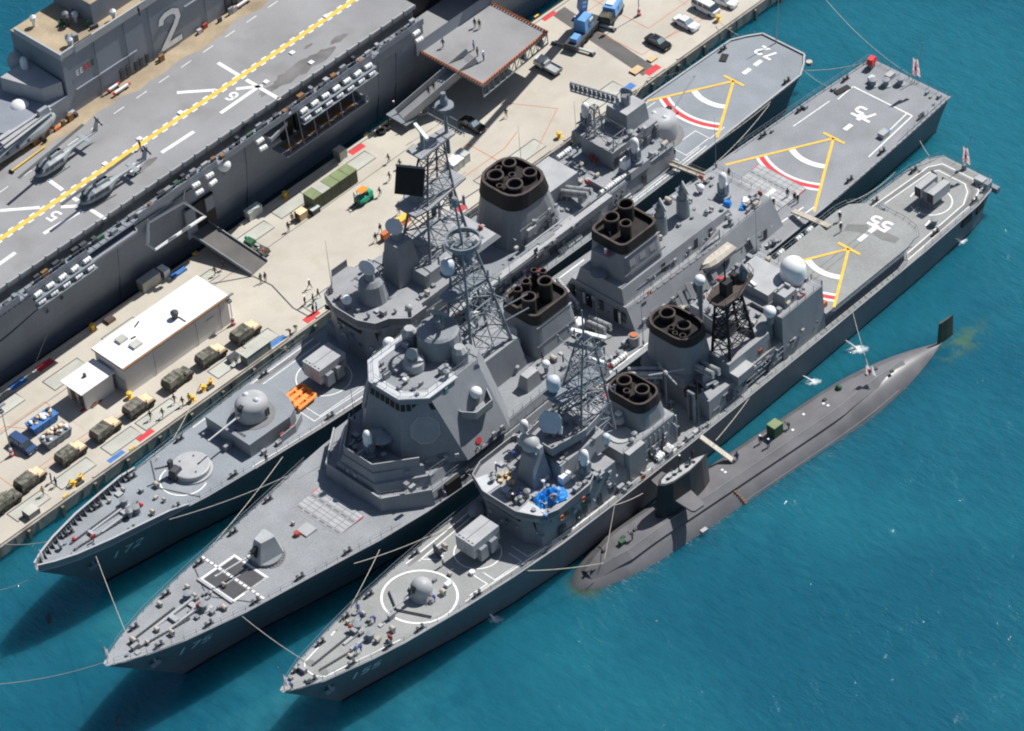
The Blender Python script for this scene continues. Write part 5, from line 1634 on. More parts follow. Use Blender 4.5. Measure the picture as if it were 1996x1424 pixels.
B.kit('small_box', [(161, -4.4, z), (160.6, -5.4, z), (156.6, -7.0, z), (159.6, -6.8, z), (161.4, -6.4, z), (153, 7.2, z), (147, 7.6, z), (139.6, 7.9, z)])
B.rail([(133, 9.0), (150, 8.2), (162.3, 7.3), (162.3, -7.3), (150, -8.2)])
B.rail([(x, -B.hb(x) + .1) for x in (1, 5, 10, 19, 30, 44)]); B.rail([(x, B.hb(x) - .1) for x in (1, 5, 10, 19, 30, 44)])
jackstaff(B, .5, 0, 11.8)
B.kit('life_ring', [(x, -9.3, 9.3) for x in (76, 82)] + [(110, -6.6, 9.6), (97, -5.9, 11.2)])
B.kit('whip_aerial', [(84, -8.3, 11.7), (84, 8.3, 11.7), (91.6, -9.4, 7.2), (51.4, 6.6, 13), (124, 5.2, 10.6)])
wall(B, (49.9, -9.75), (63, -9.9), 8.4, 10.2, 10, 11); wall(B, (63, -10.0), (84, -9.9), 8.0, 10.2, 16, 12); wall(B, (57.2, -9.75), (64.2, -9.75), 11.8, 13.0, 7, 13); wall(B, (50.2, -4.3), (55.8, -9.3), 11.9, 13.0, 7, 14); wall(B, (95.5, -4.35), (112, -4.7), 10.7, 12.4, 14, 15); wall(B, (93.2, -6.9), (123.6, -7.2), 7.2, 8.6, 16, 16); wall(B, (92.75, 5), (92.75, -5.6), 7.6, 10, 10, 17); wall(B, (45.0, 3.4), (45.0, -3.4), 10.4, 11.6, 4, 18)
mb = MB('red'); o = Vector((59.0, -9.35, 13.0)); n_ = Vector((0, -1, .4)).normalized()
c_ = [tuple(o + Vector((math.cos(a), 0, 0)) * .5 + Vector((0, .37, .93)) * .5 * math.sin(a) + n_ * .1) for a in (2 * math.pi * i / 16 for i in range(16))]
mb.add(c_, [tuple(range(16))]); mb.build('round_emblem', tw)
# ---------------------------------------------------------------- smaller destroyer outermost (55 on its deck)
C = Ship('destroyer', 'smallest grey destroyer, outermost of three, two low black-topped funnels, 55 on its deck', 'warship', -69.2, -28.3, 1.2,
         [(0, .25, 9.9, 9.4, .05), (2, 1.2, 9.7, 10, .15), (5, 2.4, 9.3, 11.4, .35), (12, 4.0, 8.6, 16.6, 1.4), (17, 4.9, 8.2, 20.5, 2.2), (26, 6.0, 7.55, 28, 3.8), (35, 6.8, 7.0, 36, 5.2), (44, 7.3, 6.5, 44.5, 6.1), (55, 7.4, 6.15, 55, 6.6), (72, 7.4, 5.75, 72, 6.9),
          (98, 7.25, 5.4, 98, 6.8), (121, 6.9, 5.15, 121, 6.4), (134, 6.4, 5.05, 133, 5.8), (137.6, 5.8, 5.05, 136, 5.2), (139.6, 4.3, 5.05, 137.6, 3.9)], 'deck155')
C.hull()
C.number('155', 9.9, 4.6, 1.6, .28)
anchor(C, 6.4, 6.6)
chain_gear(C, 6.2, 13.2, 1.2, 14.6)
mb = MB('lgrey')
for y in (-.8, .55): mb.box(13.0, y, C.zd(13) + .02, 3.2, .42, .35)
mb.build('chain_stopper_bed', C.o)
mb = MB('walk')
for y in (-1.25, 1.25): mb.lathe(6.0, y, [(.7, C.zd(6)), (.7, C.zd(6) + .04)], 16)
mb.build('hawse_plate', C.o)
C.paint('paintw', [([(17, -4.1), (10, -2.6), (5.8, -2.0), (4.9, -.9), (4.9, .9), (5.8, 1.9), (9, 2.6)], .16, False), ([(11.5, 3.0), (12.4, 3.2)], .2, False)])
C.paint('paintw', [(C.ring(24.3, -.3, 4.95), .3, True), (C.ring(35.4, -.1, 3.15), .17, True)])
C.paint('paintw', [([(27.5, 5.4), (44, 6.4)], .18, False), ([(29, 4.5), (31.4, 4.7), (44, 5.6)], .15, False), ([(29.4, 4.6), (31.3, 2.4), (31.3, 2.3)], .16, False), ([(32.4, 5.0), (32.4, 3.0)], .16, False),
                   ([(27.6, -5.3), (44, -6.4), (70, -6.6)], .2, False), ([(28.4, -3.4), (31.4, -5.2)], .0001, False), ([(28.8, -5.0), (31.9, -5.2), (31.9, -2.6)], .17, False), ([(33.1, -3.4), (33.1, -5.4), (38.0, -5.6), (38.0, -3.2)], .15, False), ([(39.2, -2.6), (39.2, -5.6), (44, -6.0)], .13, False)])
C.paint('walk', [([(27.6, -5.75), (44, -6.85), (70, -7.0)], .55, False), ([(27.5, 5.0), (44, 6.0)], .6, False)], dz=.015, name='walkway')
mb = MB('dark'); mb.tube([(22.2, 3.2, C.zd(22.2) + .2), (20.5, .2, C.zd(20.5) + .2)], .14, 4); mb.tube([(20.5, .1, C.zd(20.5) + .2), (22.6, -4.2, C.zd(22.6) + .2)], .14, 4); mb.build('breakwater', C.o)
C.kit('mooring_bitts', [(x, sg * (C.hb(x) - .6), C.zd(x), 0) for x in (4, 9.5, 15, 20, 29.5) for sg in (-1, 1)] + [(x, sg * 5.6, 5.1, 0) for x in (125, 134) for sg in (-1, 1)])
C.kit('hose_reel', [(17.0, 2.6, C.zd(17)), (17.4, -2.3, C.zd(17.4)), (14.5, 3.0, C.zd(14.5)), (33.0, 3.6, C.zd(33)), (29.8, -.4, C.zd(30)), (10.4, -1.7, C.zd(10.4))])
clutter(C, [(13.5, 19, -3.4, 3.6, None, 12), (26, 30, -3, 3, None, 3), (2, 4.5, -1, 1, None, 4)], 52)
# 76 mm dome gun
z = C.zd(24.6)
mb = MB('lgrey'); mb.smooth = True
mb.lathe(24.7, -.45, [(1.62, z), (1.62, z + .35), (1.5, z + .4), (1.5, z + 1.5)] + [(1.5 * math.cos(a), z + 1.5 + 1.45 * math.sin(a)) for a in (rad(12 * i) for i in range(1, 8))] + [(.01, z + 2.95)], 24)
mb.smooth = False
g = mb.build('gun_turret', C.o)
mb = MB('black'); mb.bx((23.5, -.4, z + 1.9), ((1, 0, .5), (0, 1, 0), (-.5, 0, 1)), (.34, .26, .75)); mb.build('gun_slot', g)
mb = MB('lgrey'); a0, d = Vector((23.4, -.4, z + 1.55)), Vector((-1, .03, .03)).normalized(); mb.tube([a0, a0 + d * 1.6], .17, 7); mb.tube([a0 + d * 1.6, a0 + d * 5.0], .1, 7, r1=.08); mb.build('gun_barrel', g)
C.boxlauncher(35.7, -.1, C.zd(35.6), math.pi, 4.9, 3.3, 2.4, 1.5)
mb = MB('white'); mb.box(28.3, -1.6, C.zd(28.3), .8, .7, .5); mb.lathe(32.0, -2.4, [(.4, C.zd(32)), (.4, C.zd(32) + .5)], 10); mb.build('deck_locker', C.o)
mb = MB('dark'); mb.bx((31.4, 3.3, C.zd(31) + .8), ((.2, 1, 0), (1, -.2, .6), (0, 0, 1)), (.9, .12, .7)); mb.build('deck_shield', C.o)
# superstructure
C.block('deckhouse', rect(41.6, 62, -6.0, 6.0), 5.6, rect(41.8, 62, -5.9, 5.9), 8.6, top='roof')
pb = [(40.9, -3.4), (42.4, -5.9), (56, -6.2), (56, 6.2), (42.4, 5.9), (40.9, 3.4)]
br = C.block('bridge', pb, 6.2, pb, 11.9, top='roof')
wg = [(40.2, -3.0), (41.6, -6.2), (44.0, -7.1), (50, -7.1), (52, -6.2), (56, -6.2), (56, 6.2), (52, 6.2), (50, 7.1), (44, 7.1), (41.6, 6.2), (40.2, 3.0)]
C.block('bridge_wing', wg, 11.4, wg, 11.95, top='roof', parent=br)
C.bulwark([wg[4], wg[3], wg[2], wg[1], wg[0], wg[-1], wg[-2], wg[-3], wg[-4], wg[-5]], 11.95, .9, mt='hull', parent=br)
mb = MB('black'); mb.box(40.86, 0, 10.3, .1, 6.0, .7); mb.box(41.6, -4.7, 10.3, .1, 2.6, .7, -.54); mb.build('bridge_window', br)
mb = MB('pale'); mb.prism([(40.3, -2.8), (41.4, -6.0), (43.3, -5.4), (43, -2.6)], 11.97, 12.1); mb.prism([(40.3, 2.8), (43, 2.6), (43.3, 5.2), (41.4, 6.0)], 11.97, 12.1); mb.build('roof_visor', br)
mb = MB('grey'); mb.ball((40.2, 4.6, 8.2), 1.1, 12, 1.2, 1, .8); mb.build('bulwark_shield', br)
# gun director on its cone, platforms
mb = MB('grey'); mb.fr([(45.2, -1.6), (48.4, -2.0), (48.4, 2.0), (45.2, 1.6)], 11.9, [(45.9, -1.0), (47.9, -1.2), (47.9, 1.2), (45.9, 1.0)], 16.8, top='lgrey'); mb.build('director_tower', C.o)
mb = MB('lgrey'); mb.ball((46.8, 0, 18.3), 1.25, 14); mb.box(46.6, 1.4, 17.5, .9, .9, 1.5); mb.box(47.0, -1.3, 17.3, .8, .8, 1.2); mb.build('gun_director', C.o)
C.block('mast_house', rect(48.4, 57.5, -3.6, 4.0), 11.9, rect(48.8, 57.2, -3.2, 3.6), 14.6, top='roof')
C.block('radar_platform', [(48.4, -2.2), (54, -3.2), (57.6, -2.6), (57.6, 2.8), (54, 3.2), (48.4, 2.6)], 16.2, [(48.4, -2.2), (54, -3.2), (57.6, -2.6), (57.6, 2.8), (54, 3.2), (48.4, 2.6)], 16.45, top='roof')
C.bulwark([(57.4, -2.6), (54, -3.1), (48.5, -2.1), (48.5, 2.5), (54, 3.1)], 16.45, 1.0)
mb = MB('grey'); mb.fr(rect(49.4, 51.8, -1.4, 1.4), 14.6, rect(49.2, 52.6, -1.6, 1.6), 16.2); mb.build('platform_support', C.o)
mb = MB('mast'); d = Vector((-.80, -.42, .45)).normalized(); sv = Vector((-.42, .8, 0)).normalized(); uv = d.cross(sv)
c0 = Vector((50.6, -.1, 19.4)); o = len(mb.v)
hexp = [(-1.55, .5), (-.9, 1.45), (.9, 1.45), (1.55, .5), (1.55, -.6), (.9, -1.5), (-.9, -1.5), (-1.55, -.6)]
for k in (.12, -.12):
    mb.v += [tuple(c0 + sv * a + uv * b + d * k) for a, b in hexp]
mb.use('dome').face([o + i for i in range(8)]); mb.use('mast').face([o + 15 - i for i in range(8)])
for i in range(8): mb.face((o + i, o + 8 + i, o + 8 + (i + 1) % 8, o + (i + 1) % 8))
mb.bx(c0 - d * .5, (sv, uv, d), (.8, .7, .35)); mb.lathe(51.2, .1, [(.5, 16.5), (.4, 18.6)], 8)
mb.use('white').bx(c0 + sv * -1.45 + uv * .9 - d * .1, (sv, uv, d), (.18, .5, .2))
mb.build('search_radar', C.o)
ciws(C.o, 51.6, -4.9, 12.0); ciws(C.o, 50.6, 5.0, 12.2)
C.block('gun_platform', rect(49.6, 53.6, -6.6, -3.6), 11.95, rect(49.6, 53.6, -6.6, -3.6), 12.05, top='roof')
mb = MB('white'); mb.box(49.0, -3.6, 12.0, 1.7, .9, 1.3); mb.build('ammunition_locker', C.o)
base = [(53.4, -2.6), (60.2, -2.4), (60.2, 2.4), (53.4, 2.6)]; mid = [(55.2, -1.6), (59.6, -1.4), (59.6, 1.4), (55.2, 1.6)]; top = [(57.2, -.6), (59.0, -.6), (59.0, .6), (57.2, .6)]
ms = C.lattice(base, 12.4, mid, 22, 4, .2, rb=.1)
C.lattice(mid, 22, top, 29, 3, .16, parent=ms, name='upper_lattice', rb=.08)
mb = MB('mast')
mb.tube([(58, 0, 28), (58, 0, 34)], .2, 7, r1=.1)
for zz_, w_ in ((22.2, 4.6), (25.4, 5.2), (28.2, 3.2), (18.6, 3.6)):
    mb.tube([(58.6, -w_, zz_ + .3), (57.6, 0, zz_), (58.6, w_, zz_ + .3)], .09, 5)
    for k in (-1, -.65, .65, 1): mb.tube([(58.4, k * w_, zz_ - .3), (58.4, k * w_, zz_ + 1)], .12, 6)
mb.prism([(51.6, -.6), (55.2, -1.5), (59.6, -1.4), (59.6, 1.4), (55.2, 1.5), (51.6, 1.2)], 22, 22.2, bottom=True)
mb.prism([(50.8, -.6), (53.4, -1.0), (53.4, 1.2), (50.8, 1.1)], 23.6, 23.8, bottom=True); mb.tube([(53.2, .2, 23.6), (56, .2, 21.8)], .14, 5)
mb.build('mast_fitting', ms)
C.radome(52.0, .2, 24.3, .95, 2.2, 'dome', .5)
mb = MB('white'); mb.bx((63.0, 3.6, 19.6), ((.3, -1, 0), (1, .3, 0), (0, 0, 1)), (1.6, .2, .2)); mb.build('navigation_radar', ms)
C.radome(56.6, -4.2, 13.8, .55, 1.5, 'dome', .8)
clutter(C, [(42, 46, -5.4, 5.4, 12.0, 26), (46, 56, 3.8, 6.4, 12.0, 14), (48, 56, -6.5, -5.6, 12, 8), (46, 50, -3.4, -1.6, 12.0, 6), (49, 57, -2.6, 3, 14.65, 14), (50, 57, -2, 2.6, 16.5, 8)], 61)
mb = MB('tan')
for x, y in ((43.6, 3.0), (44.2, 3.6), (44.5, 2.2), (44.9, 3.0), (44.2, 1.4), (43.4, -1.4)): mb.box(x, y, 11.98, .9, .6, .4, .6)
mb.build('folded_canvas', C.o)
# forward funnel
C.block('funnel_house', rect(58.2, 68.8, -5.6, 5.6), 5.8, rect(58.4, 68.6, -5.5, 5.5), 10.9, top='roof')
mb = MB('lgrey')
mb.lathe(60.9, -2.7, [(1.62, 10.9), (1.6, 11.06)], 26); mb.lathe(60.3, .9, [(1.5, 10.9), (1.48, 11.04)], 26); mb.lathe(61.3, 3.6, [(1.2, 10.9), (1.2, 11.0)], 24)
mb.build('deck_plate', C.o)
f1 = C.funnel(rrect(62.8, 68.5, -4.8, 2.6, 1.6), 10.9, rrect(63.3, 67.7, -4.3, 2.1, 1.6), 15.3, 1.5, [(65.5, .55, 1.0, .6), (65.7, -2.5, 1.0, .6), (64.4, -.9, .45, .3)])
mb = MB('white'); mb.box(62.5, -1.0, 12.6, .7, .7, .4); mb.use('lgrey').lathe(62.3, -1.1, [(.9, 11.6), (.9, 12.0), (.7, 12.5)], 14); mb.build('searchlight_platform', f1)
C.block('intake_block', rect(58.6, 61.8, -6.3, -5.3), 6.2, rect(58.6, 61.8, -6.3, -5.3), 11.1, top='lgrey')
mb = MB('lgrey')
for i in range(6): mb.box(62.6 + i * .9, -5.66, 7.6, .14, .1, 2.8)
mb.tube([(68.7, -5.6, 10.6), (68.7, -5.6, 6)], .14, 6)
mb.build('wall_stiffener', C.o)
C.kit('life_raft_canister', [(x, y, 5.9, 0) for x in (64.6, 66.4) for y in (-6.3, -5.7)] + [(66.6 + i * 1.6, 6.4, 5.9, 0) for i in range(3)])
# waist: aerial cross, torpedo davit, drum, missiles
mb = MB('lgrey'); c0 = Vector((72.6, -.4, 12.6)); mb.ball(c0, .35, 8)
for v in ((2.4, -1.3, -.3), (-1.6, 1.6, -.3), (1.2, 2.4, -.3), (-.6, -2.6, -.3)): mb.tube([c0, c0 + Vector(v)], .13, 5)
mb.use('mast').tube([c0, (72.6, -.4, 5.7)], .14, 6); mb.build('cross_aerial', C.o)
mb = MB('mast'); mb.box(72.9, -4.7, 5.7, .3, 1.2, 5.6); mb.use('dark').box(72.7, -4.7, 6.2, .1, .5, 4.6); mb.build('boat_davit', C.o)
mb = MB('grey'); mb.lathe(75.3, -2.9, [(1.25, 5.7), (1.25, 8.2)], 18, cap=False); mb.use('rust').lathe(75.3, -2.9, [(1.3, 8.2), (1.3, 9.1), (1.1, 9.1)], 18); mb.use('paintw').box(75.0, -4.2, 6.2, .35, .08, 1.5); mb.build('uptake_drum', C.o)
C.block('launcher_house', rect(74.6, 82.5, -6.4, 5.6), 5.6, rect(74.8, 82.3, -6.2, 5.4), 9.0, top='roof')
C.block('launcher_house', rect(80.0, 83.4, -7.0, -3.6), 8.6, rect(80.0, 83.4, -7.0, -3.6), 10.2, top='lgrey')
C.harpoon(77.4, -3.0, 9.6, rad(-102), .34, 6.0)
C.harpoon(72.6, 3.4, 9.0, rad(138), .12, 4.6)
C.block('launcher_house', rect(69.6, 74.5, 2.2, 6.2), 5.6, rect(69.8, 74.3, 2.4, 6.0), 8.6, top='roof')
C.block('funnel_house', rect(74.6, 84, -2.0, 6.2), 8.9, rect(74.8, 84, -1.8, 6.0), 10.4, top='roof')
f2 = C.funnel(rrect(75.0, 81.6, -2.0, 6.4, 2.2), 10.3, rrect(75.5, 80.5, -1.7, 5.9, 2.2), 16.6, 1.4, [(78.3, 4.1, 1.1, .5), (77.9, .7, .95, .45), (76.6, 1.9, .42, .2), (76.4, -.4, .45, .2), (76.2, .8, .35, .15)])
# after mast, black lattice
base = [(80.8, -4.9), (86.4, -4.4), (86.4, -1.6), (80.8, -1.7)]; top = [(81.6, -3.9), (84.4, -3.9), (84.4, -2.0), (81.6, -2.0)]
C.block('mast_house', rect(79.8, 88.6, -5.6, -1.4), 8.8, rect(80, 88.4, -5.4, -1.5), 11.6, top='roof')
ms = C.lattice(base, 11.6, top, 21.6, 5, .24, 'black', rb=.11)
mb = MB('dark'); pf = [(79.6, -3.4), (80.4, -4.8), (83, -5.0), (87.6, -3.6), (88.2, -2.2), (86.6, -1.2), (82, -1.0), (80, -1.8)]
mb.prism(pf, 21.5, 21.75, top='rust', bottom=True); mb.use('black').box(82.4, -3.2, 21.75, 1.3, 1.3, 2.3); mb.box(84.8, -2.6, 21.75, .8, .8, 1.6); mb.tube([(82.5, -3, 23), (82.5, -3, 27.5)], .16, 6, r1=.08)
for i in range(8):
    a, b = pf[i], pf[(i + 1) % 8]; mb.tube([(a[0], a[1], 22.7), (b[0], b[1], 22.7)], .045, 4); mb.tube([(a[0], a[1], 21.7), (a[0], a[1], 22.7)], .04, 4)
mb.build('mast_platform', ms)
C.director(86.3, -2.8, 21.7, -.5, .9, .5, 'roof', .3)
C.ball(82.0, 1.2, 22.0, .8, 3.2, 'white')
mb = MB('grey'); mb.tube([(82, 1.2, 12), (82, 1.2, 20.6)], .3, 8); mb.tube([(82, 1.2, 16), (82.4, -1.6, 15)], .12, 5); mb.build('pole_mast', C.o)
# hangar
C.block('deckhouse', rect(83.8, 99.2, -6.0, 6.2), 5.3, rect(83.8, 99.2, -5.9, 6.1), 8.8, top='deck155')
C.block('hangar', [(90.4, -6.3), (99.4, -6.3), (99.4, 6.3), (84.6, 6.3), (84.6, 1.0), (90.4, -.6)], 5.35, [(90.6, -5.9), (99.3, -5.9), (99.3, 5.9), (84.8, 5.9), (84.8, 1.2), (90.6, -.5)], 13.0, top='roof')
C.block('hangar_house', rect(91.6, 97.4, -2.6, 4.6), 12.95, rect(91.8, 97.2, -2.4, 4.4), 14.4, top='lgrey')
C.block('control_house', rect(92.4, 95.2, -5.0, -2.7), 12.95, rect(92.6, 95.0, -4.8, -2.8), 14.8, top='lgrey')
mb = MB('lgrey'); mb.box(93.6, -3.2, 14.8, 1.2, .3, .5); mb.box(94.6, -3.6, 14.8, .3, 1.0, .5); mb.build('control_house_fitting', C.o)
C.radome(97.2, -2.4, 13.6, 1.85, 3.9, 'white', .7, pr=.8)
C.ball(89.6, -4.6, 14.2, .9, 1.2)
mb = MB('white'); mb.box(92.4, 1.2, 14.5, .4, 2.2, .2, -.2); mb.build('aerial_panel', C.o)
mb = MB('red'); mb.bx((90.8, 4.2, 14.2), ((.4, -1, 0), (1, .4, 0), (0, 0, 1)), (1.4, .3, .3)); mb.box(95.8, -5.0, 13.0, .9, .7, .5); mb.build('fire_gear', C.o)
C.block('deckhouse', rect(86.2, 90.2, -4.6, .4), 8.7, rect(86.4, 90.2, -4.4, .3), 12.4, top='roof')
mb = MB('grey')
for k in (0, .9, 1.8): mb.tube([(77.5, -6.3 + k * .0, 6.4 + k), (90.4, -6.2, 6.4 + k)], .06, 4)
mb.tube([(87, -6.2, 5.5), (88.6, -6.6, 9)], .25, 7); mb.build('side_rail', C.o)
clutter(C, [(84.8, 90, 1.4, 5.6, 13.05, 12), (91, 99, 4.6, 5.8, 13.05, 6), (91, 99, -5.7, -3.4, 13.05, 10), (98, 99.2, -4, 4, 13.05, 6), (83, 90, -5.6, .6, 8.85, 12), (75, 82, -5.8, 5, 9.05, 14), (56, 74, -7, -6, None, 14), (68, 74, -5, 4, None, 12), (59, 68, 3.6, 5.3, 10.95, 8), (58.6, 62, -5.2, 5, 10.95, 5), (86.4, 90, -4.4, 0, 12.45, 6)], 71)
mb = MB('mast')
for y in (-5.4, -3.5): mb.tube([(99.8, y, 8.3), (99.8, y, 13.4)], .07, 5)
for i in range(9): mb.tube([(99.8, -5.4, 8.6 + i * .55), (99.8, -3.5, 8.6 + i * .55)], .04, 4)
mb.build('access_ladder', C.o)
# flight deck one level up
fz = 8.1
FD = [(99.3, -6.5), (117.5, -6.5), (119.6, -6.0), (121.0, -4.6), (121.5, -2.2), (121.6, 0), (121.5, 2.0), (121.0, 4.6), (119.6, 6.0), (117.5, 6.5), (99.3, 6.5)]
FDb = [(99.3, -5.4), (117.5, -5.4), (118.6, -5.0), (119.6, -4.0), (120, -2.2), (120, 0), (120, 2.0), (119.6, 4.0), (118.6, 5.0), (117.5, 5.4), (99.3, 5.4)]
C.block('flight_deck_house', FDb, 5.1, FDb, fz - .3, top='grey')
mb = MB('grey'); mb.prism(FD, fz - .32, fz, top='deck155', bottom=True); mb.build('flight_deck', C.o)
heli_marks(C, 111.9, -.2, fz, 6.3, 10.9, 6.2, 10.6, [(2.3, 4.0), (4.7, 6.6)])
deck_number(C, '55', 119.0, -.2, fz, 2.0, .5)
C.paint('walk', [([(99.5, .5), (116, .35)], .14, False), ([(99.5, -.6), (115, -.6)], .14, False)], fz, dz=.02, name='traverse_rail')
MATS['wornd'] = mat('wornd', (.20, .205, .20), .85, .1, .4, fine=.12)
mb = MB('wornd')
for pl in ([(114.6, 2.9), (116.0, 3.4), (117.6, 1.2), (117.2, .4), (116.0, .2)], [(116.6, -.6), (118.0, -1.0), (118.3, -4.4), (117.0, -4.6), (116.4, -2.6)]):
    mb.add([(x, y, fz + .012) for x, y in pl], [tuple(range(len(pl)))[::-1]])
mb.build('worn_patch', C.o)
mb = MB('mast')
nets = [(100, -6.5), (117.5, -6.5), (119.6, -6.0), (121.0, -4.6), (121.5, -2.2), (121.5, 2.2), (121.0, 4.6), (119.6, 6.0), (117.5, 6.5), (100, 6.5)]
for a, b in zip(nets, nets[1:]):
    L = math.hypot(b[0] - a[0], b[1] - a[1]); rz = math.atan2(b[1] - a[1], b[0] - a[0]); nx, ny = math.sin(rz), -math.cos(rz)
    k = max(1, int(L / 1.2))
    for i in range(k):
        t = i / k; x, y = a[0] + (b[0] - a[0]) * t, a[1] + (b[1] - a[1]) * t
        mb.tube([(x, y, fz - .1), (x + nx * .7, y + ny * .7, fz + .3)], .05, 4)
    mb.tube([(a[0] + nx * .7, a[1] + ny * .7, fz + .3), (b[0] + nx * .7, b[1] + ny * .7, fz + .3)], .045, 4)
    mb.tube([(a[0] + nx * .35, a[1] + ny * .35, fz + .1), (b[0] + nx * .35, b[1] + ny * .35, fz + .1)], .03, 4)
mb.build('safety_net', C.o)
C.kit('life_raft_canister', [(x, 7.0, 7.4, 0) for x in (101.2, 105.4, 109.6, 111.8)])
mb = MB('orange2'); mb.box(100.3, -5.3, fz, .8, .6, .9); mb.build('fire_box', C.o)
# quarterdeck
z = 5.06
C.paint('paintw', [([(118, -6.15), (133.2, -5.6), (136.3, -4.6), (138.0, -2.6), (138.0, 3.4), (136.2, 4.6), (121.5, 5.4)], .17, False), ([(119, -5.2), (132.6, -4.7), (135.2, -3.4), (136.4, -2.0), (136.4, 3.0), (135.2, 3.7), (121.8, 4.5)], .17, False), (C.ring(130.2, -.6, 3.1, -210, 110, 36), .2, False), ([(125.4, -3.4), (127.4, -3.1)], .3, False)], dz=.03)
C.paint('walk', [([(119, -5.7), (132.9, -5.15), (135.8, -4.0), (137.2, -2.3), (137.2, 3.2), (135.7, 4.15), (121.7, 4.95)], .75, False)], dz=.015, name='walkway')
mb = MB('grey'); mb.lathe(130.2, -.6, [(1.6, z), (1.6, z + .3), (1.1, z + .4), (1.1, z + 1.6)], 20); mb.box(130.2, -.6, z + 1.3, 2.6, .9, 1.4); b = mb.build('missile_launcher', C.o)
for y in (-1.75, .55):
    mb = MB('lgrey'); mb.box(130.5, y, z + 1.4, 3.9, 1.15, 1.75); mb.use('dark').box(128.5, y, z + 1.5, .1, 1.0, 1.5); mb.build('launcher_cell', b)
mb = MB('dark'); mb.bx((132.8, .9, z + 2.2), ((.3, 1, 0), (1, -.3, 0), (0, 0, 1)), (.6, .12, .9)); mb.bx((132.9, -1.0, z + 2.2), ((.3, 1, 0), (1, -.3, 0), (0, 0, 1)), (.6, .12, .5)); mb.build('launcher_door', b)
C.kit('capstan', [(124.0, 3.4, z), (126.4, -4.2, z)]); C.kit('small_box', [(137.4, -4.2, z), (136.4, -5.0, z), (138.4, -3.4, z), (137.9, .6, z), (134.6, 4.9, z)])
mb = MB('lgrey'); mb.box(138.0, -3.6, z, 1.2, 1.6, .9); mb.use('mast').box(137.6, -5.2, z, 1.0, .8, 1.2); mb.build('winch', C.o)
mb = MB('mast'); mb.box(139.6, -5.0, 3.2, .8, 1.4, .9); mb.build('stern_fairlead', C.o)
mb = MB('black'); mb.bx((131.2, -6.22, 3.9), ((1, .04, 0), (0, 1, 0), (0, 0, 1)), (1.2, .3, .6)); mb.bx((134.6, -5.95, 3.9), ((1, .16, 0), (-.16, 1, 0), (0, 0, 1)), (1.0, .3, .6)); mb.build('mooring_port', C.o)
mb = MB('lgrey'); mb.tube([(139.0, .2, z), (140.4, .2, z + 5.6)], .06, 6); mb.use('mast').lathe(139, .2, [(.4, z), (.3, z + .9)], 8); mb.build('ensign_staff', C.o)
C.rail([(x, -C.hb(x) + .1) for x in (1, 5, 12, 17, 26, 35, 55, 72, 98)]); C.rail([(x, C.hb(x) - .1) for x in (1, 5, 12, 17, 26, 35, 55, 72, 98, 121, 134, 139)])
C.rail([(121, -6.8), (134, -6.3), (137.5, -5.7), (139.4, -4.2), (139.4, 4.2)])
C.rail([(84.8, 1.3), (84.9, 5.8), (99.2, 5.8), (99.2, -5.8), (90.7, -5.8)], 13.0)
C.rail([(58.4, -5.4), (68.5, -5.4)], 10.9)
jackstaff(C, .5, 0, 9.9)
C.kit('life_ring', [(x, -6.1, 9.4) for x in (46.5, 54)] + [(48.6, -7.2, 11.2), (60, -7.3, 6.6), (44.4, -7.2, 11.0)])
C.kit('door', [(x, -6.25, 6.3) for x in (45, 48.5, 52.6)] + [(x, -5.65, 6.2) for x in (66, 69)])
C.kit('whip_aerial', [(57.6, 5.6, 12), (43, -6.2, 12), (99, 5.8, 13), (72, -6.8, 5.8), (62, 6.8, 6)])
wall(C, (58.4, -5.62), (68.6, -5.62), 6.2, 10.6, 18, 21); wall(C, (43, -6.05), (56, -6.25), 6.6, 11.2, 24, 22); wall(C, (40.9, 3.2), (40.9, -3.2), 7.2, 9.8, 8, 23); wall(C, (41.2, -3.6), (42.3, -5.6), 7, 10, 4, 24); wall(C, (84, -6.02), (90.4, -6.02), 5.8, 8.6, 12, 25); wall(C, (74.8, -6.35), (82.4, -6.35), 6, 8.7, 10, 26); wall(C, (90.45, -.8), (90.5, -5.8), 6, 12.5, 9, 27); wall(C, (91, -6.32), (99, -6.32), 6.5, 12, 4, 28)
C.kit('deck_pipe', [(60, -6.9, 6), (64, -6.9, 5.9), (79, -6.9, 5.7), (86, -6.7, 5.6)])
# ---------------------------------------------------------------- submarine
SF = Frame(-25.0, -36.9, -5.2)
subm = thing('submarine', 'dark grey submarine lying beside the outermost destroyer with its black sail raised', 'submarine', (-25.0, -36.9, 0), rad(-5.2))
mb = MB('sub'); mb.smooth = True
st = []
for i in range(41):
    x = -2.2 + 71.2 * i / 40
    t = i / 40
    if t < .22: rr = 4.75 * math.sqrt(max(.0, 1 - ((.22 - t) / .22) ** 2.1))
    elif t < .68: rr = 4.75
    else: rr = 4.75 * max(.08, 1 - ((t - .68) / .32) ** 2.0)
    cz = -2.15 + (0 if t < .62 else 1.75 * ((t - .62) / .38) ** 1.5)
    st.append((x, max(.05, rr), cz))
n = 26; o = len(mb.v)
for x, rr, cz in st:
    for j in range(n):
        a = 2 * math.pi * j / n
        mb.v.append((x, rr * math.cos(a), cz + rr * math.sin(a)))
for i in range(40):
    for j in range(n):
        mb.face((o + i * n + j, o + i * n + (j + 1) % n, o + (i + 1) * n + (j + 1) % n, o + (i + 1) * n + j)[::-1])
mb.face([o + j for j in range(n)]); mb.face([o + 40 * n + n - 1 - j for j in range(n)])
mb.build('pressure_hull', subm)
mb = MB('sub')
def subz(x):
    for a, b in zip(st, st[1:]):
        if x <= b[0]:
            t = (x - a[0]) / (b[0] - a[0]); return a[2] + b[2] * 0 + a[1] + (b[1] - a[1]) * t
    return 0
cs = []
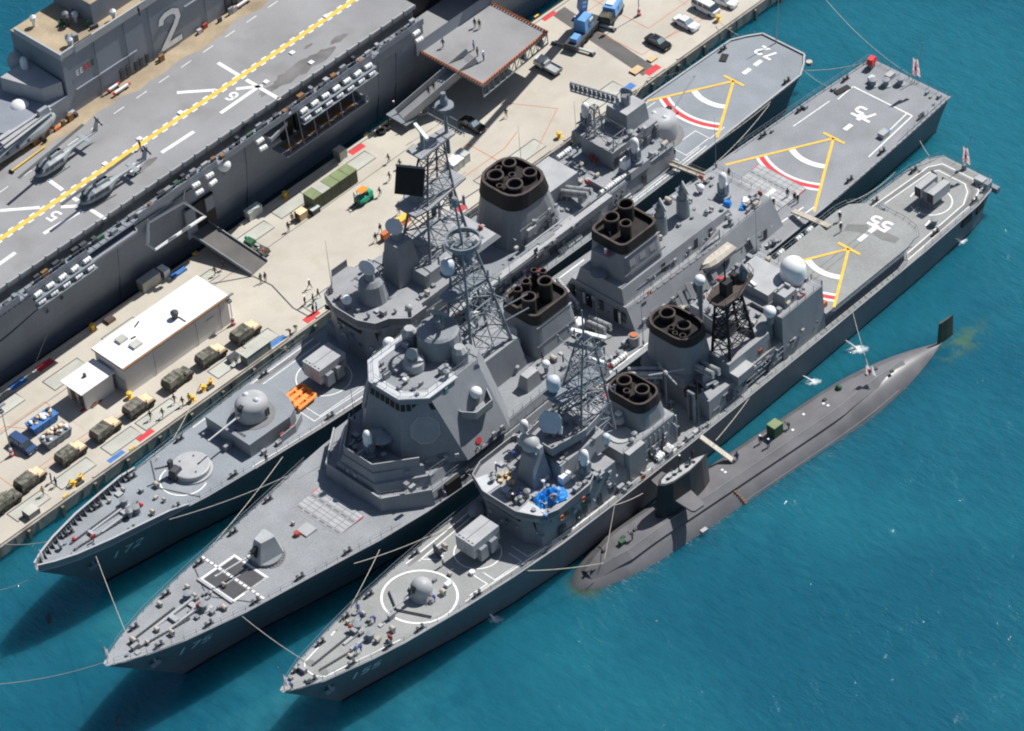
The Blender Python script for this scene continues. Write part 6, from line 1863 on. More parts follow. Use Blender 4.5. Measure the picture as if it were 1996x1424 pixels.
for i in range(31):
    x = 1.6 + i * 1.95
    wd = min(1.7, .25 + (x - 1) * .22, .2 + (61.2 - x) * .10)
    cs.append((x, max(.15, wd), subz(x) + .34))
for sg in (0,):
    o = len(mb.v)
    for x, wd, z in cs:
        mb.v += [(x, -wd - 1.1, z - .82), (x, -wd, z - .02), (x, wd, z - .02), (x, wd + 1.1, z - .82)]
    for i in range(30):
        for j in range(3):
            mb.face((o + i * 4 + j, o + (i + 1) * 4 + j, o + (i + 1) * 4 + j + 1, o + i * 4 + j + 1))
mb.build('casing', subm)
mb = MB('roof')
for dy in (-1.72,):
    mb.tube([(c[0], -c[1] - .02, c[2] - .02) for c in cs[2:]], .05, 4)
zz_ = [(x, rr, cz) for x, rr, cz in st if 6 < x < 58]
mb.tube([(x, -rr * .86, cz + rr * .51 + .02) for x, rr, cz in zz_ if x > 26], .045, 4)
mb.build('hull_seam', subm)
mb = MB('sail')
def foil(x0, x1, w_, k=1.0):
    up = [(x0, 0), (x0 + (x1 - x0) * .06, -w_ * .6), (x0 + (x1 - x0) * .2, -w_), (x0 + (x1 - x0) * .55, -w_ * .95), (x0 + (x1 - x0) * .85, -w_ * .45), (x1, 0)]
    return up + [(x, -y) for x, y in reversed(up[1:-1])]
sz = subz(18) + .2
mb.fr(foil(14.0, 24.0, 1.35), sz - .5, foil(14.9, 23.6, 1.0), sz + 5.6, top='sail')
sl = mb.build('sail', subm)
mb = MB('lgrey'); P = foil(15.4, 23.2, .78); mb.add([(x, y, sz + 5.62) for x, y in P], [tuple(range(len(P)))]); mb.use('black')
for x in (16.6, 17.8, 18.8, 20.0, 21.2): mb.lathe(x, .0, [(.3, sz + 5.64), (.3, sz + 5.66)], 8)
mb.build('sail_top', sl)
mb = MB('dark')
mb.tube([(18.6, 0, sz + 5.5), (18.6, 0, sz + 8.6)], .1, 6); mb.tube([(20.6, 0, sz + 5.5), (20.6, 0, sz + 6.8)], .14, 6); mb.use('lgrey').tube([(17.2, -.2, sz + 5.5), (17.2, -.2, sz + 7.2)], .05, 4); mb.build('periscope', sl)
mb = MB('sub')
for sg in (-1, 1):
    P = [(16.7, sg * .9), (19.6, sg * .9), (19.2, sg * 4.1), (18.9, sg * 4.4), (17.3, sg * 4.4), (17.0, sg * 4.1)]
    mb.prism(P if sg > 0 else P[::-1], sz + 2.0, sz + 2.3, bottom=True)
mb.build('sail_plane', sl)
mb = MB('rudder'); P = foil(67.2, 70.6, .22); mb.fr(P, -2, foil(67.6, 70.5, .15), 3.8); mb.build('rudder', subm)
mb = MB('dgreen'); mb.box(36.6, .6, subz(36) + .33, 1.7, 1.5, 1.9, .06, top='cgreen'); mb.build('canvas_shelter', subm)
mb = MB('dgreen'); mb.ball((49.0, .9, subz(49) + .5), .5, 8); mb.build('covered_fitting', subm)
mb = MB('dark')
for x, y in ((1.8, 0), (2.4, -.5), (5.4, .6), (8.6, .4), (10.6, .2), (46, .6), (55.6, .4), (54.0, .4), (30, 1.2), (57, -1.4)): mb.box(x, y, subz(x) + .25, .5, .4, .3)
mb.build('deck_cleat', subm)
mb = MB('white')
for x, y in ((26.6, .4), (26.6, -.2), (38.8, -.6), (42.0, .6), (45.4, .2), (45.6, -.5)): mb.box(x, y, subz(x) + .33, .35, .35, .06)
mb.build('deck_mark', subm)
mb = MB('dgreen'); mb.box(7.8, -.3, subz(7.8) + .33, .8, .7, .6); mb.build('covered_fitting', subm)
mb = MB('lgrey'); mb.box(18.6, -4.55, .15, 1.0, .6, .6); mb.build('float', subm)
mb = MB('brown')
for i in range(10):
    a = rad(38 + i * 4.6); mb.box(25.4 + i * .12, -4.8 * math.cos(math.pi / 2 - rad(18 + i * 5)) , -2.1 + 4.78 * math.sin(math.pi / 2 - rad(18 + i * 5)), .35, .3, .1)
mb.build('hull_rung', subm)
mb = MB('lgrey'); mb.tube([(54.5, 1.2, subz(54) + .3), (54.4, 1.2, subz(54) + 3.4)], .05, 5); mb.build('ensign_staff', subm)
# ---------------------------------------------------------------- things on the pier
mb = None
def placed(name, label, cat, px, py, z, rz=0.0, group=None):
    p = at(px, py, z)
    return thing(name, label, cat, p, rz, group)
YAW = rad(.5)
# white building with its low wing
bl = thing('storage_building', 'long white flat-roofed building with brown eaves on the pier', 'building', PF.w(-31.4, 12.2, PZ), YAW)
mb = MB('bldg'); mb.box(0, 0, 0, 19.7, 6.4, 4.9); mb.build('wall', bl)
mb = MB('brown'); mb.box(0, 0, 4.9, 20.3, 7.0, .16); mb.use('bldgroof').box(-.0, .12, 5.06, 20.2, 6.7, .12); mb.build('roof', bl)
mb = MB('bldg'); mb.box(-13.2, .9, 0, 5.2, 4.0, 3.4); mb.use('lgrey').box(-8.6, -1.2, 0, 2.6, 3.6, 2.6, top='bldg'); mb.use('dome').box(-10.3, 1.3, 0, .9, 3, 3.2); mb.build('low_wing', bl)
mb = MB('bldgroof'); mb.box(-13.4, .9, 3.4, 6.2, 4.6, .16); mb.build('wing_roof', bl)
for x, y, sx in ((-6.2, 1.4, 1.5), (-5.6, -1.0, 1.6)):
    mb = MB('paleg'); mb.box(x, y, 5.18, sx, 1.3, .4, top='patchc'); mb.build('roof_hatch', bl)
mb = MB('dark'); mb.lathe(1.9, -1.0, [(.45, 5.18), (.45, 5.9), (.6, 5.95), (.6, 6.3), (.3, 6.5)], 10); mb.use('rust').box(2.3, -2.0, 5.18, .3, 1.6, .03); mb.build('roof_vent', bl)
mb = MB('dark'); mb.tube([(-3.2, 2.0, 5.2), (-2.0, 2.4, 5.3)], .12, 5); mb.lathe(-13.6, 1.2, [(.3, 3.55), (.25, 4.1)], 8); mb.tube([(-5.2, .5, 5.2), (-4.4, .4, 5.2)], .15, 5); mb.build('roof_pipe', bl)
mb = MB('lgrey')
for x in (-4.5, 3.6, 8.2): mb.box(x, -3.23, .1, .06, .06, 4.7)
mb.box(6.2, -3.24, 3.3, 1.4, .06, .06); mb.build('wall_joint', bl)
mb = MB('brown'); mb.box(-15.83, 1.6, .2, .08, 1.0, 2.4); mb.use('dark').box(-15.83, -.2, .2, .08, 1.0, 2.2); mb.build('door', bl)
for px, py, nm, lb, c in ((165, 782, 'steel_frame_cart', 'rusty frame cart standing at the corner of the white building', 'brown'),):
    t = placed(nm, lb, 'cart', px, py, PZ, YAW)
    mb = MB(c)
    for x in (-1, 1):
        for y in (-.5, .5): mb.tube([(x, y, .15), (x, y, 1.3)], .07, 5)
    for z in (.4, .9, 1.3): mb.box(0, 0, z, 2.1, 1.1, .06)
    mb.build('frame', t)
    mb = MB('tyre')
    for x in (-.8, .8):
        for y in (-.5, .5): mb.tube([(x, y - .08, .18), (x, y + .08, .18)], .18, 8)
    mb.build('wheel_set', t)
t = placed('plank_pallet', 'dark timber stack leaning near the small white wing of the building', 'timber', 186, 786, PZ, YAW + .1)
mb = MB('brown'); mb.box(0, 0, 0, 1.9, .8, .25); mb.box(.2, .1, .25, 1.7, .5, .2, .2); mb.build('plank', t)
# covered utility trucks
def humvee(x, y, rz, label):
    t = thing('utility_truck', label, 'truck', PF.w(x, y, PZ), YAW + rz, 'camouflaged utility trucks parked along the pier')
    mb = MB('camo'); mb.fr(rect(-2.3, 2.25, -1.0, 1.0), .5, rect(-2.3, 2.2, -1.02, 1.02), 1.05, top='camo', bottom=True); mb.build('body', t)
    mb = MB('camol'); mb.fr(rect(-2.28, .75, -1.02, 1.02), 1.05, rect(-2.1, .5, -.86, .86), 1.85, top='camol')
    for xx in (-1.5, -.7, .1): mb.box(xx, 0, 1.84, .09, 1.76, .05)
    mb.build('canvas_cover', t)
    mb = MB('tan2'); mb.fr(rect(.95, 2.2, -.9, .9), 1.04, rect(.98, 2.1, -.8, .8), 1.36); mb.use('tan2').box(.74, 0, 1.5, .55, 1.6, .3, taper=.9); mb.build('hood', t)
    mb = MB('glass'); mb.bx((.98, 0, 1.5), ((.3, 0, 1), (0, 1, 0), (1, 0, -.3)), (.2, .78, .03)); mb.build('windscreen', t)
    mb = MB('dark'); mb.box(2.32, 0, .55, .16, 1.9, .3); mb.use('black').box(2.22, 0, .85, .06, 1.3, .35); mb.build('bumper', t)
    for xx in (-1.45, 1.55):
        for yy in (-.92, .92):
            mb = MB('tyre'); mb.tube([(xx, yy - .14, .45), (xx, yy + .14, .45)], .45, 12); mb.use('dark').tube([(xx, yy - .15, .45), (xx, yy + .15, .45)], .2, 8); mb.build('wheel', t)
    for yy in (-.7, .7):
        mb = MB('lgrey'); mb.lathe(2.2, yy, [(.11, .95), (.11, 1.08)], 8); mb.build('headlight', t)
    return t
hum = [(-22.2, 5.1, 'camouflaged truck with tan hood, nearest the dark box trailer'), (-28.7, 5.3, 'camouflaged truck with tan hood, second back from the dark box trailer'), (-35.1, 5.4, 'camouflaged truck with darkest hood, alongside the long white wall'),
       (-42.4, 5.4, 'camouflaged truck with tan hood at the corner of the white wall'), (-48.6, 5.4, 'camouflaged truck with tan hood opposite the two full skips'), (-54.9, 5.5, 'camouflaged truck with tan hood, closest to the blue van'),
       (-62.0, 5.9, 'lumpy covered truck with tan hood beside three people at the red line'), (-67.0, 5.2, 'dark covered truck cut by the picture edge, last of its row')]
for i, (x, y, lb) in enumerate(hum):
    t = humvee(x, y, (.02, -.03, .04, 0, .05, .02, .06, .03)[i], lb)
    if i in (2, 7):
        for ch in t.children:
            if ch.name.startswith('hood'):
                ch.data.materials[0] = MATS['camol']
# cars
def car(px, py, rz, colour, kind, name, label, cat='car', group='cars parked on the pier'):
    t = placed(name, label, cat, px, py, PZ, rz, group)
    L, W = {'sedan': (4.6, 1.74), 'van': (4.5, 1.7), 'bus': (4.9, 1.75), 'flat': (4.7, 1.7)}[kind]
    h = L / 2; w_ = W / 2
    if kind == 'sedan':
        mb = MB(colour); mb.fr(rrect(-h, h, -w_, w_, .35, 3), .28, rrect(-h - .02, h + .03, -w_ - .02, w_ + .02, .35, 3), .62, bottom=True)
        mb.fr(rrect(-h, h, -w_, w_, .35, 3), .62, rrect(-h + .12, h - .16, -w_ + .08, w_ - .08, .3, 3), .9); mb.build('body', t)
        cb, ct = rect(-1.55, .95, -w_ + .1, w_ - .1), rect(-1.0, .25, -w_ + .26, w_ - .26)
        mb = MB('glassb'); mb.fr(cb, .89, ct, 1.36, top=colour); mb.use(colour)
        for i in range(4): mb.tube([(cb[i][0], cb[i][1], .9), (ct[i][0], ct[i][1], 1.37)], .05, 4)
        mb.build('cabin', t)
    elif kind in ('van', 'bus'):
        top = 1.72 if kind == 'van' else 1.85
        mb = MB(colour); mb.fr(rrect(-h, h, -w_, w_, .3, 3), .28, rrect(-h, h - .05, -w_, w_, .3, 3), 1.0, bottom=True)
        f0 = h - (1.0 if kind == 'van' else .55)
        mb.fr(rrect(-h, h - .05, -w_, w_, .25, 3), 1.0, rrect(-h + .05, f0 + .2, -w_ + .05, w_ - .05, .25, 3), 1.05); mb.build('body', t)
        mb = MB('glass'); mb.fr(rect(-h + .1, f0 + .25, -w_ + .04, w_ - .04), 1.03, rect(-h + .2, f0 - .55, -w_ + .14, w_ - .14), top - .12); mb.build('window_band', t)
        mb = MB(colour); mb.fr(rrect(-h + .15, f0 - .48, -w_ + .1, w_ - .1, .2, 3), top - .14, rrect(-h + .25, f0 - .6, -w_ + .18, w_ - .18, .2, 3), top, bottom=True)
        for x in (-1.0, .1):
            for y in (-w_ + .08, w_ - .08): mb.box(x, y, 1.0, .12, .06, top - 1.1)
        mb.build('roof', t)
    else:
        mb = MB('dark'); mb.box(0, 0, .4, L, W * .9, .3); mb.build('chassis', t)
        mb = MB(colour); mb.box(-1.0, 0, .7, 2.9, W, .12, top='lgrey'); mb.use('lgrey')
        for y in (-w_, w_): mb.box(-1.0, y, .7, 2.9, .06, .42)
        mb.box(-2.42, 0, .7, .06, W, .42); mb.build('cargo_bed', t)
        mb = MB(colour); mb.fr(rect(.5, h, -w_, w_), .45, rect(.5, h - .06, -w_ + .03, w_ - .03), 1.1); mb.fr(rect(.52, h - .1, -w_ + .06, w_ - .06), 1.55, rect(.55, h - .5, -w_ + .12, w_ - .12), 1.68); mb.build('cab', t)
        mb = MB('glassb'); mb.fr(rect(.52, h - .05, -w_ + .05, w_ - .05), 1.1, rect(.54, h - .45, -w_ + .12, w_ - .12), 1.56); mb.build('window_band', t)
        mb = MB('lgrey'); mb.box(.2, 0, .8, .5, 1.3, .7); mb.build('tool_box', t)
    for x in (-h * .62, h * .62):
        for y in (-w_ + .08, w_ - .08):
            mb = MB('tyre'); mb.tube([(x, y - .1, .31), (x, y + .1, .31)], .32, 10); mb.use('chrome').tube([(x, y - .105, .31), (x, y + .105, .31)], .17, 8); mb.build('wheel', t)
    for y in (-w_ * .68, w_ * .68):
        mb = MB('chrome'); mb.box(h - .02, y, .52, .08, .35, .16); mb.build('headlight', t)
        mb = MB('dred'); mb.box(-h - .0, y, .55, .08, .3, .16); mb.build('tail_light', t)
    return t
N90 = -math.pi / 2 + YAW
car(922, 248, N90, 'carblack', 'sedan', 'parked_car', 'long black saloon car parked by the foot of the aircraft elevator')
car(1283, 87, N90, 'carblack', 'sedan', 'parked_car', 'dark saloon car parked next to the white saloon by the pier edge')
car(1338, 50, N90, 'carwhite', 'sedan', 'parked_car', 'white saloon car parked between the dark saloon and white van')
car(1376, 20, N90, 'carwhite', 'bus', 'parked_van', 'white passenger van parked beside the white saloon', 'van')
car(1412, 6, N90 + .1, 'carwhite', 'sedan', 'parked_car', 'pale car beyond the white van, cut by the picture edge')
car(46, 872, N90 + .03, 'carblue', 'van', 'parked_van', 'dark blue van parked beside the two skips', 'van')
car(1068, 135, -math.pi / 2 + math.pi + YAW, 'carwhite', 'flat', 'flatbed_truck', 'small white flatbed truck standing alone in the middle of the pier', 'truck')
# skips full of rubbish bags
def skip(px, py, colour, seed, label):
    t = placed('rubbish_skip', label, 'skip', px, py, PZ, YAW, 'rubbish skips')
    mb = MB(colour); a, b = rect(-2.0, 2.0, -.9, .9), rect(-2.25, 2.25, -1.0, 1.0)
    mb.fr(a, .1, b, 1.35); mb.build('bin', t)
    mb = MB(colour)
    for x in (-1.8, -.6, .6, 1.8):
        for y in (-1.0, 1.0): mb.box(x, y, .2, .12, .1, 1.1)
    mb.box(0, -1.0, 1.25, 4.5, .12, .12); mb.box(0, 1.0, 1.25, 4.5, .12, .12); mb.build('bin_rib', t)
    rnd = random.Random(seed)
    for i in range(26):
        mb = MB(rnd.choice(['bagw', 'bagw', 'bagw', 'bagd', 'tan', 'white'] if seed == 1 else ['bagw', 'bagw', 'bagd', 'tan', 'tan2', 'white']))
        mb.ball((rnd.uniform(-1.9, 1.9), rnd.uniform(-.7, .7), rnd.uniform(1.3, 1.65)), rnd.uniform(.24, .38), 7, rnd.uniform(.8, 1.3), rnd.uniform(.8, 1.2), .75, 5)
        mb.build('rubbish_bag', t)
skip(84, 828, 'blue', 1, 'blue skip heaped with white rubbish bags'); skip(110, 857, 'mast', 2, 'grey skip heaped with white and brown rubbish bags')
# green containers, crates, cabinets
for i in range(5):
    t = thing('shipping_container', ('nearest the tan crate, green-topped container at the end of its row', 'faded grey-topped container, second from the tan crate', 'middle container of the row of five', 'fourth container from the tan crate, pale green top', 'fifth container from the tan crate, nearest the red patch')[i], 'container', PF.w(4.1 + i * 1.82, 18.6, PZ), YAW, 'small green containers in a row')
    mb = MB('cgreend'); mb.box(0, 0, .1, 1.7, 2.3, 2.3); mb.build('container_body', t)
    mb = MB('patchc' if i == 1 else 'cgreen'); mb.box(0, 0, 2.4, 1.74, 2.34, .07); mb.build('lid', t)
    mb = MB('camo')
    for x in (-.6, -.2, .2, .6): mb.box(x, -1.17, .2, .08, .06, 2.1)
    mb.build('door_rib', t)
def boxthing(name, label, cat, px, py, s3, c, top=None, rz=0.0, lid=True, z=PZ, group=None):
    t = placed(name, label, cat, px, py, z, YAW + rz, group)
    mb = MB(c); mb.box(0, 0, 0, *s3, top=top)
    for x in (-.47, .47): mb.box(x * s3[0], 0, 0, s3[0] * .06, s3[1] * 1.03, s3[2] * .98)
    mb.build('box_body', t)
    if lid:
        mb = MB(top or c); mb.box(0, 0, s3[2], s3[0] * 1.04, s3[1] * 1.04, .08); mb.build('lid', t)
    return t
boxthing('packing_crate', 'tan wooden crate beside the row of green containers', 'crate', 588, 424, (1.5, 1.3, 1.3), 'tan', 'tan2')
boxthing('equipment_case', 'dark grey case between the tan crate and the green containers', 'case', 613, 414, (1.5, 1.1, 1.0), 'dark', 'paleg')
for (px, py, lb) in ((882, 330, 'pale metal cabinet, front one of three by the tall mast'), (892, 322, 'pale metal cabinet in the middle of three by the tall mast'), (903, 312, 'pale metal cabinet with dark top, rear one of three')):
    boxthing('metal_cabinet', lb, 'cabinet', px, py, (1.2, 1.9, 1.5), 'paleg', 'white' if px < 900 else 'paleg', group='pale cabinets near the tall mast')
boxthing('concrete_bollard_block', 'pale concrete block at the pier back edge near a red patch', 'block', 664, 306, (1.5, 1.5, 1.6), 'patchc', lid=False)
boxthing('utility_cabinet', 'grey cabinet at the pier back edge above the ramp vehicle', 'cabinet', 495, 420, (2.6, 1.2, 1.5), 'paleg')
boxthing('generator', 'weathered generator behind the long white building', 'generator', 292, 556, (3.4, 1.4, 1.7), 'patchc', 'lgrey')
boxthing('white_tank', 'white tank beside the generator at the pier back edge', 'tank', 320, 535, (1.1, 1.6, 1.2), 'white')
boxthing('blue_pallet', 'blue pallet at the pier back edge beyond the white building', 'pallet', 348, 532, (2.6, 1.0, .35), 'blue', lid=False)
boxthing('timber_pallet', 'tan pallet by the red patch next to the asphalt strip', 'pallet', 1241, 138, (2.0, 1.4, .3), 'brown', 'tan', lid=False)
boxthing('timber_pallet', 'small tan pallet beyond the asphalt strip', 'pallet', 1271, 116, (1.4, 1.0, .25), 'brown', 'tan', lid=False)
boxthing('box_trailer', 'long grey box with pale top at the pier front edge', 'trailer', 500, 694, (4.6, 1.5, 1.7), 'patchc', 'patchc', rz=0)
boxthing('concrete_block', 'square concrete block on the pier edge by the bow', 'block', 62, 1003, (1.9, 1.6, 1.1), 'pierside', 'patchc', lid=False)
boxthing('yellow_skid', 'orange-yellow skid box by the crew near the mast foot', 'box', 787, 433, (1.9, 1.1, 1.0), 'orange', 'yellow')
boxthing('orange_locker', 'brown-orange locker under the round radar dish', 'locker', 752, 465, (1.3, .8, 1.2), 'orange2')
boxthing('hawser_crate', 'shallow rusty crate at the pier back edge by a yellow bollard', 'crate', 214, 625, (1.4, 1.2, .5), 'brown', 'rust', lid=False)
boxthing('rolled_hose_bin', 'flat pale bin at the pier front between parked boats and bollard', 'bin', 455, 700, (1.6, 1.0, .7), 'dome', 'dark')
for px, py, lb in ((743, 258, 'dark tyre fender lying by the gangway foot'), (753, 250, 'second dark tyre fender touching the first by the gangway foot')):
    t = placed('tyre_fender', lb, 'tyre', px, py, PZ, 0, 'tyre fenders by the gangway')
    mb = MB('tyre'); mb.lathe(0, 0, [(.45, 0), (.8, .02), (.85, .25), (.8, .45), (.45, .47), (.42, .25)], 16, cap=False); mb.build('tyre_ring', t)
# forklift
t = placed('forklift', 'bright green forklift with an orange canopy on the pier', 'forklift', 708, 393, PZ, YAW + math.pi)
mb = MB('green'); mb.fr(rect(-1.6, 1.1, -.75, .75), .4, rect(-1.5, 1.0, -.7, .7), 1.15, bottom=True); mb.box(-1.15, 0, 1.1, .9, 1.4, .55, taper=.85); mb.build('body', t)
mb = MB('orange'); mb.box(-.1, 0, 2.25, 1.5, 1.25, .1); mb.build('canopy', t)
mb = MB('dark')
for x in (-.7, .55):
    for y in (-.55, .55): mb.tube([(x, y, 1.1), (x, y, 2.25)], .05, 5)
mb.box(-.3, 0, 1.15, .6, .6, .5); mb.build('canopy_post', t)
mb = MB('dark')
for y in (-.4, .4): mb.tube([(1.3, y, .1), (1.3, y, 2.4)], .08, 5)
for z in (.6, 1.3, 2.0): mb.box(1.3, 0, z, .1, .9, .1)
mb.build('lift_mast', t)
for y in (-.35, .35):
    mb = MB('dark'); mb.box(2.0, y, .12, 1.3, .14, .08); mb.build('fork', t)
for x in (-1.1, .75):
    for y in (-.7, .7):
        mb = MB('tyre'); mb.tube([(x, y - .14, .36), (x, y + .14, .36)], .36, 10); mb.build('wheel', t)
# small dark vehicle by the ramp
t = placed('tractor', 'dark green tractor loaded with gear beside the steel ramp', 'tractor', 500, 490, PZ, N90 + .1)
mb = MB('camo'); mb.fr(rect(-2.2, 2.2, -.85, .85), .45, rect(-2.1, 2.0, -.75, .75), 1.05, bottom=True); mb.use('dgreen').box(-1.1, 0, 1.05, 1.6, 1.4, .7, taper=.8); mb.build('body', t)
mb = MB('lgrey'); mb.box(.2, .2, 1.05, .8, .4, .3); mb.box(.9, -.3, 1.05, .3, .3, .4); mb.use('red').box(1.5, 0, 1.0, .3, .3, .2); mb.use('green').ball((-2.0, .3, 1.5), .35, 8); mb.build('load', t)
for x in (-1.4, 1.4):
    for y in (-.8, .8):
        mb = MB('tyre'); mb.tube([(x, y - .15, .42), (x, y + .15, .42)], .42, 10); mb.build('wheel', t)
# mobile crane and its lorry
t = placed('mobile_crane', 'blue mobile crane with raised boom and outriggers on the asphalt strip', 'crane', 1138, 72, PZ, YAW + .25)
mb = MB('dark'); mb.box(0, 0, .6, 8.6, 2.2, .8); mb.build('chassis', t)
mb = MB('crane'); mb.box(.6, .3, 1.4, 2.6, 2.2, 2.2, taper=.9); mb.box(-2.8, -.2, 1.3, 1.5, 1.2, .9); mb.build('crane_cab', t)
mb = MB('white'); mb.box(1.2, -.85, 2.0, 1.0, .1, 1.2); mb.use('glassb').box(1.2, -.9, 2.2, .8, .1, .7); mb.build('cab_window', t)
for x in (-3.4, 3.4):
    mb = MB('paleg'); mb.box(x, 0, .35, .35, 7.2, .3); mb.use('dark').box(x, -3.4, 0, .8, .8, .35); mb.box(x, 3.4, 0, .8, .8, .35); mb.build('outrigger', t)
for x in (-2.4, -.8, .8, 2.4):
    for y in (-1.0, 1.0):
        mb = MB('tyre'); mb.tube([(x, y - .18, .5), (x, y + .18, .5)], .5, 10); mb.build('wheel', t)
base = at(1138, 72, 0); base = Vector((base.x, base.y, PZ + 3.0))
tipsh = at(880, 322, PZ); hb_ = 44.0
off = sd * (hb_ / sd.z)
tip = Vector((tipsh.x + off.x, tipsh.y + off.y, PZ + hb_))
inv = Matrix.Translation(t.location) @ Matrix.Rotation(t.rotation_euler[2], 4, 'Z'); inv = inv.inverted()
b0, b1 = inv @ base, inv @ tip
mb = MB('crane'); d = (b1 - b0).normalized(); sx_ = d.cross(Vector((0, 0, 1))).normalized(); sy_ = d.cross(sx_)
mid = b0 + d * 9
for k0, k1, hw in ((0, 11, .62), (11, 24, .5), (24, (b1 - b0).length, .38)):
    mb.bx(b0 + d * ((k0 + k1) / 2), (d, sx_, sy_), ((k1 - k0) / 2, hw, hw))
mb.use('white')
for k in range(8): mb.bx(b0 + d * (1.5 + k * 1.1) - sy_ * .66, (d, sx_, sy_), (.3, .3, .03)); mb.bx(b0 + d * (1.5 + k * 1.1) + sy_ * .66, (d, sx_, sy_), (.3, .3, .03))
mb.build('boom', t)
t = placed('crane_lorry', 'blue and white lorry cab parked behind the mobile crane', 'lorry', 1192, 34, PZ, YAW + .35)
mb = MB('dark'); mb.box(0, 0, .5, 5.4, 2.2, .5); mb.build('chassis', t)
mb = MB('crane'); mb.fr(rect(-.9, 2.4, -1.15, 1.15), 1.0, rect(-.8, 2.2, -1.05, 1.05), 2.5); mb.use('white').box(.6, .2, 2.5, 1.6, 1.2, .25); mb.build('cab', t)
mb = MB('glassb'); mb.bx((2.36, 0, 1.95), ((.1, 0, 1), (0, 1, 0), (1, 0, -.1)), (.4, .95, .03)); mb.bx((1.2, -1.14, 1.9), ((1, 0, 0), (0, 0, 1), (0, 1, 0)), (.7, .35, .03)); mb.build('cab_window', t)
mb = MB('camo'); mb.box(-1.9, 0, 1.0, 1.6, 2.0, 1.0); mb.build('winch_load', t)
for x in (-2.0, 1.6):
    for y in (-1.0, 1.0):
        mb = MB('tyre'); mb.tube([(x, y - .18, .5), (x, y + .18, .5)], .5, 10); mb.build('wheel', t)
# lamp posts, cones, bollards
for px, py, hh, lb in ((1246, 29, 11, 'thin lamp post with a striped base near the blue crane'), (23, 888, 9.5, 'thin lamp post with a striped base beside the blue van'), (455, 632, 5.5, 'short striped post at the corner of the white building')):
    t = placed('lamp_post', lb, 'lamp post', px, py, PZ)
    mb = MB('mast'); mb.tube([(0, 0, 0), (0, 0, hh)], .08, 6, r1=.05); mb.build('pole', t)
    mb = MB('red'); mb.lathe(0, 0, [(.34, 0), (.34, .35)], 10); mb.use('white').lathe(0, 0, [(.3, .35), (.3, .7)], 10); mb.use('red').lathe(0, 0, [(.26, .7), (.26, 1.05)], 10); mb.use('white').lathe(0, 0, [(.22, 1.05), (.2, 1.4)], 10); mb.build('striped_base', t)
    mb = MB('mast'); mb.bx((.3, 0, hh), ((1, 0, 0), (0, 1, 0), (0, 0, 1)), (.5, .18, .08)); mb.bx((-.1, 0, hh - .9), ((1, 0, 0), (0, 1, 0), (0, 0, 1)), (.3, .3, .2)); mb.build('lamp_head', t)
t = placed('traffic_cone', 'orange cone by the tail of the mobile crane', 'cone', 1094, 88, PZ)
mb = MB('orange2'); mb.lathe(0, 0, [(.25, 0), (.25, .04), (.2, .05), (.04, .75)], 10); mb.build('cone_body', t)
def bollard(px, py, label, form=0, z=PZ):
    t = placed('mooring_bollard', label, 'bollard', px, py, z, YAW, 'yellow mooring bollards')
    mb = MB('yellow')
    if form == 0:
        mb.box(0, 0, 0, 1.0, .8, .1); mb.lathe(0, 0, [(.32, .1), (.26, .3), (.26, .7), (.42, .8), (.42, .98), (.2, 1.08)], 12)
    else:
        mb.box(0, 0, 0, 2.2, .7, .12)
        for x in (-.7, .7): mb.lathe(x, 0, [(.3, .1), (.24, .3), (.24, .75), (.36, .82), (.36, .95)], 10)
        mb.box(0, 0, .1, 1.6, .3, .3); mb.tube([(-1.4, .5, .1), (-.9, 0, 1.4)], .07, 5); mb.tube([(1.3, .4, .1), (.9, 0, 1.3)], .07, 5)
    mb.build('bollard_body', t)
    if form:
        mb = MB('dark'); mb.box(.2, -.45, 0, 1.2, .5, .3); mb.build('shackle', t)
bollard(376, 781, 'yellow bollard holding the line beside two walking people'); bollard(1400, 40, 'yellow bollard by the white cars holding a stern line'); bollard(556, 384, 'yellow bollard at the pier back edge beyond the tan crate')
bollard(181, 642, 'yellow bollard at the pier back edge behind the white building'); bollard(1090, 268, 'yellow bollard near the round gun ship, by the pale cabinets'); bollard(253, 775, 'yellow post at the near corner of the white building')
bollard(150, 941, 'yellow double bollard between the bow and the last trucks', 1); bollard(404, 755, 'yellow double bollard by the pier edge below the tan-hooded trucks', 1)
for i, (px, py, lb) in enumerate(((258, 875, 'flat yellow cleat on the kerb by the blue patch'), (128, 968, 'flat yellow cleat on the kerb near the square concrete block'), (1046, 33, 'flat yellow cleat on the back kerb near a red patch'), (714, 264, 'flat yellow cleat on the back kerb by the gangway'), (380, 495, 'flat yellow cleat on the back kerb by the steel ramp'))):
    t = placed('kerb_cleat', lb, 'cleat', px, py, PZ, YAW, 'flat yellow cleats')
    mb = MB('yellow'); mb.box(0, 0, .2, .9, .3, .12); mb.box(0, 0, 0, .3, .3, .22); mb.build('cleat_body', t)
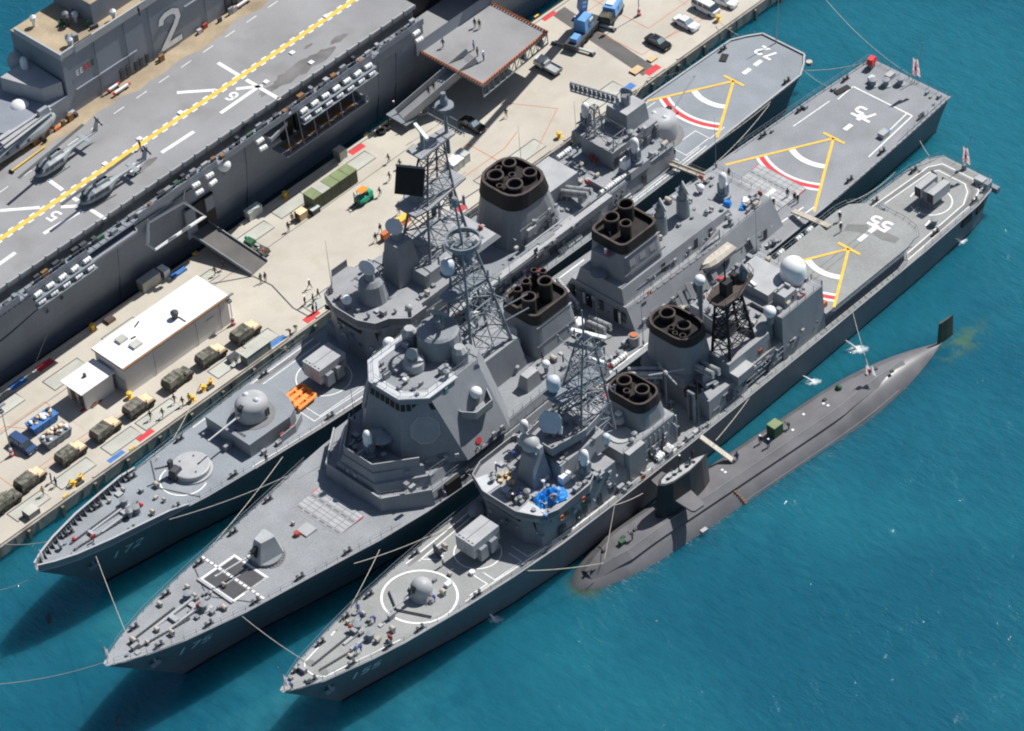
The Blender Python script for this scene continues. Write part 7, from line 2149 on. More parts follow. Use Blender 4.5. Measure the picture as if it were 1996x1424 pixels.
# ---------------------------------------------------------------- gangways and ramps
def brow(name, label, p0, p1, wd, colour, wall=1.0, wallc='lgrey', th=.18, cat='gangway'):
    p0, p1 = Vector(p0), Vector(p1)
    c = (p0 + p1) / 2
    t = thing(name, label, cat, c)
    a, b = p0 - c, p1 - c
    d = (b - a).normalized(); s_ = d.cross(Vector((0, 0, 1))).normalized(); n_ = s_.cross(d)
    L = (b - a).length / 2
    mb = MB(colour); mb.bx(n_ * -th / 2, (d, s_, n_), (L, wd / 2, th / 2)); mb.build('walkway', t)
    if wall:
        for sg in (-1, 1):
            mb = MB(wallc)
            if wall > .8:
                for k in range(int(L / .8)):
                    q = a + d * (k * 1.6 + .1) + s_ * sg * wd / 2; mb.tube([q, q + n_ * wall], .04, 4)
                for hh in (wall, wall * .5): mb.tube([a + s_ * sg * wd / 2 + n_ * hh, b + s_ * sg * wd / 2 + n_ * hh], .035, 4)
            mb.bx(s_ * sg * wd / 2 + n_ * .1, (d, s_, n_), (L, .07, .25 if wall < .8 else .14)); mb.build('side_rail', t)
    return t
q0, q1 = at(492, 522, PZ + .15), at(362, 432, 5.6)
q0, q1 = EF.w(-11.2, -10.2, PZ + .15), EF.w(-12.6, .9, 5.4)
brow('vehicle_ramp', 'wide dark steel ramp from the ship side door down to the pier', q0, q1, 3.6, 'asphalt', .5, 'mast', .25, 'ramp')
t = brow('boarding_gangway', 'long grey covered gangway sloping from the aircraft elevator to the pier', at(783, 228, 4.0), at(922, 110, 9.5), 2.6, 'roof', .5, 'lgrey', .5)
mb = MB('lgrey'); d = (at(922, 110, 9.5) - at(783, 228, 4.0)); L = d.length / 2; d.normalize(); s_ = d.cross(Vector((0, 0, 1))).normalized(); n_ = s_.cross(d)
for sg in (-1, 1): mb.bx(s_ * sg * 1.3 + n_ * .55, (d, s_, n_), (L, .06, .5))
mb.build('side_panel', t)
t = placed('gangway_landing', 'dark grey landing platform at the foot of the long gangway', 'platform', 784, 240, PZ, YAW)
mb = MB('mast'); mb.box(0, 0, 1.2, 2.4, 4.4, .2); mb.use('lgrey').tube([(2, -1.6, 1.2), (5, -2.2, .1)], .1, 5); mb.build('platform_floor', t)
mb = MB('dark')
for x in (-1, 1):
    for y in (-2, 2): mb.tube([(x, y, 0), (x, y, 1.2)], .1, 5)
mb.build('platform_leg', t)
brow('gangplank', 'wooden gangplank between the pier-side destroyer and the middle one', at(1307, 318, 6.9), at(1381, 347, 7.0), .9, 'rope', 1.0, 'ropew', .2)
brow('gangplank', 'wooden gangplank between the middle destroyer and the outermost deck', at(1545, 409, 6.9), at(1617, 440, 8.5), .9, 'rope', 0, th=.25)
brow('gangplank', 'narrow plank from the outermost destroyer down to the submarine', at(1366, 850, 6.2), at(1430, 897, 3.2), .8, 'ropew', 0, th=.2)
# ---------------------------------------------------------------- helicopters on the flight deck
def huey(px, py, rz, label, s=1.0, blade=0.0):
    t = placed('helicopter', label, 'helicopter', px, py, EZ, rz, 'small grey helicopters on the flight deck')
    mb = MB('heli')
    ss = [(3.5, .12, 1.1, .95), (3.2, .5, 1.25, .8), (2.4, .95, 1.75, .62), (1.4, 1.15, 2.35, .55), (0, 1.2, 2.45, .5), (-1.3, 1.15, 2.4, .6), (-2.2, .75, 2.2, .95), (-3.4, .36, 2.0, 1.4), (-8.2, .16, 1.95, 1.62)]
    n = 10; o = len(mb.v)
    for x, w_, zt, zb in ss:
        for j in range(n):
            a = 2 * math.pi * j / n
            cc, q = math.cos(a), math.sin(a)
            f_ = lambda v: math.copysign(abs(v) ** .7, v)
            mb.v.append((x, w_ * f_(cc), (zt + zb) / 2 + (zt - zb) / 2 * f_(q)))
    for i in range(len(ss) - 1):
        for j in range(n): mb.face((o + i * n + j, o + i * n + (j + 1) % n, o + (i + 1) * n + (j + 1) % n, o + (i + 1) * n + j)[::-1])
    mb.face([o + j for j in range(n)]); mb.face([o + (len(ss) - 1) * n + n - 1 - j for j in range(n)])
    mb.build('fuselage', t)
    mb = MB('glass')
    for sg in (-1, 1):
        for x, w_ in ((2.0, .35), (1.1, .38), (.2, .38), (-.7, .3)): mb.bx((x, sg * (1.13 if x < 1.5 else 1.02), 1.75), ((1, 0, 0), (0, .1, 1), (0, 1, 0)), (w_, .33, .06))
    mb.bx((2.75, 0, 1.62), ((.75, 0, -.6), (0, 1, 0), (.6, 0, .75)), (.45, .7, .06)); mb.build('cockpit_window', t)
    mb = MB('heli'); mb.fr(rect(-8.7, -7.7, -.08, .08), 1.6, rect(-9.3, -8.7, -.06, .06), 3.7); mb.box(-6.2, 0, 1.75, .8, 2.6, .08); mb.build('tail_fin', t)
    mb = MB('heli'); mb.box(-.6, 0, 2.35, 2.6, 1.0, .5, taper=.8); mb.use('helid').lathe(0, 0, [(.16, 2.8), (.12, 3.5)], 8); mb.box(-1.4, 0, 2.5, .6, .5, .35); mb.build('engine_cowl', t)
    mb = MB('helid')
    for sg in (0, math.pi): mb.bx((math.cos(blade + sg) * 3.6, math.sin(blade + sg) * 3.6, 3.45), ((math.cos(blade), math.sin(blade), 0), (-math.sin(blade), math.cos(blade), 0), (0, 0, 1)), (3.5, .26, .03))
    mb.build('rotor_blade', t)
    mb = MB('helid'); mb.bx((-9.0, .2, 3.3), ((.5, 0, 1), (0, 1, 0), (1, 0, -.5)), (1.3, .03, .12)); mb.build('tail_rotor', t)
    for sg in (-1, 1):
        mb = MB('helid'); mb.tube([(2.4, sg * 1.25, .15), (2.0, sg * 1.25, .05), (-1.9, sg * 1.25, .05)], .06, 5)
        for x in (1.2, -1.0): mb.tube([(x, sg * 1.25, .05), (x, sg * .7, .7)], .05, 5)
        mb.build('landing_skid', t)
huey(107, 330, rad(182), 'grey helicopter parked by the island, its tail reaching toward the dashed line', blade=.12)
huey(196, 384, rad(178), 'grey helicopter parked across the yellow centre line near the number 5', blade=.1)
t = placed('transport_helicopter', 'large grey helicopter with folded rotor blades at the picture edge', 'helicopter', 30, 300, EZ, rad(181))
mb = MB('heli'); n = 12; ss = [(6.5, .5, 1.7, .9), (5.6, 1.0, 2.2, .6), (4, 1.15, 2.7, .5), (-5, 1.2, 2.9, .55), (-7, .9, 2.9, 1.2), (-8, .4, 2.7, 1.8)]; o = 0
for x, w_, zt, zb in ss:
    for j in range(n):
        a = 2 * math.pi * j / n; mb.v.append((x, w_ * math.cos(a), (zt + zb) / 2 + (zt - zb) / 2 * math.sin(a)))
for i in range(len(ss) - 1):
    for j in range(n): mb.face((i * n + j, i * n + (j + 1) % n, (i + 1) * n + (j + 1) % n, (i + 1) * n + j)[::-1])
mb.face(list(range(n))); mb.face([(len(ss) - 1) * n + n - 1 - j for j in range(n)]); mb.build('fuselage', t)
mb = MB('heli'); mb.box(-6.2, 0, 2.6, 2.4, .9, 2.0, taper=.7); mb.box(4.2, 0, 2.5, 1.8, .9, .8, taper=.7); mb.build('rotor_pylon', t)
mb = MB('lgrey')
for k in range(5): mb.bx((-3.2 + k * .2, -.9 + k * .45, 3.5 + (k % 2) * .25), ((1, .03 * k, .02), (0, 1, 0), (0, 0, 1)), (5.0, .24, .05))
mb.build('folded_rotor_blade', t)
mb = MB('glass')
for x in (-2, 0, 2): mb.ball((x, 1.17, 1.9), .3, 8, 1, .25, 1)
mb.ball((5.9, 0, 1.6), .75, 8); mb.build('cabin_window', t)
mb = MB('tyre')
for x, y in ((4.5, .8), (4.5, -.8), (-4.5, 1.4), (-4.5, -1.4)): mb.tube([(x, y - .15, .4), (x, y + .15, .4)], .4, 10)
mb.build('wheel_set', t)
t = placed('tow_bar', 'long yellow tow bar lying on the deck beside the folded helicopter', 'tow bar', 55, 312, EZ, rad(5))
mb = MB('yellow'); mb.tube([(-3.5, 0, .25), (3.5, 0, .25)], .12, 6); mb.use('tyre').tube([(-3.4, -.4, .2), (-3.4, .4, .2)], .2, 8); mb.build('bar', t)
t = placed('deck_tractor', 'low white deck tractor standing near the parked helicopters', 'tractor', 262, 335, EZ, rad(20))
mb = MB('white'); mb.box(0, 0, .3, 2.2, 1.1, .5, taper=.9); mb.use('orange2').box(-1.0, .3, .8, .5, .4, .3); mb.build('body', t)
mb = MB('tyre'); mb.box(.7, 0, 0, .5, 1.3, .45); mb.box(-.7, 0, 0, .5, 1.3, .45); mb.build('wheel_set', t)
for i, (px, py, lb) in enumerate(((222, 175, 'red-ended white refuelling probe rack by the island wall, upper one'), (238, 178, 'longer red-ended white rack just outside the island wall'), (475, 10, 'white red-ended rack along the island wall near the big number'))):
    t = placed('white_rack', lb, 'rack', px, py, EZ, rad(2), 'white racks beside the island')
    mb = MB('white'); mb.box(0, 0, .4, 2.9 if i else 2.0, .35, .3); mb.use('red').box(-1.5 if i else -1.05, 0, .4, .3, .4, .35); mb.box(1.5 if i else 1.05, 0, .4, .3, .4, .35); mb.build('rack_beam', t)
    mb = MB('dark'); mb.box(-.8, 0, 0, .1, .5, .4); mb.box(.8, 0, 0, .1, .5, .4); mb.build('rack_leg', t)
# ---------------------------------------------------------------- loose gear on the destroyers
for i, (px, py, lb) in enumerate(((575, 768, 'orange inflatable raft lying by the deckhouse, uppermost of three'), (585, 776, 'middle of the three orange inflatable rafts'), (595, 785, 'orange inflatable raft nearest the white deck lines'))):
    p = at(px, py, 7.7)
    t = thing('inflatable_raft', lb, 'raft', p, rad(4), 'orange inflatable rafts')
    for y in (-.42, .42):
        mb = MB('orange'); mb.tube([(-1.7, y, .3), (1.4, y, .3), (1.9, y * .4, .42)], .27, 8); mb.build('float_tube', t)
    mb = MB('orange2'); mb.box(-.1, 0, .1, 2.9, .7, .1); mb.use('orange').box(-1.2, 0, .2, .35, .8, .3); mb.box(.3, 0, .2, .35, .8, .3); mb.build('raft_floor', t)
t = thing('workboat', 'cream covered workboat hanging at the side of the middle destroyer', 'boat', (0, 0, 0)); t.matrix_world = Matrix.Translation(B.w(110.2, -6.9, 8.2)) @ Matrix.Rotation(rad(1.15), 4, 'Z')
P0 = [(-3.4, 0), (-2.4, -.75), (-1, -1.05), (3.2, -1.0), (3.2, 1.0), (-1, 1.05), (-2.4, .75)]
mb = MB('lgrey'); mb.fr([(a * .85, b * .6) for a, b in P0], 0, P0, 1.25, bottom=True); mb.build('hull', t)
mb = MB('ropew'); mb.fr(P0, 1.25, [(a * .9, b * .55) for a, b in P0], 1.75); mb.build('canvas_cover', t)
t = thing('tarpaulin', 'bright blue tarpaulin heaped on the bridge roof of the outermost destroyer', 'tarpaulin', C.w(45.6, -4.2, 12.0), rad(-20))
mb = MB('tarp'); rnd = random.Random(4); nx_, ny_ = 14, 12
for i in range(nx_):
    for j in range(ny_):
        x, y = (i / (nx_ - 1) - .5) * 4.6, (j / (ny_ - 1) - .5) * 3.0
        edge = max(abs(x) / 2.3, abs(y) / 1.5)
        mb.v.append((x * (1 - .25 * (abs(y) / 1.5) ** 2 * (x > 0)), y * (1 - .3 * (abs(x) / 2.3) ** 2 * (y > 0)), max(.04, (1 - edge) * 1.7 * rnd.uniform(.55, 1.1) + rnd.uniform(0, .22))))
for i in range(nx_ - 1):
    for j in range(ny_ - 1): mb.face((i * ny_ + j, (i + 1) * ny_ + j, (i + 1) * ny_ + j + 1, i * ny_ + j + 1))
mb.build('cloth', t)
# ---------------------------------------------------------------- flags
def flag(px, py, z, label, w_=1.5, hh=2.6, rays=True, sub=False):
    p = at(px, py, z)
    t = thing('flag', label, 'flag', p, rad(-38))
    mb = MB('flagw'); n, k = 14, 14
    def P(i, j):
        a, b = i / n, j / k
        x = a * w_ * (.55 + .25 * b); return (x, .22 * math.sin(a * 9 + b * 2), -b * hh - a * .5)
    for i in range(n + 1):
        for j in range(k + 1): mb.v.append(P(i, j))
    cx, cy = .42, .5
    for i in range(n):
        for j in range(k):
            a, b = (i + .5) / n - cx, (j + .5) / k - cy
            r_ = math.hypot(a, b)
            ang = math.atan2(b, a)
            if rays and (r_ < .14 or (int((ang + math.pi) / (math.pi / 8)) % 2 and (i + j) % 2 == 0)): mb.cur = 'flagr'
            elif not rays and r_ < (.24 if sub else .0): mb.cur = 'flagr'
            else: mb.cur = 'flagw'
            q = k + 1
            mb.face((i * q + j, (i + 1) * q + j, (i + 1) * q + j + 1, i * q + j + 1))
    mb.build('cloth', t)
    mb = MB('lgrey'); mb.tube([(0, 0, .15), (0, 0, -hh - .4)], .035, 5); mb.build('halyard', t)
flag(1779, 113, 12.6, 'red and white rayed ensign hanging at the stern of the middle destroyer', 1.5, 3.2); flag(1877, 286, 11.0, 'red and white rayed ensign hanging at the stern of the outermost destroyer', 1.4, 3.0)
flag(1687, 712, 6.2, 'white flag with a red disc flying over the submarine', 1.9, 1.7, False, True)
flag(76, 1072, 14.6, 'small pale jack at the bow of the pier-side destroyer', .6, 1.6, False); flag(203, 1262, 16.0, 'small pale jack at the bow of the middle destroyer', .6, 1.6, False); flag(552, 1316, 14.0, 'small pale jack at the bow of the outermost destroyer', .6, 1.6, False)
# ---------------------------------------------------------------- mooring lines
def rope(a, b, label, sag=.6, r_=.048, c='ropew', group=None, knot=True):
    a, b = at(*a), at(*b)
    n = 14
    mid_ = (a + b) / 2
    pts = [a + (b - a) * (i / n) - Vector((0, 0, sag * 4 * (i / n) * (1 - i / n))) - mid_ for i in range(n + 1)]
    mb = MB(c); mb.tube(pts, r_, 5)
    o = mb.build('mooring_line'); o.location = mid_
    tag(o, label, 'rope', 'mooring lines')
Q = [((376, 780, 3.3), (305, 893, 9.0), 'line from the yellow bollard to the pier-side destroyer near its drum launcher', 1.0), ((187, 1084, 9.7), (247, 1237, 11.1), 'line between the bows of the pier-side and middle destroyers', .4), ((330, 1012, 9.0), (562, 926, 9.2), 'long line from the pier-side bow back to the middle destroyer', .5),
     ((392, 1086, 10), (551, 890, 8.0), 'line from the middle destroyer forecastle to the pier-side deck', .5), ((472, 1201, 10.2), (598, 1290, 9.4), 'line from the middle destroyer bow to the outermost bow', .4), ((740, 1071, 9.0), (657, 1226, 8.8), 'line from the middle destroyer to the outermost forecastle', .4),
     ((690, 1098, 9.2), (903, 1012, 7.4), 'long line running aft from the middle destroyer to the rocket launcher deck', .6), ((1028, 1112, 6.9), (1176, 1097, 3.0), 'line from the outermost destroyer to the submarine bow', .3), ((1198, 983, 6.2), (1178, 1090, 3.0), 'steep line from the outermost destroyer to the submarine bow', .2),
     ((1198, 984, 6.1), (1253, 961, 4), 'short line from the outermost destroyer over the sail', .2), ((1395, 858, 5.8), (1481, 745, 5.6), 'line along the side of the outermost destroyer above the plank', .4), ((1662, 608, 5.4), (1693, 716, 3.4), 'line from the outermost destroyer to the submarine flag', .3),
     ((76, 1118, 10), (-40, 1155, 1), 'bow line of the pier-side destroyer leading out of the picture', .8), ((205, 1290, 11.4), (-60, 1336, 1), 'bow line of the middle destroyer leading out of the picture', 1.0), ((122, 1048, 9.8), (-20, 1057, 2.6), 'line from the pier to the pier-side bow', .8),
     ((1572, 137, 5.9), (1702, 117, 6.6), 'line between the sterns of the pier-side and middle destroyers', .5), ((1566, 136, 5.9), (1612, 168, 6.6), 'short line from the pier-side stern to the middle flight deck', .3), ((1340, 314, 6.4), (1502, 198, 6.3), 'line lying along the gap beside the pier-side flight deck', .5), ((1392, 320, 6.4), (1500, 203, 6.3), 'crossed line in the gap beside the pier-side flight deck', .6),
     ((1590, -25, 2), (1775, 146, 6.4), 'very long stern line of the middle destroyer crossing open water', 1.5), ((1400, 40, 3.2), (1440, 69, 6.2), 'short line from the yellow bollard to the pier-side flight deck', .2), ((1262, 151, 3), (1337, 136, 6.2), 'line from the pier by the red patch to the flight deck edge', .3),
     ((1262, 152, 3), (1222, 203, 6.4), 'line from the pier by the red patch to the round gun deck', .3), ((1793, 274, 4.5), (1812, 304, 5.3), 'line between the middle and outermost sterns', .2), ((1650, 395, 6), (1745, 335, 5.4), 'slack line in the gap beside the outermost quarterdeck', .8), ((545, 678, 3.0), (620, 690, 7.6), 'line from the pier by the blue patch to the rocket launcher deck', .3), ((140, 505, 9), (70, 705, 2.8), 'line from the grey assault ship down to the pier', .5)]
for q in Q: rope(*q)
# ---------------------------------------------------------------- water jets from the hull and their foam
def foam_mat():
    m = bpy.data.materials.new('foam'); m.use_nodes = True; n, l = m.node_tree.nodes, m.node_tree.links
    b = n["Principled BSDF"]; b.inputs["Base Color"].default_value = (.8, .86, .88, 1); b.inputs["Roughness"].default_value = .7
    tc = n.new("ShaderNodeTexCoord"); vl = n.new("ShaderNodeVectorMath"); vl.operation = 'LENGTH'; l.new(tc.outputs["Object"], vl.inputs[0])
    t = n.new("ShaderNodeTexNoise"); t.inputs["Scale"].default_value = 2.2; t.inputs["Detail"].default_value = 6; t.inputs["Roughness"].default_value = .7; l.new(tc.outputs["Object"], t.inputs["Vector"])
    a = n.new("ShaderNodeMath"); a.operation = 'MULTIPLY_ADD'; l.new(vl.outputs["Value"], a.inputs[0]); a.inputs[1].default_value = -.75; a.inputs[2].default_value = .55
    s_ = n.new("ShaderNodeMath"); s_.operation = 'ADD'; l.new(a.outputs[0], s_.inputs[0]); l.new(t.outputs[0], s_.inputs[1])
    r_ = n.new("ShaderNodeMapRange"); r_.inputs["From Min"].default_value = .52; r_.inputs["From Max"].default_value = 1.0; l.new(s_.outputs[0], r_.inputs[0])
    l.new(r_.outputs[0], b.inputs["Alpha"]); MATS['foam'] = m
foam_mat()
for i, (hx, hy, hz, px, py, sx, sy, rz) in enumerate(((1565, 732, 1.0, 1584, 745, 1.5, .9, -30), (1648, 663, 1.6, 1671, 682, 1.9, 1.2, -30), (1862, 464, 2.0, 1872, 472, 1.4, .8, -10), (1822, 500, .6, 1813, 515, 1.2, 1.0, 20), (950, 1192, 1.0, 964, 1208, 1.5, 1.0, -40), (1745, 575, .6, 1746, 578, .6, .4, 0))):
    p = at(px, py, .05)
    nx_ = 10
    mb = MB('foam'); mb.add([(0, 0, .22)] + [(math.cos(a), math.sin(a), .0) for a in (2 * math.pi * k / 20 for k in range(20))], [(0, 1 + k, 1 + (k + 1) % 20) for k in range(20)])
    o = mb.build('foam'); o.location = p; o.scale = (sx * 1.15, sy * 1.15, 1); o.rotation_euler = (0, 0, rad(rz)); tag(o, None, None, kind='stuff')
    a = at(hx, hy, hz); b = p
    mb = MB('white'); n = 6
    mb.tube([a + (b - a) * (k / n) + Vector((0, 0, .5 * (k / n) * (1 - k / n))) for k in range(n + 1)], .06, 5, r1=.22)
    o = mb.build('water_jet'); tag(o, ('white water jet under the missile canisters of the outermost destroyer', 'white water jet beside the line to the submarine', 'white water jet near the outermost stern', 'white water splash by the outermost flight deck', 'white water jet under the outermost foredeck', 'small trickle from the outermost hull side')[i], 'water jet', 'water jets from the hull')
# ---------------------------------------------------------------- people
PV = [(0, 0, .95, .15), (0, 0, 1.16, .135), (0, 0, 1.36, .16), (0, 0, 1.5, .06), (.015, 0, 1.58, .08), (.015, 0, 1.69, .09)]
PE = [(0, 1), (1, 2), (2, 3), (3, 4), (4, 5)]
def _chain(root, pts):
    k = root
    for p in pts:
        PV.append(p); PE.append((k, len(PV) - 1)); k = len(PV) - 1
    return k
for sg in (-1, 1):
    _chain(0, [(0, .1 * sg, .88, .09), (.02, .11 * sg, .5, .064), (-.01, .11 * sg, .1, .045), (.13, .12 * sg, .045, .036)])
    w_ = _chain(2, [(0, .19 * sg, 1.41, .062), (-.03, .26 * sg, 1.13, .047), (.05, .28 * sg, .9, .033), (.075, .28 * sg, .84, .032)])
    for dx, dy, ln in ((.028, .012, .075), (.010, .022, .085), (-.008, .022, .08), (-.024, .012, .065)):
        _chain(w_, [(.085 + dx, (.28 + dy * .5) * sg, .84 - ln, .0095)])
    _chain(w_ - 1, [(.10, .26 * sg, .84, .010)])
PV.append((.105, 0, 1.63, .018)); PE.append((5, len(PV) - 1))
def _body():
    me = bpy.data.meshes.new('body'); me.from_pydata([v[:3] for v in PV], PE, [])
    o = bpy.data.objects.new('body', me); COL.objects.link(o)
    sk = o.modifiers.new('skin', 'SKIN'); sb = o.modifiers.new('sub', 'SUBSURF'); sb.levels = 1; sb.render_levels = 1
    for i, v in enumerate(PV):
        me.skin_vertices[0].data[i].radius = (v[3], v[3]); me.skin_vertices[0].data[i].use_root = (i == 0)
    dg = bpy.context.evaluated_depsgraph_get(); dg.update()
    out = bpy.data.meshes.new_from_object(o.evaluated_get(dg))
    bpy.data.objects.remove(o)
    return out
BODY = _body()
for c, v in (('navy', (.018, .022, .035)), ('bwhite', (.8, .8, .8)), ('brownw', (.07, .055, .04)), ('boiler', (.03, .05, .22)), ('khaki', (.16, .13, .08)), ('ltblue', (.25, .40, .68)), ('hairdark', (.012, .010, .009)), ('shoe', (.012, .012, .012)), ('redshirt', (.5, .05, .03)), ('greensh', (.03, .25, .08)), ('yelsh', (.75, .5, .05))):
    mat(c, v, .8, .08, 2)
PCACHE = {}
def pose_pt(v, pose):
    x, y, z = v
    if pose in ('walk', 'stride'):
        a = .42 if pose == 'walk' else .3
        if z < .92 and abs(y) < .2:
            t = a * (1 if y > 0 else -1); dz = z - .92
            return (x * math.cos(t) - dz * math.sin(t), y, .92 + x * math.sin(t) + dz * math.cos(t) + (.03 if pose == 'walk' else .02))
        if abs(y) > .2 and z < 1.4:
            t = -a * .9 * (1 if y > 0 else -1); dz = z - 1.41
            return (x * math.cos(t) - dz * math.sin(t), y, 1.41 + x * math.sin(t) + dz * math.cos(t))
    if pose == 'bend' and z > .9:
        t = 1.0 * min(1, (z - .9) / .35); dz = z - .95
        if abs(y) > .2 and z < 1.4: dz = z - .95
        return (x * math.cos(t) + dz * math.sin(t) - .08, y, .95 - x * math.sin(t) + dz * math.cos(t))
    if pose == 'point' and y > .2 and z < 1.42:
        t = 1.2; dz = z - 1.41
        return (x * math.cos(t) - dz * math.sin(t), y, 1.41 + x * math.sin(t) + dz * math.cos(t))
    return v
def person(px, py, z, rz, pose, shirt, trous, hat, label, sc=1.0, sleeve=False):
    key = (pose, shirt, trous, sleeve)
    if key not in PCACHE:
        me = BODY.copy(); me.name = 'person'
        me.materials.clear()
        for c in (trous, shirt, 'skin', 'shoe'): me.materials.append(MATS[c])
        for p in me.polygons:
            x, y, zz_ = p.center
            k = 0 if zz_ < .96 else 1
            if zz_ < .085: k = 3
            if abs(y) > .2: k = 1 if zz_ > (1.16 if sleeve else .9) else 2
            if zz_ > 1.51: k = 2
            p.material_index = k; p.use_smooth = True
        for v in me.vertices: v.co = pose_pt(tuple(v.co), pose)
        PCACHE[key] = me
    o = bpy.data.objects.new('person', PCACHE[key]); COL.objects.link(o)
    o.location = at(px, py, z); o.rotation_euler = (0, 0, rz); o.scale = (sc, sc, sc)
    tag(o, label, 'person')
    hk = ('hat', hat, pose)
    if hk not in PCACHE:
        mb = MB(hat if hat != 'hair' else 'hairdark')
        if hat == 'hair': mb.lathe(0, 0, [(.098, 1.64), (.108, 1.70), (.09, 1.77), (.04, 1.805)], 10)
        else: mb.lathe(0.015, 0, [(.115, 1.70), (.15, 1.735), (.15, 1.765), (.05, 1.79)], 12)
        mb.v = [pose_pt(v, pose) for v in mb.v]
        h_ = mb.build('hair' if hat == 'hair' else 'cap'); PCACHE[hk] = h_.data; bpy.data.objects.remove(h_)
    h_ = bpy.data.objects.new('hair' if hat == 'hair' else 'cap', PCACHE[hk]); COL.objects.link(h_); h_.parent = o
    return o
U = math.pi
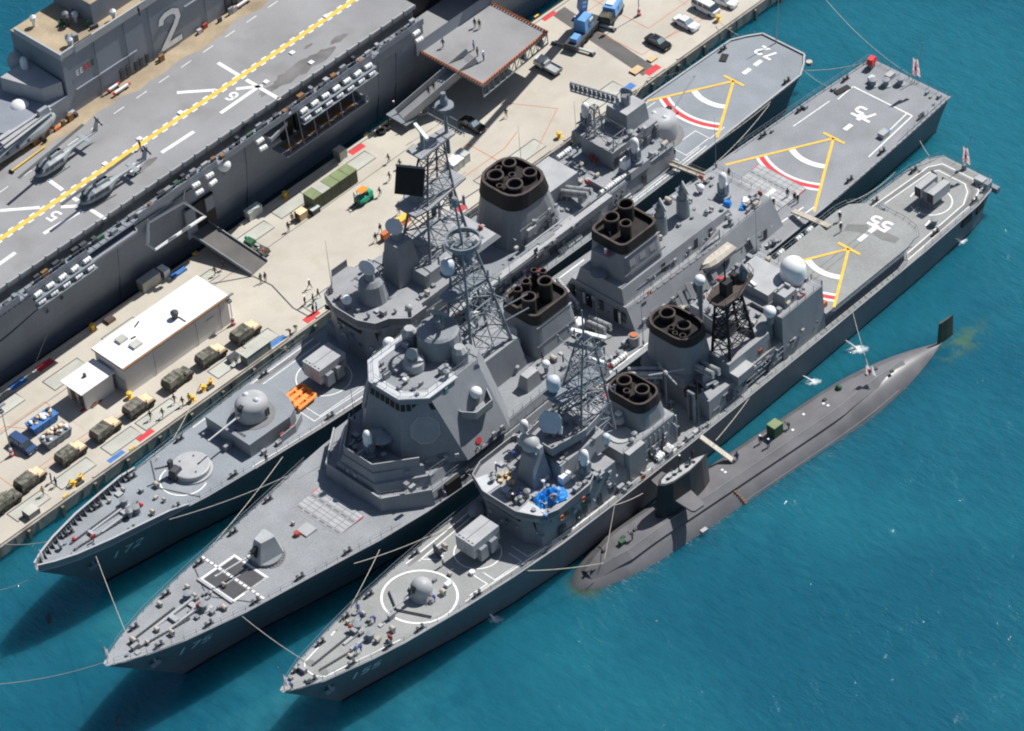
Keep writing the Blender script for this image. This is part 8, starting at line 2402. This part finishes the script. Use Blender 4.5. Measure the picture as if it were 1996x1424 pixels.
for a in [
    (563, 450, PZ, 3.5, 'stand', 'brownw', 'brownw', 'hair', 'person in dark brown standing left of the tan crate'), (571, 433, PZ, 1.0, 'bend', 'brownw', 'khaki', 'hair', 'person bending over the tan crate'), (578, 430, PZ, 2.6, 'stand', 'navy', 'khaki', 'hair', 'person in dark clothes standing close against the tan crate'),
    (741, 382, PZ, 3.0, 'walk', 'navy', 'khaki', 'hair', 'person in navy walking beside the green forklift'), (788, 387, PZ, 3.3, 'walk', 'brownw', 'khaki', 'hair', 'person in brown walking below the square black radar'), (778, 417, PZ, 4.0, 'stride', 'brownw', 'brownw', 'hair', 'person walking just above the yellow skid box'),
    (798, 411, PZ, 4.2, 'stand', 'khaki', 'brownw', 'hair', 'person standing between the mast and the yellow skid box'), (742, 453, PZ, 4.4, 'walk', 'brownw', 'brownw', 'hair', 'person in brown beside the round radar dish, upper of two'), (733, 471, PZ, 4.0, 'walk', 'navy', 'brownw', 'hair', 'person near the round radar dish, lower of two'),
    (509, 550, PZ, 4.6, 'stand', 'brownw', 'brownw', 'hair', 'person in brown, left of the pair below the steel ramp'), (518, 548, PZ, 4.6, 'stand', 'navy', 'brownw', 'hair', 'person in navy, right of the pair below the steel ramp'), (604, 562, PZ, 5.0, 'walk', 'navy', 'navy', 'bwhite', 'sailor in navy with white cap, alone in mid pier'),
    (595, 594, PZ, 5.2, 'stand', 'navy', 'navy', 'bwhite', 'sailor with white cap left of the group near the red patch'), (611, 590, PZ, 5.2, 'stand', 'brownw', 'navy', 'hair', 'bareheaded person in the group near the red patch'), (621, 580, PZ, 5.0, 'stride', 'navy', 'brownw', 'hair', 'person closest to the bridge wing by the pier edge'),
    (611, 610, PZ, 5.0, 'stand', 'navy', 'navy', 'hair', 'person in navy standing on the red patch'), (618, 607, PZ, 2.0, 'stand', 'ltblue', 'navy', 'hair', 'person in pale blue beside the red patch'), (577, 645, PZ, 3.8, 'bend', 'navy', 'brownw', 'hair', 'person bending at the kerb by the blue patch'), (566, 653, PZ, 3.0, 'bend', 'brownw', 'brownw', 'hair', 'second person bending at the kerb by the blue patch'),
    (758, 317, PZ, 3.0, 'walk', 'brownw', 'khaki', 'hair', 'person at the edge of the shadow left of the black radar'), (780, 327, PZ, 3.2, 'walk', 'brownw', 'navy', 'hair', 'person walking directly left of the black radar'), (760, 352, PZ, 3.1, 'walk', 'khaki', 'brownw', 'hair', 'person in khaki walking above the green forklift'),
    (987, 228, PZ, 4.0, 'walk', 'brownw', 'brownw', 'hair', 'person walking alone beyond the black saloon'), (896, 254, PZ, 4.4, 'stand', 'brownw', 'navy', 'hair', 'person standing at the tail of the black saloon'), (341, 786, PZ, 3.6, 'walk', 'brownw', 'brownw', 'hair', 'walker in brown near the third truck, left of two'), (357, 791, PZ, 3.6, 'walk', 'brownw', 'khaki', 'hair', 'walker in brown close to the yellow bollard'),
    (318, 813, PZ, 3.6, 'walk', 'khaki', 'brownw', 'hair', 'walker in khaki leaning forward below the trucks'), (294, 818, PZ, 3.6, 'stride', 'navy', 'khaki', 'hair', 'walker in navy and khaki at the front of the file'), (110, 947, PZ, 3.2, 'stand', 'boiler', 'navy', 'hair', 'person in dark blue near the lumpy covered truck, right of three'), (101, 940, PZ, 2.4, 'stand', 'boiler', 'boiler', 'hair', 'person in blue overalls against the lumpy covered truck'),
    (85, 965, PZ, .4, 'stride', 'tan', 'khaki', 'hair', 'person in a tan shirt carrying gear by the red line'), (370, 784, PZ, 1.0, 'stand', 'yelsh', 'navy', 'hair', 'person in a yellow vest beside the yellow bollard'), (462, 712, PZ, 1.0, 'bend', 'brownw', 'navy', 'hair', 'person bending beside the pale bin at the pier front'), (475, 703, PZ, 4.0, 'stand', 'dred', 'navy', 'hair', 'person in dark red behind the pale bin'),
    (420, 536, PZ, 3.4, 'walk', 'brownw', 'brownw', 'hair', 'person walking at the corner between ramp and white building'), (436, 524, PZ, 3.0, 'walk', 'navy', 'brownw', 'hair', 'person walking just below the foot of the steel ramp'),
    (926, 53, 9.0, 3.6, 'stand', 'brownw', 'brownw', 'hair', 'person on the aircraft elevator, left of the upper pair'), (935, 55, 9.0, 3.6, 'stand', 'brownw', 'khaki', 'hair', 'person on the aircraft elevator, right of the upper pair'), (864, 92, 9.0, 3.3, 'stride', 'brownw', 'brownw', 'hair', 'person alone on the near half of the aircraft elevator'), (924, 96, 9.0, 5.0, 'stand', 'ltblue', 'navy', 'hair', 'person in pale blue at the head of the long gangway'),
    (931, 109, 9.0, 5.0, 'stand', 'brownw', 'brownw', 'hair', 'person in brown at the head of the long gangway'), (943, 117, 9.0, 5.0, 'stand', 'ltblue', 'navy', 'bwhite', 'person in pale blue shirt at the elevator edge'), (836, 186, 6.35, .8, 'walk', 'brownw', 'brownw', 'hair', 'person walking down the long gangway, lower of two'), (846, 177, 6.75, .8, 'walk', 'brownw', 'khaki', 'hair', 'person walking down the long gangway, upper of two'), (769, 214, PZ, 2.0, 'stand', 'navy', 'navy', 'bwhite', 'sailor with white cap beside the gangway landing'),
    (1535, 385, 6.0, 4.2, 'stand', 'navy', 'navy', 'hair', 'bareheaded sailor on the middle flight deck near the launch cells'), (1549, 392, 6.0, 4.4, 'stand', 'navy', 'navy', 'redshirt', 'sailor with a red cap on the middle flight deck'), (1555, 396, 6.0, 4.4, 'stand', 'navy', 'navy', 'bwhite', 'sailor with a white cap in the middle flight deck group'), (1508, 403, 6.0, 4.4, 'stand', 'navy', 'navy', 'bwhite', 'sailor with a white cap alone by the corner of the launch cells'), (1421, 345, 6.0, 4.4, 'stand', 'navy', 'navy', 'hair', 'sailor beyond the white gun dome on the middle ship'),
    (1639, 451, 8.1, 4.4, 'stand', 'navy', 'navy', 'bwhite', 'sailor with white cap on the deck marked 55'), (1637, 430, 8.1, 3.4, 'stand', 'navy', 'navy', 'bwhite', 'second sailor just behind, on the deck marked 55'), (1315, 307, 5.9, 4.4, 'stand', 'navy', 'navy', 'hair', 'sailor on the deck at the head of the upper gangplank'),
    (699, 1194, 8.3, 1.0, 'bend', 'boiler', 'boiler', 'hair', 'crewman in blue overalls bending at the outermost bow rail'), (705, 1207, 8.3, 2.0, 'bend', 'boiler', 'boiler', 'hair', 'crewman in blue overalls bending behind the bow rail pair'), (731, 1213, 8.1, 3.0, 'bend', 'boiler', 'boiler', 'hair', 'crewman in blue overalls at the capstan of the outermost ship'), (704, 1269, 8.8, 3.0, 'bend', 'boiler', 'boiler', 'bwhite', 'crewman in blue overalls between the anchor chains'), (694, 1274, 8.8, .5, 'bend', 'ltblue', 'navy', 'bwhite', 'crewman in pale shirt between the anchor chains'),
    (799, 1164, 7.8, .3, 'stand', 'boiler', 'boiler', 'hair', 'crewman in blue on the far side of the domed gun'), (848, 1173, 7.5, 2.6, 'bend', 'boiler', 'boiler', 'hair', 'crewman in blue bending on the near side of the domed gun'), (864, 1101, 7.4, 2.0, 'stand', 'bwhite', 'navy', 'bwhite', 'crewman in white between the gun ring and the rocket launcher'), (570, 1343, 9.7, 3.0, 'bend', 'boiler', 'navy', 'bwhite', 'crewman at the very tip of the outermost bow'),
    (520, 902 - 60 + 60, 8.9, 4.0, 'stand', 'navy', 'navy', 'hair', 'crewman in navy by the middle destroyer side near a mooring line'),
    (1482, 866, 2.7, 4.0, 'stand', 'navy', 'navy', 'bwhite', 'sailor with white cap on the submarine, left of the green shelter'), (1498, 873, 2.7, 4.0, 'stand', 'boiler', 'navy', 'bwhite', 'sailor in blue right beside the green shelter'), (1437, 898, 2.7, 3.0, 'stand', 'boiler', 'boiler', 'hair', 'sailor at the submarine end of the plank'), (1538, 838, 2.7, 2.0, 'bend', 'navy', 'dgreen', 'hair', 'sailor beyond the green shelter on the submarine'), (1233, 1052, 2.7, 2.0, 'bend', 'navy', 'navy', 'hair', 'sailor working on the submarine foredeck'), (1325, 905, 8.6, 3.4, 'stand', 'navy', 'navy', 'bwhite', 'sailor standing on top of the black sail'), (1350, 893, 8.6, 3.4, 'stand', 'brownw', 'navy', 'hair', 'bareheaded sailor on top of the black sail'),
    (1001, 980, 12.0, 3.4, 'stand', 'navy', 'navy', 'bwhite', 'sailor with white cap at the front of the outermost bridge roof'), (1013, 973, 12.0, .6, 'bend', 'boiler', 'boiler', 'hair', 'crewman in blue bending on the outermost bridge roof'), (968, 920, 12.0, 2.0, 'stand', 'boiler', 'navy', 'bwhite', 'crewman in bright blue at the far side of the outermost bridge'), (1003, 893, 12.0, 2.0, 'bend', 'boiler', 'boiler', 'hair', 'crewman in dark blue beside the director cone'), (1061, 948, 12.0, 2.0, 'bend', 'bwhite', 'bwhite', 'bwhite', 'person in white beside the blue tarpaulin'), (1066, 1014, 12.0, 2.0, 'bend', 'ltblue', 'boiler', 'bwhite', 'person in pale blue on the near bridge wing'), (1092, 965, 13.0, 2.0, 'bend', 'ltblue', 'bwhite', 'bwhite', 'person in pale clothes on top of the blue tarpaulin'),
    (1058, 705, 11.7, 2.6, 'stride', 'brownw', 'navy', 'hair', 'crewman crossing the open deck behind the angular tower'), (1190, 470, 17.3, 2.6, 'stand', 'bwhite', 'redshirt', 'bwhite', 'person in white on the platform of the rear funnel'),
    (698, 104, 16.8, 5.0, 'stand', 'redshirt', 'navy', 'redshirt', 'person in a red jersey in the catwalk below the life rafts'), (730, 82, 16.8, 5.0, 'stand', 'orange2', 'navy', 'hair', 'person in an orange jersey in the catwalk'), (310, 370, 16.8, 5.0, 'stand', 'orange', 'navy', 'hair', 'person in bright orange in the catwalk above the white frame'), (298, 372, 16.8, 5.0, 'stand', 'greensh', 'navy', 'greensh', 'person in green in the catwalk beside the orange one'), (378, 325, 16.8, 5.0, 'bend', 'orange', 'navy', 'hair', 'person in orange bending in the catwalk near the small white dome'), (475, 248, 16.8, 5.0, 'bend', 'greensh', 'navy', 'hair', 'person in green bending in the catwalk'), (274, 290, EZ, 3.0, 'stand', 'brownw', 'brownw', 'hair', 'person standing on the yellow centre line'), (280, 306, EZ, 3.0, 'walk', 'navy', 'khaki', 'hair', 'person walking beside the helicopter tail rotor'), (272, 30, 29.3, 3.0, 'stand', 'navy', 'navy', 'hair', 'person in navy high on the island deck'),
]:
    person(*a)
